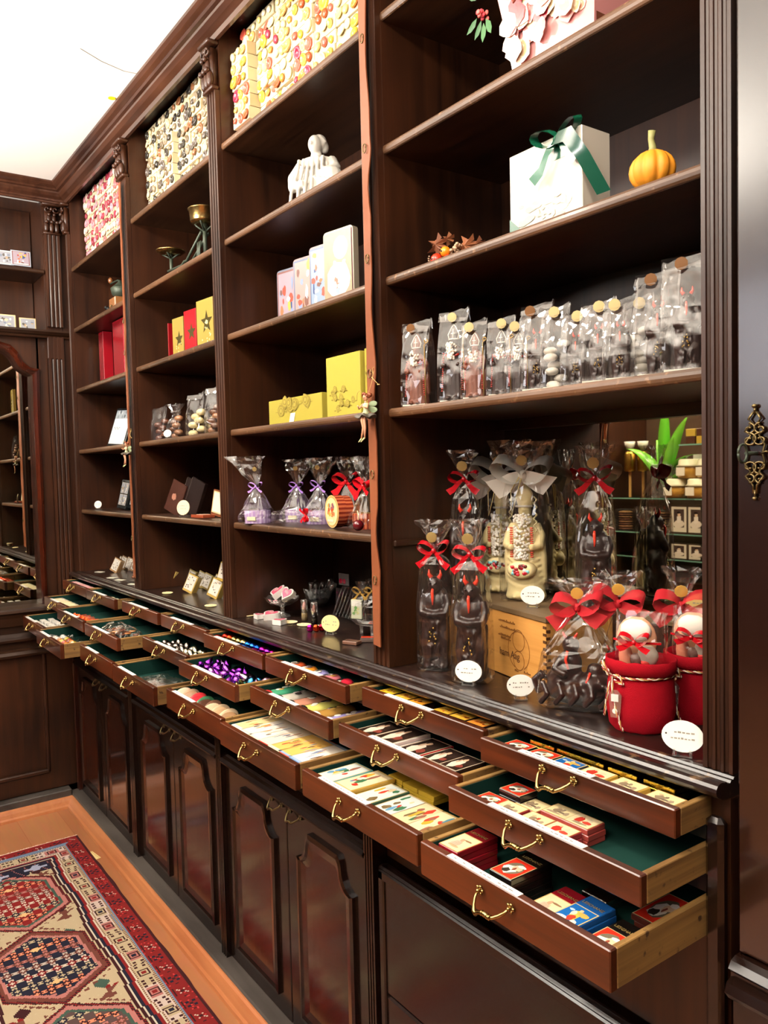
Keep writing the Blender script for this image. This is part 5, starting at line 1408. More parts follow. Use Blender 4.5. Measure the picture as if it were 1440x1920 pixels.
b.b2(-hx - .03, hx + .03, -.022, .022, .0, .010, .002); b.b2(-.035, .035, -.018, .018, .010, .028, .003)
b.tube([(-hx, -.012, .045), (-.02, -.012, .038), (0, -.012, .046), (.02, -.012, .044), (hx, -.012, zp - .045)], .004, 8); b.tube([(-hx, .012, .045), (0, .012, .046), (hx, .012, zp - .045)], .004, 8)
b.tube([(-hx, 0, .010), (-hx, 0, zl - Z2 - .012)], .006, 8); b.tube([(hx, 0, .010), (hx, 0, zp - .02)], .007, 8)
for k in range(4):
    a = pi / 4 + k * pi / 2; b.tube([(hx, 0, zp - .045), (hx + cos(a) * .025, sin(a) * .025, zp - .025), (hx + cos(a) * .036, sin(a) * .036, zp - .012)], .003, 6)
    b.tube([(-hx, 0, zl - Z2 - .025), (-hx + cos(a) * .034, sin(a) * .034, zl - Z2 - .006)], .003, 6)
for k in range(3): b.tube([(hx - .02 + .012 * k, -.02, .01), (hx - .012 + .008 * k, -.02, .05), (hx - .018 + .012 * k, -.016, .075)], .003, 6)
b.build('iron_frame', t)
# star boxes
SB = [0.742,1.865, 0.93,1.848, 1.087,1.837, 1.276,1.821]
for i in range(4):
    x = SB[i * 2]; y = (.125, .105, .085, .055)[i]; red = i % 2 == 0
    t = thing('star_box', ['red box with a dark star, leftmost of the four star boxes', 'gold box with a dark star, second of the four star boxes', 'red box with a dark star between the two gold ones', 'large gold box with a dark star at the right end'][i], 'box', (x, y, Z3), .1, 'red and gold star boxes')
    h_ = (1.963, 1.955, 1.952, 1.948)[i] - Z3; w_ = (.075, .078, .080, .100)[i]
    b = B('#98121a' if red else '#96803c', 'gloss').box(0, 0, h_ / 2, w_, .018, h_, .001); b.build('box_body', t)
    b = B(mt='gloss'); b.X = Matrix.Translation((w_ * .12, -.009, h_ * .52)); a_ = Art(b, w_ * .9, h_ * .9, seed=i); a_.draw('star')
    if i == 3: a_.blob(0, 0, .10, .05, '#d8c890', 10)
    if not red: [a_.blob(a_.r.uniform(-.4, .3), a_.r.uniform(-.5, -.1), .03, .02, '#efe0a0', 6) for _ in range(14)]
    b.build('star_print', t)
# cookie bags
CB = [0.805,1.553, 0.957,1.549, 1.133,1.547, 1.163,1.549, 1.297,1.543]
for i, (h_, w_, kind, lab) in enumerate(((.082, .052, 'choc', 'film bag of chocolate pieces at the left of the biscuit bags'), (.082, .056, 'tan', 'tied bag of brown biscuits, second of the biscuit bags'), (.094, .056, 'cream', 'tall bag of stacked cream biscuits, third of the biscuit bags'),
                                     (.078, .046, 'cream', 'bag of cream biscuits behind the rightmost biscuit bag'), (.098, .052, 'tan', 'bag of brown biscuits next to the fluted frame'))):
    x = CB[i * 2]; y = (.07, .07, .07, .12, .06)[i]
    t = thing('biscuit_bag', lab, 'biscuit bag', (x, y, Z4), .4, 'small clear bags of biscuits'); t.scale = (1.25, 1.2, 1.42)
    b = B('#5a3424', 'gloss', True); r = random.Random(i)
    for k in range(6):
        b.set({'choc': '#5a3424', 'tan': r.choice(['#8d6244', '#5a3a28', '#c9a480']), 'cream': '#e8d8a4'}[kind])
        b.ell((r.uniform(-.006, .006) + (.010 if k % 2 else -.008), r.uniform(-.006, .006), .008 + h_ * .10 * k), (.015, .011, .008), 12, 6)
    b.build('biscuits', t)
    flat_bag(t, w_, .036, h_, seed=90 + i) if i != 1 else cello_bag(t, w_, .036, .045, .058, .084, seed=91, nr=.3, fan=1)
x, z = 0.976,1.535
price_card('tiny white card leaning between the two left biscuit bags', (x, .03, Z4), .5, .6)
# fifth shelf: dark boxes
x, y = 0.396,0.261
bxs, bz = 0.87,1.288
t = thing('chocolate_box', 'brown chocolate box leaning back behind the written oval card', 'box', (bxs, .075, Z5 + .004), 0, rot=(-.25, .28, .1)); t.scale = (1.25,) * 3
b = B('#3c2018', 'gloss').box(0, 0, .045, .080, .012, .09, .001); b.build('box_body', t); b = B('#8a5a48', 'gloss'); b.X = Matrix.Translation((-.005, -.0062, .045)); Art(b, .03, .025, seed=3).blob(0, 0, .4, .4, '#9a6a58', 14); b.build('emblem', t)
for k in range(2):
    t = thing('chocolate_box', ['dark flat chocolate box leaning, left of the pair', 'dark flat chocolate box leaning, right of the pair'][k], 'box', (bxs + .075 + .045 * k, .095, Z5 + .004), 0, rot=(-.2, .3, .1)); t.scale = (1.25,) * 3; B('#1c1210', 'gloss').box(0, 0, .048, .070, .010, .096, .001).build('box_body', t)
    B('#cfcac4', 'foil').box(-.035, -.0052, .048, .002, .001, .09).build('silver_edge', t)
x, z = 1.269,1.3
t = thing('framed_card', 'cream card with a decorated rim standing upright in a brown box', 'card', (x - .012, .075, Z5 + .003), 0, rot=(-.1, .15, .1)); t.scale = (1.35,) * 3
b = B('#6a3c24', 'gloss').box(0, .003, .030, .062, .008, .060, .001); b.build('box_back', t); b = B(mt='card'); b.X = Matrix.Translation((0, -.002, .032)); a_ = Art(b, .052, .050); a_.rect(-.5, .5, -.5, .5, '#c9b48a'); a_.rect(-.44, .44, -.44, .44, '#f2e8cc'); b.build('cream_card', t)
x, z = 1.214,1.287
t = thing('flat_box', 'flat open red-brown box with a pale label at the shelf edge', 'box', (x, .045, Z5), .1); b = B('#8a4028', 'gloss').box(0, 0, .005, .078, .042, .010, .001); b.set('#e8c8b0').box(.006, -.002, .0105, .035, .028, .001); b.build('box_body', t)
x, z = 1.112,1.289
price_card('cream oval card with handwriting leaning on the brown chocolate box', (x, .022, Z5), .3, 1.15, white='#efe0bc')
# counter: boxes with clear lids leaning in rows
def lid_box(label, x, y, z, rot, s=1.0, col='#a08648', seed=0, group='boxes with clear lids leaning in rows'):
    t = thing('praline_box', label, 'chocolate box', (x, y, z), 0, group, rot=rot)
    b = B(col, 'gloss').box(0, 0, .030 * s, .050 * s, .020 * s, .060 * s, .001); b.build('box_body', t)
    b = B(mt='gloss'); b.X = Matrix.Translation((0, -.0102 * s, .032 * s)); a_ = Art(b, .042 * s, .048 * s, seed=seed); a_.rect(-.5, .5, -.5, .5, '#cfcac0')
    for k in range(16): a_.blob(a_.r.uniform(-.4, .4), a_.r.uniform(-.4, .42), .07, .05, a_.r.choice(['#8a8278', '#f4f0ea', '#5a4a40', '#b8a890', '#6a625a']))
    b.build('film_window', t); return t
k = 0
G2 = [0.744,0.084, 0.957,0.08, 1.132,0.094]
for i in range(3):
    x, y = G2[i * 2], G2[i * 2 + 1]
    lid_box('clear-lidded box leaning in front, %s of the three front ones' % ('left', 'middle', 'right')[i], x, y + .012, CT, (-.35, .25, .25), 1.05, seed=i)
for i in range(6):
    x = G2[0] + .045 + .072 * i
    lid_box('clear-lidded box in the back row, %s from the left' % ('first', 'second', 'third', 'fourth', 'fifth', 'sixth')[i], x, .165 + .008 * (i % 2), CT, (-.3, .22, .15), .95, '#8d7a4a', 10 + i)
x, y = 0.807,0.244
lid_box('brown and gold box resting on top of the leaning boxes', G2[4] + .05, .12, CT + .058, (-.25, .12, .15), 1.0, '#a88a3c', 30)
x, y = 1.238,0.081
t = thing('small_tub', 'small pale tub with a lid beside the fluted frame', 'tub', (1.445, .030, CT)); b = B('#c9b48a', 'gloss', True).lathe([(.014, 0), (.017, .014), (.018, .016), (.018, .019), (.016, .020)], 20); b.build('tub_body', t)
for k, (q, lab) in enumerate((((0.923,0.029), 'flat cream card before the left clear-lidded box'), ((1.286,0.03), 'flat cream card before the right clear-lidded box'))):
    price_card(lab, (q[0], q[1], CT + .0002), .2, .8, flat=True, white='#efe0a8', group='flat cream cards')

# ================================================================== FAR BAY
x, z = 0.357,2.125
t = thing('coffee_grinder', 'old wooden coffee grinder with a crank handle', 'coffee grinder', (x, .09, Z2)); t.scale = (1.25,) * 3
b = B('#8a5a34', 'gloss').box(0, 0, .030, .060, .056, .050, .003); b.box(0, 0, .004, .068, .064, .008, .002); b.build('wooden_box', t)
b = B(mt='iron', smooth=True).lathe([(.012, .055), (.026, .066), (.030, .085), (.024, .090), (.008, .104), (.004, .112)], 20); b.tube([(0, 0, .110), (-.02, 0, .116), (-.060, -.01, .112)], .003, 6); b.build('grinding_bowl', t)
b = B('#7a4c2c', 'gloss', True).ell((-.062, -.01, .122), (.008, .008, .010), 10, 7); b.build('crank_knob', t)
b = B(mt='old_brass', smooth=True).ell((0, -.030, .028), (.004, .004, .004), 8, 6); b.build('drawer_knob', t)
x, z = 0.301,2.112
t = thing('wooden_ornament', 'small carved wooden ornament left of the coffee grinder', 'ornament', (x, .06, Z2)); b = B('#a0734c', 'paint', True); r = random.Random(5)
for k in range(9): b.ell((r.uniform(-.02, .02), r.uniform(-.01, .01), .01 + .004 * k), (.010, .008, .008), 8, 6)
meld('carved_body', b, .003, t)
for i, (q, w_, h_, lab) in enumerate((((0.074,1.863), .060, 2.036 - 1.8, 'narrow red box left of the wide red box'), ((0.367,1.828), .135, 2.034 - 1.8, 'wide dark red box on the third shelf of the far bay'))):
    t = thing('red_box', lab, 'box', (q[0] + (.02 if i else 0), (.11, .085)[i], Z3), 0, 'dark red boxes'); B('#94141f', 'gloss').box(0, 0, h_ / 2, w_, .04, h_, .001).build('box_body', t); B('#7d0f19', 'gloss').box(0, -.0205, h_ / 2, w_ * .9, .001, h_ * .92).build('box_lid', t)
x, z = 0.247,1.547
t = thing('picture_board', 'black framed white picture board leaning on the fourth shelf of the far bay', 'picture', (x + .004, .080, Z4 + .004), 0, rot=(-.30, .06, .1)); t.scale = (1.25,) * 3
b = B('#14171a', 'gloss').box(0, .004, .066, .135, .012, .132, .001); b.build('frame', t)
b = B(mt='gloss'); b.X = Matrix.Translation((0, -.0024, .066)); a_ = Art(b, .118, .116, seed=8); a_.rect(-.5, .5, -.5, .5, '#eef1f4'); a_.rect(-.5, .5, .25, .5, '#a8b4bc')
for k in range(10): a_.blob(a_.r.uniform(-.4, .4), a_.r.uniform(.28, .46), .05, .05, a_.r.choice(['#5c666c', '#cfd6da', '#8a949a']))
for k in range(5): a_.blob(-.35 + .08 * k, -.02 - .04 * (k % 2), .05, .02, '#b8c4cc')
b.build('white_picture', t)
x, z = 0.319,1.286
for i, (dx, lab) in enumerate(((0, 'dark box with four old postcard pictures, the left one'), (.085, 'dark box with postcard pictures, the right one behind the strap'))):
    t = thing('picture_box', lab, 'box', (x + dx - .008, .075 + .02 * i, Z5 + .006), 0, 'dark boxes with postcard pictures', rot=(-.22, .08, .1)); t.scale = (1.1, 1.1, 1.15)
    b = B('#15181a', 'gloss').box(0, .012, .052, .078, .028, .104, .001); b.build('box_body', t)
    for k in range(4):
        b = B(mt='gloss'); b.X = Matrix.Translation((-.016 + .032 * (k % 2), -.0025, .032 + .042 * (k // 2))); Art(b, .029, .038, seed=k + 4 * i).draw('town'); b.build('postcard', t)
x, z = 0.144,1.29
price_card('small tilted white price card at the left of the postcard boxes', (x, .03, Z5), .5, .75)
G1 = [-0.066,0.07, 0.148,0.066]
for i in range(2):
    x, y = G1[i * 2], G1[i * 2 + 1]
    lid_box('brown photo box leaning on the far counter, %s one in front' % ('left', 'right')[i], x, y + .02, CT, (-.35, .28, .25), 1.0, '#8a6a48', 40 + i, 'brown photo boxes on the far counter')
for i in range(4):
    lid_box('brown photo box in the back row of the far counter, %s from the left' % ('first', 'second', 'third', 'fourth')[i], G1[0] + .05 + .075 * i, .15, CT, (-.3, .2, .15), .95, '#7a6044', 50 + i, 'brown photo boxes on the far counter')
for i, (px_, yy, lab) in enumerate(((.50, .06, 'crumpled clear bag of brown biscuits on the far counter'), (.60, .05, 'clear bag of pink sweets next to the strap on the far counter'), (.60, .14, 'taller clear bag with a white folded top on the far counter'))):
    t = thing('biscuit_bag', lab, 'biscuit bag', (px_, yy, CT), .4, 'clear bags on the far counter'); b = B(['#7a4c34', '#d8a090', '#b88a6a'][i], 'gloss', True); r = random.Random(i)
    for k in range(9): b.ell((r.uniform(-.016, .016), r.uniform(-.01, .01), .008 + .007 * k), (.011, .010, .008), 8, 6)
    b.build('biscuits', t); flat_bag(t, .062, .04, (.085, .09, .125)[i], seed=100 + i)
    if i == 2: B('#f2f0ea', 'card').box(0, 0, .130, .045, .004, .022, .001).build('folded_top', t)
for k, (q, lab) in enumerate((((0.094,0.04), 'flat white card before the left brown photo box'), ((0.34,0.017), 'flat white card, second from the left on the far counter'), ((0.435,0.021), 'flat white card, third from the left on the far counter'), ((0.599,0.018), 'flat white card at the foot of the left strap'))):
    t = thing('flat_card', lab, 'card', (q[0], q[1], CT), .5, 'flat white cards'); B('#f4eed8', 'card').box(0, 0, .0006, .040, .020, .0012).build('card_sheet', t)

# ================================================================== picture cards in the niche of the left wall
CX = -.085
for i, (q, w_, h_, z, style, fr, lab) in enumerate((((-0.239,2.31), .062, .060, LV[0] + .0006, 'town', '#a8b0b8', 'blue-grey picture card at the left on the upper niche shelf'), ((-0.182,2.318), .078, .064, LV[0] + .0006, 'winter', '#9fa8b4', 'blue picture card with brown figures on the upper niche shelf'),
                                             ((-0.249,2.08), .076, .060, 2.0496, 'town', '#c9b98a', 'gold-rimmed grey photograph, left on the niche ledge'), ((-0.167,2.082), .066, .050, 2.0496, 'town', '#b8a878', 'gold-rimmed grey photograph, right on the niche ledge'))):
    t = thing('picture_card', lab, 'picture', ((-.085, -.075, -.085, -.072)[i] - .006, q[0], z), 0, 'pictures in the wall niche', rot=(-.06, 0, pi / 2))
    b = B(fr, 'gloss').box(0, .002, h_ / 2, w_, .005, h_, .001); b.build('frame', t); b = B(mt='gloss'); b.X = Matrix.Translation((0, -.0006, h_ / 2)); Art(b, w_ * .88, h_ * .86, seed=70 + i).draw(style); b.build('picture', t)

# ================================================================== button boxes on the top shelves
def button_mesh(col, kind, q):
    b = B(col, 'gloss', True)
    if kind == 0: b.lathe([(q * .6, 0), (q, .0015), (q, .004), (q * .8, .0045), (q * .7, .003), (.0, .003)], 14)
    elif kind == 1: b.lathe([(q * .7, 0), (q, .003), (q * .8, .006), (q * .3, .0075), (0, .008)], 14)
    else: b.lathe([(q, 0), (q, .004), (q * .85, .005), (q * .5, .005), (q * .45, .002), (0, .002)], 14); 
    return b.mesh('button')
PAL = [(['#c9848a', '#a8384a', '#d8a89c', '#e3c4b4', '#8a3440', '#c86a6a', '#d0909a', '#b0505a', '#e8d0c0'], 'pink and red'),
       (['#6a5a44', '#3a342c', '#a08c6a', '#8a7a64', '#2a2622', '#b8a88c', '#5a5048', '#c9b48a', '#8a5a3a'], 'brown and black'),
       (['#d8b83a', '#c8502a', '#e0c87a', '#e8863a', '#d85a48', '#e8d9a8', '#b8a03a', '#a8344a', '#d8c894', '#c89a5a', '#f0e4c4'], 'yellow and orange')]
card_me = {}
words_ = ['first', 'second', 'third', 'fourth', 'fifth', 'sixth', 'seventh', 'eighth', 'ninth', 'tenth', 'eleventh']
bayn = ['far', 'middle', 'near']
NC, NR = 7, 9
for bi in range(3):
    cols, cn = PAL[bi]; meshes = [button_mesh(c, k, q) for c in cols for k, q in ((0, .0125), (1, .010), (2, .0145))]
    a0, a1 = BAY[bi][0] + .012, BAY[bi][1] - .004; cw = (a1 - a0) / NC; rh = .0335
    for me_k in range(2):
        b = B(['#cdbf9c', '#c0b08c'][me_k], 'card').box(0, .05, rh / 2, cw - .0022, .10, rh - .0016, .0008)
        card_me[me_k] = b.mesh('box_end')
    for c in range(NC):
        for rr_ in range(NR):
            z = LV[0] + .0008 + rh * (NR - 1 - rr_)
            if z + rh > 2.628: continue
            out_ = R.choice([0, 0, 0, .004, -.004]) - (.030 if (bi == 2 and c == 0 and 1 < rr_ < 8) else 0) - (.022 if (bi == 1 and c == 2 and 2 < rr_) else 0)
            x = a0 + cw * (c + .5); y = .062 + out_
            t = thing('button_box', 'box end with %s buttons, %s row, %s column of the %s button wall' % (cn, words_[rr_], words_[c], bayn[bi]), 'button box', (x, y, z), 0, 'sample boxes in the %s button wall' % bayn[bi])
            o = bpy.data.objects.new('box_end', card_me[R.randint(0, 1)]); COL.objects.link(o); o.parent = t
            for k in range(3):
                m_ = R.choice(meshes); o = bpy.data.objects.new('button', m_); COL.objects.link(o); o.parent = t
                o.location = (cw * (-.31 + .31 * k + R.uniform(-.04, .04)), -.0005, rh * (.5 + R.uniform(-.12, .18))); o.rotation_euler = (pi / 2 + R.uniform(-.35, .25), R.uniform(-.3, .3), 0)
                o.scale = (R.uniform(.85, 1.25),) * 3

# ================================================================== WHAT LIES IN THE OPEN DRAWERS
CN = ['eighth', 'seventh', 'sixth', 'fifth', 'fourth', 'third', 'second', 'nearest']
def dname(c, tier): return '%s drawer of %s column' % ({'T': 'top', 'M': 'middle', 'B': 'bottom'}[tier], CN[c])
def dpos(c, tier, u, dy):
    x0, x1 = colx(c); return (x0 + .012 + (x1 - x0 - .024) * u, YF[tier][c] + .014 + dy, TZ[tier][1] + .0070)
brand = text_mesh('LESCHANZ', .0072); brand.materials.append(mat('gold_print', '#b89a5a', .4, .6))
TAB = {}
def tablet(label, c, tier, u, dy, lvl, body, style, w_=.043, l_=.084, h_=.0085, rz=0, group=None, branded=True, seed=0, mt='gloss', z0=0, frac=.62):
    key = (body, style, w_, l_, h_, seed, branded, mt)
    if key not in TAB:
        b = B(body, mt).box(0, 0, h_ / 2, w_, l_, h_, .0008)
        p = B(mt='gloss')
        if style:
            fl = frac if branded else .96
            p.X = Matrix.Translation((0, -l_ / 2 + l_ * fl / 2 + .001, h_)) @ Matrix.Rotation(-pi / 2, 4, 'X')
            Art(p, w_ * .95, l_ * fl, seed=seed).draw(style)
        TAB[key] = (b.mesh('wrapper'), p.mesh('cover_picture') if style else None)
    m0, m1 = TAB[key]; x, y, z = dpos(c, tier, u, dy + l_ / 2)
    t = thing('chocolate_bar', label, 'chocolate bar', (x, y, z + z0 + (h_ + .0003) * lvl), rz, group or 'chocolate bars in the open drawers')
    o = bpy.data.objects.new('wrapper', m0); COL.objects.link(o); o.parent = t
    if m1: o = bpy.data.objects.new('cover_picture', m1); COL.objects.link(o); o.parent = t
    if branded and style:
        o = bpy.data.objects.new('printed_word', brand); COL.objects.link(o); o.parent = t; o.location = (0, l_ * .5 - l_ * (1 - frac) * .62, h_ + .0004)
    return t
LV_W = ['lowest', 'second lowest', 'third lowest', 'fourth lowest', 'fifth lowest']
def stack(n, desc, c, tier, u, dy, body, style, where, **k):
    hgt = k.get('h_', .0085)
    for i in range(n):
        w_ = 'topmost' if i == n - 1 and n > 1 else (LV_W[i] if n > 1 else '')
        tablet('%s%s, %s, %s' % (desc, (' ' + w_ + ' of its stack') if w_ else '', where, {'T': 'top', 'M': 'middle', 'B': 'bottom'}[tier] + ' drawer, ' + CN[c] + ' column'), c, tier, u + R.uniform(-.004, .004), dy + R.uniform(0, .002), i, body, style if i == n - 1 else None, rz=R.uniform(-.03, .03), **k)
# nearest column
stack(5, 'red cook bar', 7, 'B', .085, .004, '#7a121c', 'cook', 'far left')
stack(5, 'black portrait bar', 7, 'B', .405, .010, '#14100f', 'red_portrait', 'middle')
stack(2, 'red cook bar', 7, 'B', .60, .012, '#7a121c', 'cook', 'right of middle', seed=2)
stack(3, 'blue bar', 7, 'B', .745, .008, '#174a86', 'blue_scene', 'near right')
stack(2, 'black portrait bar', 7, 'B', .90, .008, '#14100f', 'red_portrait', 'far right', seed=1)
stack(2, 'brown wrapped bar', 7, 'B', .90, .112, '#4a1f18', 'red_portrait', 'back right', seed=3, branded=False)
stack(2, 'silver wrapped bar', 7, 'B', .66, .105, '#c9c6c4', None, 'back middle', mt='foil', branded=False)
stack(1, 'gold-edged bar', 7, 'B', .24, .095, '#b89a3a', None, 'back left', mt='foil', branded=False)
S = dict(w_=.046, l_=.038, h_=.008, branded=False)
stack(3, 'small black bar', 7, 'M', .17, .052, '#1a1312', 'red_portrait', 'back left', **{**S, 'h_': .009})
stack(1, 'small red portrait bar', 7, 'M', .12, .006, '#8a1a20', 'red_portrait', 'front left', z0=.011, **S)
for k, (u, st) in enumerate(((.26, 'cream_scene'), (.41, 'cream_scene'), (.545, 'cream_red'))):
    stack(2, 'small cream bar', 7, 'M', u, .004 + .001 * k, '#8d2f33', st, ('left of middle', 'front middle', 'right of middle')[k], seed=k, z0=.004, **S)
for k, u in enumerate((.28, .44, .57)): stack(2 if k == 0 else 3, 'small brownish bar', 7, 'M', u, .046, '#8d3a34', 'cream_scene' if k < 2 else 'cream_red', ('back left of middle', 'back middle', 'back right')[k], seed=5 + k, **S)
stack(1, 'blue-backed card bar', 7, 'M', .88, .004, '#e8e4dc', None, 'alone at the right', **{**S, 'h_': .003})
b = B('#1f4c80', 'gloss').box(0, 0, .0033, .040, .032, .0008); b.build('blue_face', bpy.data.objects[[o.name for o in bpy.data.objects if o.name.startswith('chocolate_bar')][-1]])
for k, (u, st, bd) in enumerate(((.115, 'red_portrait', '#1c1618'), (.27, 'red_portrait', '#1c1618'), (.42, 'blue_scene', '#1c2838'), (.575, 'cream_red', '#c9a54a'), (.735, 'cream_scene', '#c9a54a'), (.905, 'cream_scene', '#b98f5a'))):
    stack(2, ('small red portrait bar', 'small red portrait bar', 'small blue bar', 'small cream and red bar', 'small cream bar', 'small cream bar')[k], 7, 'T', u, .003, bd, st, ('far left', 'left', 'left of middle', 'middle', 'right', 'far right')[k], seed=k, z0=.006, **{**S, 'w_': .048})
for k, u in enumerate((.2, .36, .48, .66, .84)): stack(3, 'small gold-edged bar', 7, 'T', u, .044, '#c9a53a', None, 'back row ' + ('one', 'two', 'three', 'four', 'five')[k], mt='foil', z0=.004, **{**S, 'w_': .05})
# second column
stack(3, 'teal picture bar', 6, 'B', .10, .004, '#4f9aa0', 'children', 'far left', seed=1, branded=False, w_=.056, l_=.096, z0=.010)
stack(3, 'gold picture bar', 6, 'B', .29, .006, '#b08a34', 'children', 'left', seed=2, branded=False, w_=.056, l_=.100, z0=.012)
stack(2, 'green picture bar', 6, 'B', .46, .006, '#3c5a48', 'children', 'middle', seed=3, branded=False, w_=.052, l_=.094, z0=.014)
for k in range(3): stack(1, 'thin cream picture bar', 6, 'B', .63 + .14 * k, .006, '#a8853c', 'children', ('right of middle', 'right', 'far right')[k], seed=4 + k, branded=False, w_=.052, l_=.092, h_=.006, z0=.024)
for k in range(3): stack(2, 'gold foil bar', 6, 'B', .36 + .14 * k, .108, '#b8962f', None, 'back row ' + ('one', 'two', 'three')[k], branded=False, w_=.044, l_=.06, z0=.020)
stack(2, 'dark lady bar', 6, 'M', .13, .008, '#8d1c26', 'dark_lady', 'far left', branded=False, l_=.085, w_=.058, z0=.006, seed=1)
stack(4, 'white-edged dark bar', 6, 'M', .34, .004, '#f0ece4', 'dark_lady', 'left of middle', branded=False, l_=.09, w_=.060, h_=.007, seed=2)
stack(2, 'red bar', 6, 'M', .54, .004, '#a01c26', 'dark_lady', 'middle', branded=False, l_=.09, w_=.060, z0=.006, seed=3)
stack(1, 'dark lady bar', 6, 'M', .74, .006, '#2a1a16', 'dark_lady', 'right', branded=False, l_=.07, w_=.052, z0=.018, seed=4)
stack(1, 'dark lady bar', 6, 'M', .88, .004, '#2a1a16', 'dark_lady', 'far right', branded=False, l_=.07, w_=.046, z0=.020, seed=5)
for k, u in enumerate((.12, .26, .40, .62, .76, .90)): stack(3, 'dark-rimmed amber bar', 6, 'T', u, .004, '#241410', 'amber', ('far left', 'left', 'left of middle', 'right of middle', 'right', 'far right')[k], branded=False, w_=.046, l_=.038, seed=k)
# third column
for k in range(7): stack(1, 'wide pale picture pack', 5, 'B', .09 + .137 * k, .006, ['#f4ecd8', '#f6f0e0', '#e8d8b0', '#c8342a', '#f0e4c0', '#c8483a', '#5f83b0'][k], 'wide', ('leftmost', 'second from left', 'third from left', 'middle', 'fifth from left', 'sixth from left', 'rightmost')[k], branded=False, w_=.0505, l_=.118, h_=.022, seed=k, z0=.017)
cols_ = [('#3f8a68', 'green and red'), ('#b9b4a8', 'grey'), ('#b8806a', 'pinkish brown'), ('#c9c46a', 'yellow green'), ('#9a7438', 'olive brown'), ('#8d84b8', 'lilac')]
def roll(label, c, tier, u, dy, col, z0=.006, l_=.10, q=.017, cap='#2a2024'):
    x, y, z = dpos(c, tier, u, dy)
    t = thing('wrapped_bar', label, 'chocolate bar', (x, y, z + z0), R.uniform(-.05, .05), 'rounded printed bars in the open drawers')
    b = B(col, 'gloss', True); rs = []
    for yy, f in ((0, .5), (.004, .92), (.01, 1), (l_ - .01, 1), (l_ - .004, .9), (l_, .5)): rs.append([(cos(a) ** 3 * q * .25 * f + cos(a) * q * 1.05 * f, yy, q * .55 + sin(a) * q * .55 * f) for a in [2 * pi * j / 16 for j in range(16)]])
    b.loft(rs); r = random.Random(int(u * 100))
    for k in range(5): b.set(r.choice(['#e8dcc8', '#3a3030', '#c9a050', '#6a5a5a', '#f0ece4'])); b.ell((r.uniform(-.008, .008), l_ * r.uniform(.3, .8), q * 1.08), (.006, .009, .0009), 8, 5)
    b.build('wrapper', t); B(cap, 'gloss', True).ell((0, .006, q * .75), (q * 1.0, .009, q * .5), 12, 8).build('wrapper_end', t)
for k in range(6): roll('%s rounded bar in the %s' % (cols_[k][1], dname(5, 'M')), 5, 'M', .10 + .165 * k, .006, cols_[k][0], cap=['#b8242a', '#4a4444', '#241c1c', '#1c1c1c', '#f0ece4', '#d8d4e4'][k])
for k, (c_, n_) in enumerate((('#b8502a', 'orange brown'), ('#e08a2a', 'orange'), ('#9a94c8', 'pale lilac'), ('#c8707a', 'dusty pink'), ('#c8283c', 'crimson'), ('#4a5a9c', 'blue'))): roll('%s rounded bar in the %s' % (n_, dname(5, 'T')), 5, 'T', .12 + .155 * k, .004, c_, l_=.06, q=.0145, z0=0)
# fourth column: foil eggs and leaning medallions
def foil_egg(label, c, tier, u, dy, z0, col, q=.012, cone=False, rot=None, grp=''):
    x, y, z = dpos(c, tier, u, dy)
    t = thing('foil_sweet', label, 'foil sweet', (x, y, z + z0 + q * .8), 0, grp, rot=rot or (R.uniform(-1, 1), R.uniform(-1, 1), R.uniform(0, 3)))
    b = B(col, 'foil', True)
    if cone: b.lathe([(.001, -q), (q * .9, -q * .8), (q, -q * .4), (q * .55, q * .4), (q * .1, q * 1.2)], 14); 
    else: b.ell((0, 0, 0), (q * .8, q * .8, q * 1.25), 14, 9)
    b.build('foil_wrapping', t)
    return t
ROWW = ['front', 'second', 'third', 'back']
OW = ['first', 'second', 'third', 'fourth', 'fifth', 'sixth', 'seventh', 'eighth', 'ninth', 'tenth', 'eleventh', 'twelfth']
for c_ in range(9):
    for rw in range(4):
        col = R.choice(['#8a3ab0', '#a04ac0', '#b878c8', '#7a2aa0', '#c8a0c0', '#9a3ab8']) if (c_ < 7) else R.choice(['#3a8ac0', '#b0a060', '#b88aa0', '#2a6aa0'])
        foil_egg('foil sweet, %s from left, %s row, in the %s' % (OW[c_], ROWW[rw], dname(4, 'M')), 4, 'M', .07 + .108 * c_ + R.uniform(-.02, .02), .012 + .024 * rw, .004 * ((c_ + rw) % 3) + (.004 if rw > 1 else 0), col, .0125, (c_ + rw) % 2 == 0, grp='purple foil sweets')
cs = ['#d8281c', '#d83a1c', '#c9b46a', '#d8c47a', '#cdb870', '#1c5ac0', '#2a6ad0', '#1a50b8', '#d81fa0', '#8a2ab8', '#c01878']
for c_ in range(11):
    for rw in range(2):
        foil_egg('%s foil egg, %s from left, %s row, in the %s' % (('red', 'red', 'gold', 'gold', 'gold', 'blue', 'blue', 'blue', 'magenta', 'purple', 'crimson')[c_], OW[c_], ROWW[rw], dname(4, 'T')), 4, 'T', .08 + .085 * c_, .014 + .026 * rw, .008, cs[c_], .013, rot=(1.3, R.uniform(-.2, .2), R.uniform(-.3, .1)), grp='foil eggs in colour order')
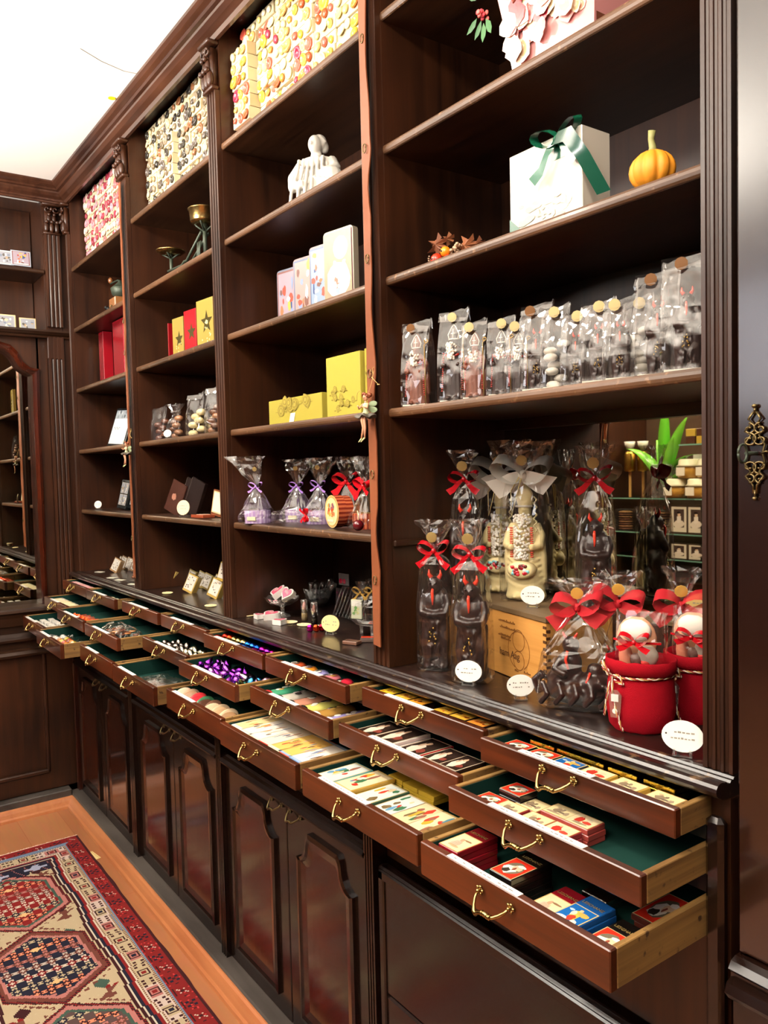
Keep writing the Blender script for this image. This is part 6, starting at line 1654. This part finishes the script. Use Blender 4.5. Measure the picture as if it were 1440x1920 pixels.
for k in range(13):
    x, y, z = dpos(4, 'B', .06 + .072 * k, .020 + .012 * (k % 2))
    col, nm = (('#d8b8a0', 'pale'), ('#a88a70', 'tan'), ('#8a6a50', 'brown'), ('#c8343a', 'red'), ('#c02a34', 'red'), ('#3a6a4a', 'green'), ('#4a3024', 'dark'), ('#6a4a38', 'brown'), ('#c9b090', 'cream'), ('#b8a080', 'cream'), ('#a88a68', 'tan'), ('#c0a888', 'cream'), ('#8a6a4c', 'brown'))[k]
    t = thing('medallion', '%s chocolate medallion leaning in the %s, %s from the left' % (nm, dname(4, 'B'), (OW + ['thirteenth'])[k]), 'medallion', (x, y, z + .024), 0, 'leaning chocolate medallions', rot=(.55 + R.uniform(-.1, .1), .5 + R.uniform(-.2, .2), .6))
    b = B(col, 'gloss', True).lathe([(.001, -.003), (.024, -.003), (.026, 0), (.024, .003), (.018, .0022), (.001, .0028)], 24, sx=.85, sy=1.15); b.build('medallion_disc', t)
# fifth column
def ball_group(c, tier, n, rows, colf, nm, q, grp, u0=.1, u1=.95, dy0=.014, z0=0):
    for k in range(n):
        for rw in range(rows):
            col, cn_ = colf(k, rw); foil_egg('%s %s, %s from left, %s row, in the %s' % (cn_, nm, OW[k], ROWW[rw], dname(c, tier)), c, tier, u0 + (u1 - u0) * k / max(1, n - 1) + R.uniform(-.015, .015), dy0 + .026 * rw, z0 + .004 * ((k + rw) % 2), col, q, grp=grp)
ball_group(3, 'M', 9, 3, lambda k, rw: (('#8a8078', 'grey') if k < 5 else ('#dcdcc0', 'cream')), 'wrapped ball', .013, 'wrapped balls in a drawer', u0=.16)
for k in range(8):
    x, y, z = dpos(3, 'T', .12 + .11 * k, .016 + .006 * (k % 2))
    t = thing('clear_dome', 'clear dome over a chocolate, %s from left in the %s' % (OW[k], dname(3, 'T')), 'sweet', (x, y, z), R.uniform(-.3, .3), 'clear domes over chocolates')
    B('#6a4a3a', 'gloss', True).ell((0, 0, .010), (.010, .009, .009), 12, 8).build('chocolate_centre', t)
    B(mt='cellophane', smooth=False).lathe([(.020, 0), (.020, .004), (.019, .014), (.012, .022), (.002, .024)], 12).build('clear_dome_shell', t)
x, y, z = dpos(3, 'B', .64, .055)
t = thing('film_bag', 'flat clear film bag of chocolate discs in the bottom drawer of the fifth column', 'bag', (x, y, z), .1)
b = B('#7a4a34', 'gloss', True); r = random.Random(6)
for k in range(9): b.ell((r.uniform(-.06, .06), r.uniform(-.03, .02), .006), (.012, .012, .004), 12, 6)
b.build('chocolate_disc', t)
b = B(mt='cellophane'); r = random.Random(9)
for k in range(3):
    P = [[(-.085 + .017 * i + r.uniform(-.003, .003), -.040 + .02 * j, .010 + .007 * k + r.uniform(0, .014) * (1 if 0 < i < 10 else .2)) for i in range(11)] for j in range(5)]
    for j in range(4): b.strip(P[j], P[j + 1])
b.build('clear_film', t)
# sixth column
x, y, z = dpos(2, 'M', .5, .050)
for i, (u, lab) in enumerate(((.36, 'clear film bag of brown coins, left one in the middle drawer of the sixth column'), (.62, 'clear film bag of brown coins, right one in the middle drawer of the sixth column'))):
    x, y, z = dpos(2, 'M', u, .055)
    t = thing('film_bag', lab, 'bag', (x, y, z), .2 * i, 'film bags of coins')
    b = B('#a86a3c', 'gloss', True); r = random.Random(16 + i)
    for k in range(12): b.set(r.choice(['#a86a3c', '#8a4a2c', '#c08a5a', '#6a3a28'])); b.ell((r.uniform(-.035, .035), r.uniform(-.03, .03), .008 + r.uniform(0, .022)), (.012, .012, .003), 12, 6)
    b.build('chocolate_coin', t)
    b = B(mt='cellophane'); b.loft(rings_bag(.11, .09, [(0, .8, .8, .1), (.010, 1, 1, .15), (.026, .9, .85, .2), (.040, .55, .5, .3), (.046, .3, .2, .4)], n=22, seed=i), caps=False); b.build('clear_film', t)
for k in range(7):
    x, y, z = dpos(2, 'T', .30 + .1 * k, .020 + .01 * (k % 2)); t = thing('dark_packet', 'small dark glossy packet, %s from left in the %s' % (OW[k], dname(2, 'T')), 'packet', (x, y, z), R.uniform(-.4, .4), 'small dark packets'); B('#4a4046', 'gloss').box(0, 0, .006, .030, .024, .010, .002).build('packet_body', t)
for k in range(6):
    x, y, z = dpos(2, 'B', .45 + .09 * k, .030 + .012 * (k % 3)); t = thing('chocolate_stick', 'short dark chocolate stick, %s from left in the %s' % (OW[k], dname(2, 'B')), 'sweet', (x, y, z), R.uniform(-1, 1), 'dark chocolate sticks'); B('#3a2a24', 'gloss').box(0, 0, .005, .030, .010, .008, .002).build('stick_body', t)
# seventh column
def candy(label, c, tier, u, dy, col, seed):
    x, y, z = dpos(c, tier, u, dy); t = thing('wrapped_candy', label, 'sweet', (x, y, z + .012), R.uniform(0, 3), 'sweets in twisted clear wrappers')
    B(col, 'gloss', True).ell((0, 0, 0), (.011, .010, .009), 12, 8).build('candy_centre', t)
    b = B(mt='cellophane'); r = random.Random(seed)
    b.loft([[(xx, cos(a) * q * (1 + r.uniform(-.2, .2)), sin(a) * q * .8 * (1 + r.uniform(-.2, .2))) for a in [2 * pi * j / 12 for j in range(12)]] for xx, q in ((-.028, .014), (-.018, .006), (-.012, .008), (-.006, .012), (.006, .012), (.012, .008), (.018, .006), (.028, .014))], caps=False); b.build('twisted_wrapper', t)
k = 0
for cc in range(8):
    for rw in range(3):
        col, nm = [('#e8e4dc', 'white'), ('#e88a2a', 'orange'), ('#e8c84a', 'yellow'), ('#d8482a', 'red orange'), ('#5aa03a', 'green')][(0 if cc < 2 else (1 + (cc + rw) % 3 if cc < 6 else 4))]
        candy('%s wrapped sweet, %s from left, %s row, in the %s' % (nm, OW[cc], ROWW[rw], dname(1, 'B')), 1, 'B', .10 + .095 * cc, .018 + .026 * rw, col, k); k += 1
for k in range(7):
    x, y, z = dpos(1, 'M', .42 + .075 * k, .028 + .006 * (k % 2)); t = thing('ribboned_packet', 'clear packet with an orange ribbon, %s from left in the %s' % (OW[k], dname(1, 'M')), 'packet', (x, y, z), R.uniform(-.2, .2), 'packets tied with orange ribbon')
    B('#b8866a', 'gloss').box(0, 0, .009, .024, .050, .014, .003).build('sweet_block', t); B(mt='cellophane').box(0, 0, .011, .028, .056, .019, .002).build('clear_film', t)
    b = B('#ee4a10', 'gloss').box(0, 0, .0205, .0285, .004, .0008); b.box(0, 0, .0208, .004, .056, .0008); b.build('ribbon_band', t)
    bow(t, .022, .014, '#f0500f', 'ribbon_bow', seed=k, y=-.012, tails=.3)
for k in range(7):
    x, y, z = dpos(1, 'T', .46 + .075 * k, .016 + .012 * (k % 2)); t = thing('cream_sweet', 'round cream-coloured sweet, %s from left in the %s' % (OW[k], dname(1, 'T')), 'sweet', (x, y, z), 0, 'cream sweets'); B('#e0dcb8', 'gloss', True).ell((0, 0, .009), (.014, .014, .009), 14, 8).build('sweet_body', t)
# eighth column
def small_box(label, c, tier, u, dy, col, top, w_=.034, l_=.022, h_=.014, z0=0):
    x, y, z = dpos(c, tier, u, dy); t = thing('small_box', label, 'box', (x, y, z + z0), R.uniform(-.05, .05), 'small pale boxes in the far drawers')
    b = B(col, 'gloss').box(0, 0, h_ / 2, w_, l_, h_, .001); b.build('box_body', t); B(top, 'card').box(0, 0, h_ + .0003, w_ * .7, l_ * .6, .0005).build('printed_label', t)
for cc in range(5):
    for rw in range(3):
        if cc == 4 and rw == 0: continue
        small_box('small white box, %s from left, %s row, in the %s' % (OW[cc], ROWW[rw], dname(0, 'B')), 0, 'B', .22 + .17 * cc, .016 + .032 * rw, '#efece4', '#d8d4c8', w_=.042, z0=.016)
for cc in range(6): small_box('pale yellow box, %s from left in the %s' % (OW[cc], dname(0, 'M')), 0, 'M', .14 + .15 * cc, .028, ['#f4f1ea', '#f2ead4', '#efe4b8', '#ece6c0', '#f0e8c8', '#d8dcc0'][cc], '#e8dcb0', w_=.046, l_=.048, h_=.018, z0=.006)
for cc in range(6): small_box('pink and white packet, %s from left in the %s' % (OW[cc], dname(0, 'T')), 0, 'T', .14 + .15 * cc, .020, ['#ece6e0', '#e8d8d4', '#dcb8b4', '#e6d0cc', '#c8a0a0', '#e8e0dc'][cc], '#c88a88', w_=.044, l_=.032, h_=.014, z0=.010)

# ================================================================== RUG
def rug():
    X0, X1, Y0, Y1 = .335, 2.62, -.157, -.757
    cell = .0046
    nx = int((X1 - X0) / cell); ny = int((Y0 - Y1) / cell)
    r = random.Random(3)
    CR, RD, NV, DKr, PK, BR, WH, BL, GR = '#a39276', '#6c1c1c', '#1d1c28', '#33181a', '#97605a', '#5c342b', '#b9ab9a', '#5d6b80', '#36493f'
    jx = [int(round(1.2 * sin(i * .07) + .8 * sin(i * .023 + 1))) for i in range(nx)]
    def hexa(px, pz, hx, hy):                       # distance inside a long hexagon, 1 at the rim
        return max(abs(pz) / hy, (abs(px) / hx + abs(pz) / hy * .5) / 1.06)
    def motif(u, v, a, b_, ca, cb):                 # little flower made of knots
        q = abs(u) + abs(v)
        if q <= 1: return ca
        if q <= 3: return cb
        if (abs(u) <= 1 and abs(v) <= 4) or (abs(v) <= 1 and abs(u) <= 4): return ca
        return None
    W_ = Y0 - Y1; mid = W_ / 2 
    def colour(i, j):
        x = i * cell; v = j * cell; e = min(v, W_ - v); ex_ = x
        d = min(e, ex_ + .0)                         # nearness to the long side or the far end
        side = e <= ex_
        s = (i if side else j)
        k = int(d / cell)
        if k < 2: return DKr if side else RD
        if d < .058 and (side or d < .040):           # red outer border with dark and white specks
            kk = k - 2; m_ = s % 14
            if kk in (2, 3, 6, 7) and m_ in (2, 3, 6, 7) : return NV if (s // 14) % 2 else WH if (kk + m_) % 3 == 0 else RD
            if kk in (4, 5) and m_ in (4, 5, 10): return DKr
            if kk == 9 and m_ < 8: return DKr
            return RD if r.random() > .05 else '#a83434'
        if d < .062: return BL
        if d < .112:                                 # cream border with squares and dots
            kk = int((d - .062) / cell); m_ = s % 22
            if kk in (0, 10): return BR if s % 2 else CR
            if m_ < 11 and 2 <= kk <= 8:
                a, b2 = m_ - 5, kk - 5
                q = max(abs(a), abs(b2))
                if q == 3: return DKr
                if q <= 1: return RD if (s // 22) % 3 else NV
                return PK if (s // 22) % 2 else CR
            if m_ >= 13 and kk in (2, 3, 7, 8) and m_ % 3 != 0: return DKr
            return CR if (s // 40) % 3 else '#b3a096'
        if d < .117: return WH
        if d < .127: return RD
        if d < .137: return NV
        if d < .141: return WH
        if d < .150: return DKr
        # the field
        fx, fy = x - .150, v - mid
        if fx < .075 and abs(fy) < .5:                # navy panel at the far end
            if fx < .055 + .02 * ((int((v) / .045)) % 2): 
                a, b2 = int(fx / cell) - 7, int(((v) % .13) / cell) - 14
                if motif(a * .8, b2 * .45, 0, 0, '#8d90a4', '#7c80a0'): return '#8d90a4'
                if (i + j * 2) % 17 == 0: return PK
                return NV
        P = .43; n = int((fx - .03) / P); cx = .03 + P * (n + .5) ; px, pz = fx - cx, fy
        h = hexa(px, pz, .205, .145)
        main, sec = ((RD, BR), (NV, RD), ('#4c3a38', GR))[n % 3]
        if h < .80:
            g = int((px + 1) / .046), int((pz + 1) / .040)
            a = int(((px + 1) % .046) / cell) - 5; b2 = int(((pz + 1) % .040) / cell) - 4
            ca, cb = [(PK, BR), (WH, RD), ('#c8785a', DKr), ('#a89a90', BR), (CR, NV)][(g[0] * 3 + g[1] * 5) % 5]
            m_ = motif(a * 1.0, b2 * 1.0, 0, 0, ca, cb)
            if abs(abs(px) - .10) + abs(pz) * .6 < .012: return '#c9a070'
            return m_ or main
        if h < .86: return PK if n % 3 == 1 else GR
        if h < .94: return BR if n % 3 == 1 else PK
        if h < 1.0: return DKr if (i + j) % 3 else RD
        if 1.04 < h < 1.10 and (i // 3 + j // 3) % 3 == 0: return BR
        # birds and diamonds in the cream corners
        a, b2 = int(((fx + .02) % .16) / cell) - 17, int((abs(fy) % .15) / cell) - 22
        if abs(a) * .9 + abs(b2) < 5: return GR if (n + (fy > 0)) % 2 else DKr
        a2, b3 = a - 10, b2 - 2
        if (abs(b3) <= 1 and -6 <= a2 <= 6) or (abs(a2 + b3) <= 1 and abs(a2) < 6) or (abs(a2 - 4) <= 1 and abs(b3) < 4): return RD if n % 2 else BR
        return CR if r.random() > .04 else '#a8987c'
    verts = []; faces = []; cols = []
    for i in range(nx + 1):
        for j in range(ny + 1):
            wob = .0022 * sin(i * .05) + .0012 * sin(i * .17)
            verts.append((X0 + i * cell, Y0 - j * cell - (wob if j == 0 else 0), .0065 + .0007 * sin(i * .11 + j * .07)))
    for i in range(nx):
        for j in range(ny):
            a = i * (ny + 1) + j; faces.append((a, a + 1, a + ny + 2, a + ny + 1)); cols.append(colour(i, min(ny - 1, max(0, j + (jx[i] if 14 < j < ny - 14 else 0)))))
    b = B('#8e2222', 'cloth'); b.v = verts; b.f = faces; b.c = cols; b.m = ['cloth'] * len(faces); b.sm = [False] * len(faces)
    b.set('#5a1c20').b2(X0, X1, Y1, Y0, .0005, .0055)
    t = thing('patterned_rug', 'red, cream and navy oriental rug with hexagon medallions on the orange floor', 'rug', (0, 0, 0))
    b.build('rug_pile', t)
    f = B('#e6d3c0', 'cloth'); rr = random.Random(5)
    y = Y1
    while y < Y0:
        l = .006 + rr.uniform(0, .006); f.b2(X0 - l, X0, y, y + .0028, .0008, .005); y += .0036
    f.build('fringe', t)
rug()
x, y = 0.541,-0.152
t = thing('paper_slip', 'small cream printed slip sticking out from under the rug edge', 'paper', (x, y - .004, .0006), .15)
b = B('#d8c48a', 'card').box(0, 0, .0003, .075, .030, .0005); b.set('#a8945c')
for k in range(9): b.box(-.032 + .008 * k, .010, .0007, .004, .005, .0002)
b.build('paper_sheet', t)

# ================================================================== OPPOSITE DISPLAY, SEEN IN THE MIRROR OF THE NEAREST BAY
DY = -1.5
X_0, _q = 1.096,1.349
X_1, _q = 1.704,1.345
t = thing('glass_shelf_rack', 'display rack with green-edged glass shelves, seen in the mirror', 'shelf', (0, 0, 0))
B(mt='mahogany_upright').b2(X_0 - .50, X_0 - .002, DY - .32, DY - .02, .0, 1.95).build('cabinet_panel', t)
def mz(*a): return [a[i] for i in range(1, len(a), 2)]
zs = mz(1.555,1.266, 1.555,1.11, 1.554,0.997, 1.557,1.501)
for z in zs:
    xs_ = X_0 if z != zs[3] else 1.484
    B(mt='shelf_glass').b2(xs_, X_1 + .2, DY - .30, DY, z - .006, z).build('glass_shelf', t)
    B('#6f9c88', 'gloss').b2(xs_, X_1 + .2, DY + .0002, DY + .0008, z - .006, z).build('glass_edge', t)
zs_t = [z + .001 for z in zs]
B('#4a3526', 'card').b2(X_0, X_1 + .2, DY - .33, DY - .301, .6, 1.95).build('back_board', t)
B(mt='mahogany_upright').b2(X_0, X_1 + .2, DY - .32, DY - .005, .0, zs[2] - .10).build('rack_base', t)
xc, _q = 1.446,1.44
B(mt='mahogany_upright').b2(xc - .02, xc + .02, DY - .34, DY - .331, zs[0], 1.95).build('upright_post', t)
def jar(label, x, y, z, s=1.45):
    o = thing('honey_jar', label, 'jar', (x, y, z), pi, 'honey jars in the mirror')
    B('#b98a3c', 'gloss', True).lathe([(.030 * s, 0), (.036 * s, .006), (.036 * s, .030 * s), (.030 * s, .040 * s)], 20).build('honey', o)
    b = B('#e4d9b8', 'paint', True).lathe([(.040 * s, .036 * s), (.033 * s, .042 * s), (.032 * s, .054 * s), (.028 * s, .058 * s)], 20); b.build('cloth_lid', o)
    b = B('#f3ead2', 'card'); b.box(.006, -.042 * s, .030, .042, .001, .036); b.build('paper_tag', o)
zs = zs_t
J = [1.44,1.275, 1.549,1.276, 1.491,1.361, 1.587,1.361]
jar('honey jar, lower left of the mirrored jars', J[0], DY - .05, zs[0]); jar('honey jar with a cream tag, lower right of the mirrored jars', J[2], DY - .05, zs[0])
jar('honey jar stacked on top of the mirrored jars', J[4], DY - .07, zs[0] + .086); jar('honey jar at the far right of the upper mirrored jars', J[6], DY - .07, zs[0] + .086)
def lady_tin(label, x, y, z, w_=.088, h_=.125):
    o = thing('portrait_tin', label, 'tin', (x, y, z), pi, 'portrait tins in the mirror')
    picture_box('t', w_, .018, h_, '#4a3a2c', None, 'gloss', rounded=.008)(o)
    b = B(mt='gloss'); b.X = Matrix.Translation((0, -.0095, h_ / 2)); a_ = Art(b, w_ * .92, h_ * .94)
    a_.rect(-.46, .46, -.47, .47, '#e6dcc4'); a_.rect(-.32, .32, -.30, .38, '#4a3a34'); a_.blob(0, -.16, .3, .16, '#e8dcc8'); a_.blob(0, 0, .13, .16, '#efe6d6'); a_.blob(0, .18, .09, .07, '#e0c0a0'); a_.blob(0, .25, .1, .04, '#2a1c18'); b.build('portrait_picture', o)
L = [1.476,1.113, 1.56,1.11, 1.618,1.113]
for k in range(3): lady_tin('portrait tin, %s on the middle mirrored glass shelf' % ('left', 'middle', 'right')[k], L[k * 2], DY - .02, zs[1])
L = [1.475,1, 1.562,1.002, 1.617,1.006]
for k in range(3): lady_tin('portrait tin, %s on the lowest mirrored glass shelf' % ('left', 'middle', 'right')[k], L[k * 2], DY - .02, zs[2], .088, .070)
L = [1.155,1.122, 1.358,1.13]
for k in range(2):
    o = thing('biscuit_stack', 'stack of brown biscuits in film, %s on the middle mirrored shelf' % ('left', 'right')[k], 'biscuits', (L[k * 2], DY - .06, zs[1])); b = B('#a8784c', 'paint', True)
    for j in range(8): b.set('#a8784c' if j % 2 else '#7a4c30'); b.ell((0, 0, .007 + .011 * j), (.036, .030, .007), 16, 6)
    b.build('biscuits', o); cb = B(mt='cellophane'); cb.box(0, 0, .05, .078, .066, .10, .004); cb.build('clear_film', o)
x, z = 1.374,1.275
o = thing('plant_vase', 'square glass vase with broad green leaves on the top mirrored shelf', 'plant', (x, DY - .055, zs[0]))
B(mt='cut_glass').box(0, 0, .075, .085, .085, .15, .002).build('glass_vase', o)
for k, (a, l, lean) in enumerate(((.2, .40, .25), (1.4, .44, .10), (2.6, .30, -.45), (3.5, .26, .5), (4.6, .28, -.2), (5.4, .22, .7), (2.0, .30, .25))):
    b = B('#5fae2c' if k % 2 else '#77c23c', 'gloss', True); L_ = []; Q_ = []
    for i in range(12):
        u = i / 11; wv = .021 * sin(pi * min(1, u * .9 + .06)) ; px = lean * .36 * u ** 1.6 + cos(a) * .03 * u; pz = .02 + l * (u - .35 * u ** 3 * abs(lean) * 2); py = sin(a) * .05 * u
        L_.append((px - wv * .8, py + wv, pz)); Q_.append((px + wv * .8, py - wv, pz + wv * .3))
    b.strip(L_, Q_); solidify(b.build('leaf', o), .0008)
L = [1.181,1.497, 1.232,1.495, 1.136,1.499]
for k in range(3):
    o = thing('gold_jar', 'tall gold-wrapped jar tied in film, %s of the mirrored trio' % ('middle', 'right', 'left')[k], 'jar', (L[k * 2], DY - .06 - .03 * k, zs[0] + .0)); B('#c9a24a', 'foil', True).lathe([(.024, .12), (.026, .125), (.026, .20), (.018, .215)], 16).build('gold_jar_body', o); B('#b58a4a', 'paint').lathe([(.006, 0), (.006, .12)], 10).build('stem', o); B('#efe9da', 'gloss', True).lathe([(.008, .215), (.022, .24), (.026, .26)], 14).build('film_top', o)
L = [1.518,1.519, 1.569,1.516, 1.607,1.515]
for k in range(3):
    for j in range(2):
        o = thing('gold_box', 'small gold box, %s %s on the highest mirrored shelf' % (('lower', 'upper')[j], ('left', 'middle', 'right')[k]), 'box', (L[k * 2], DY - .06, zs[3] + .033 * j), 0, 'gold boxes in the mirror'); B('#b8983c' if (k + j) % 2 else '#4a2c1c', 'gloss').box(0, 0, .016, .045, .05, .032, .001).build('box_body', o)
x, z = 1.525,1.415
o = thing('white_card', 'white card standing behind the mirrored honey jars', 'card', (x, DY - .13, zs[0] + .0)); B('#f4f0e8', 'card').box(0, 0, .095, .11, .004, .19).build('card_sheet', o)
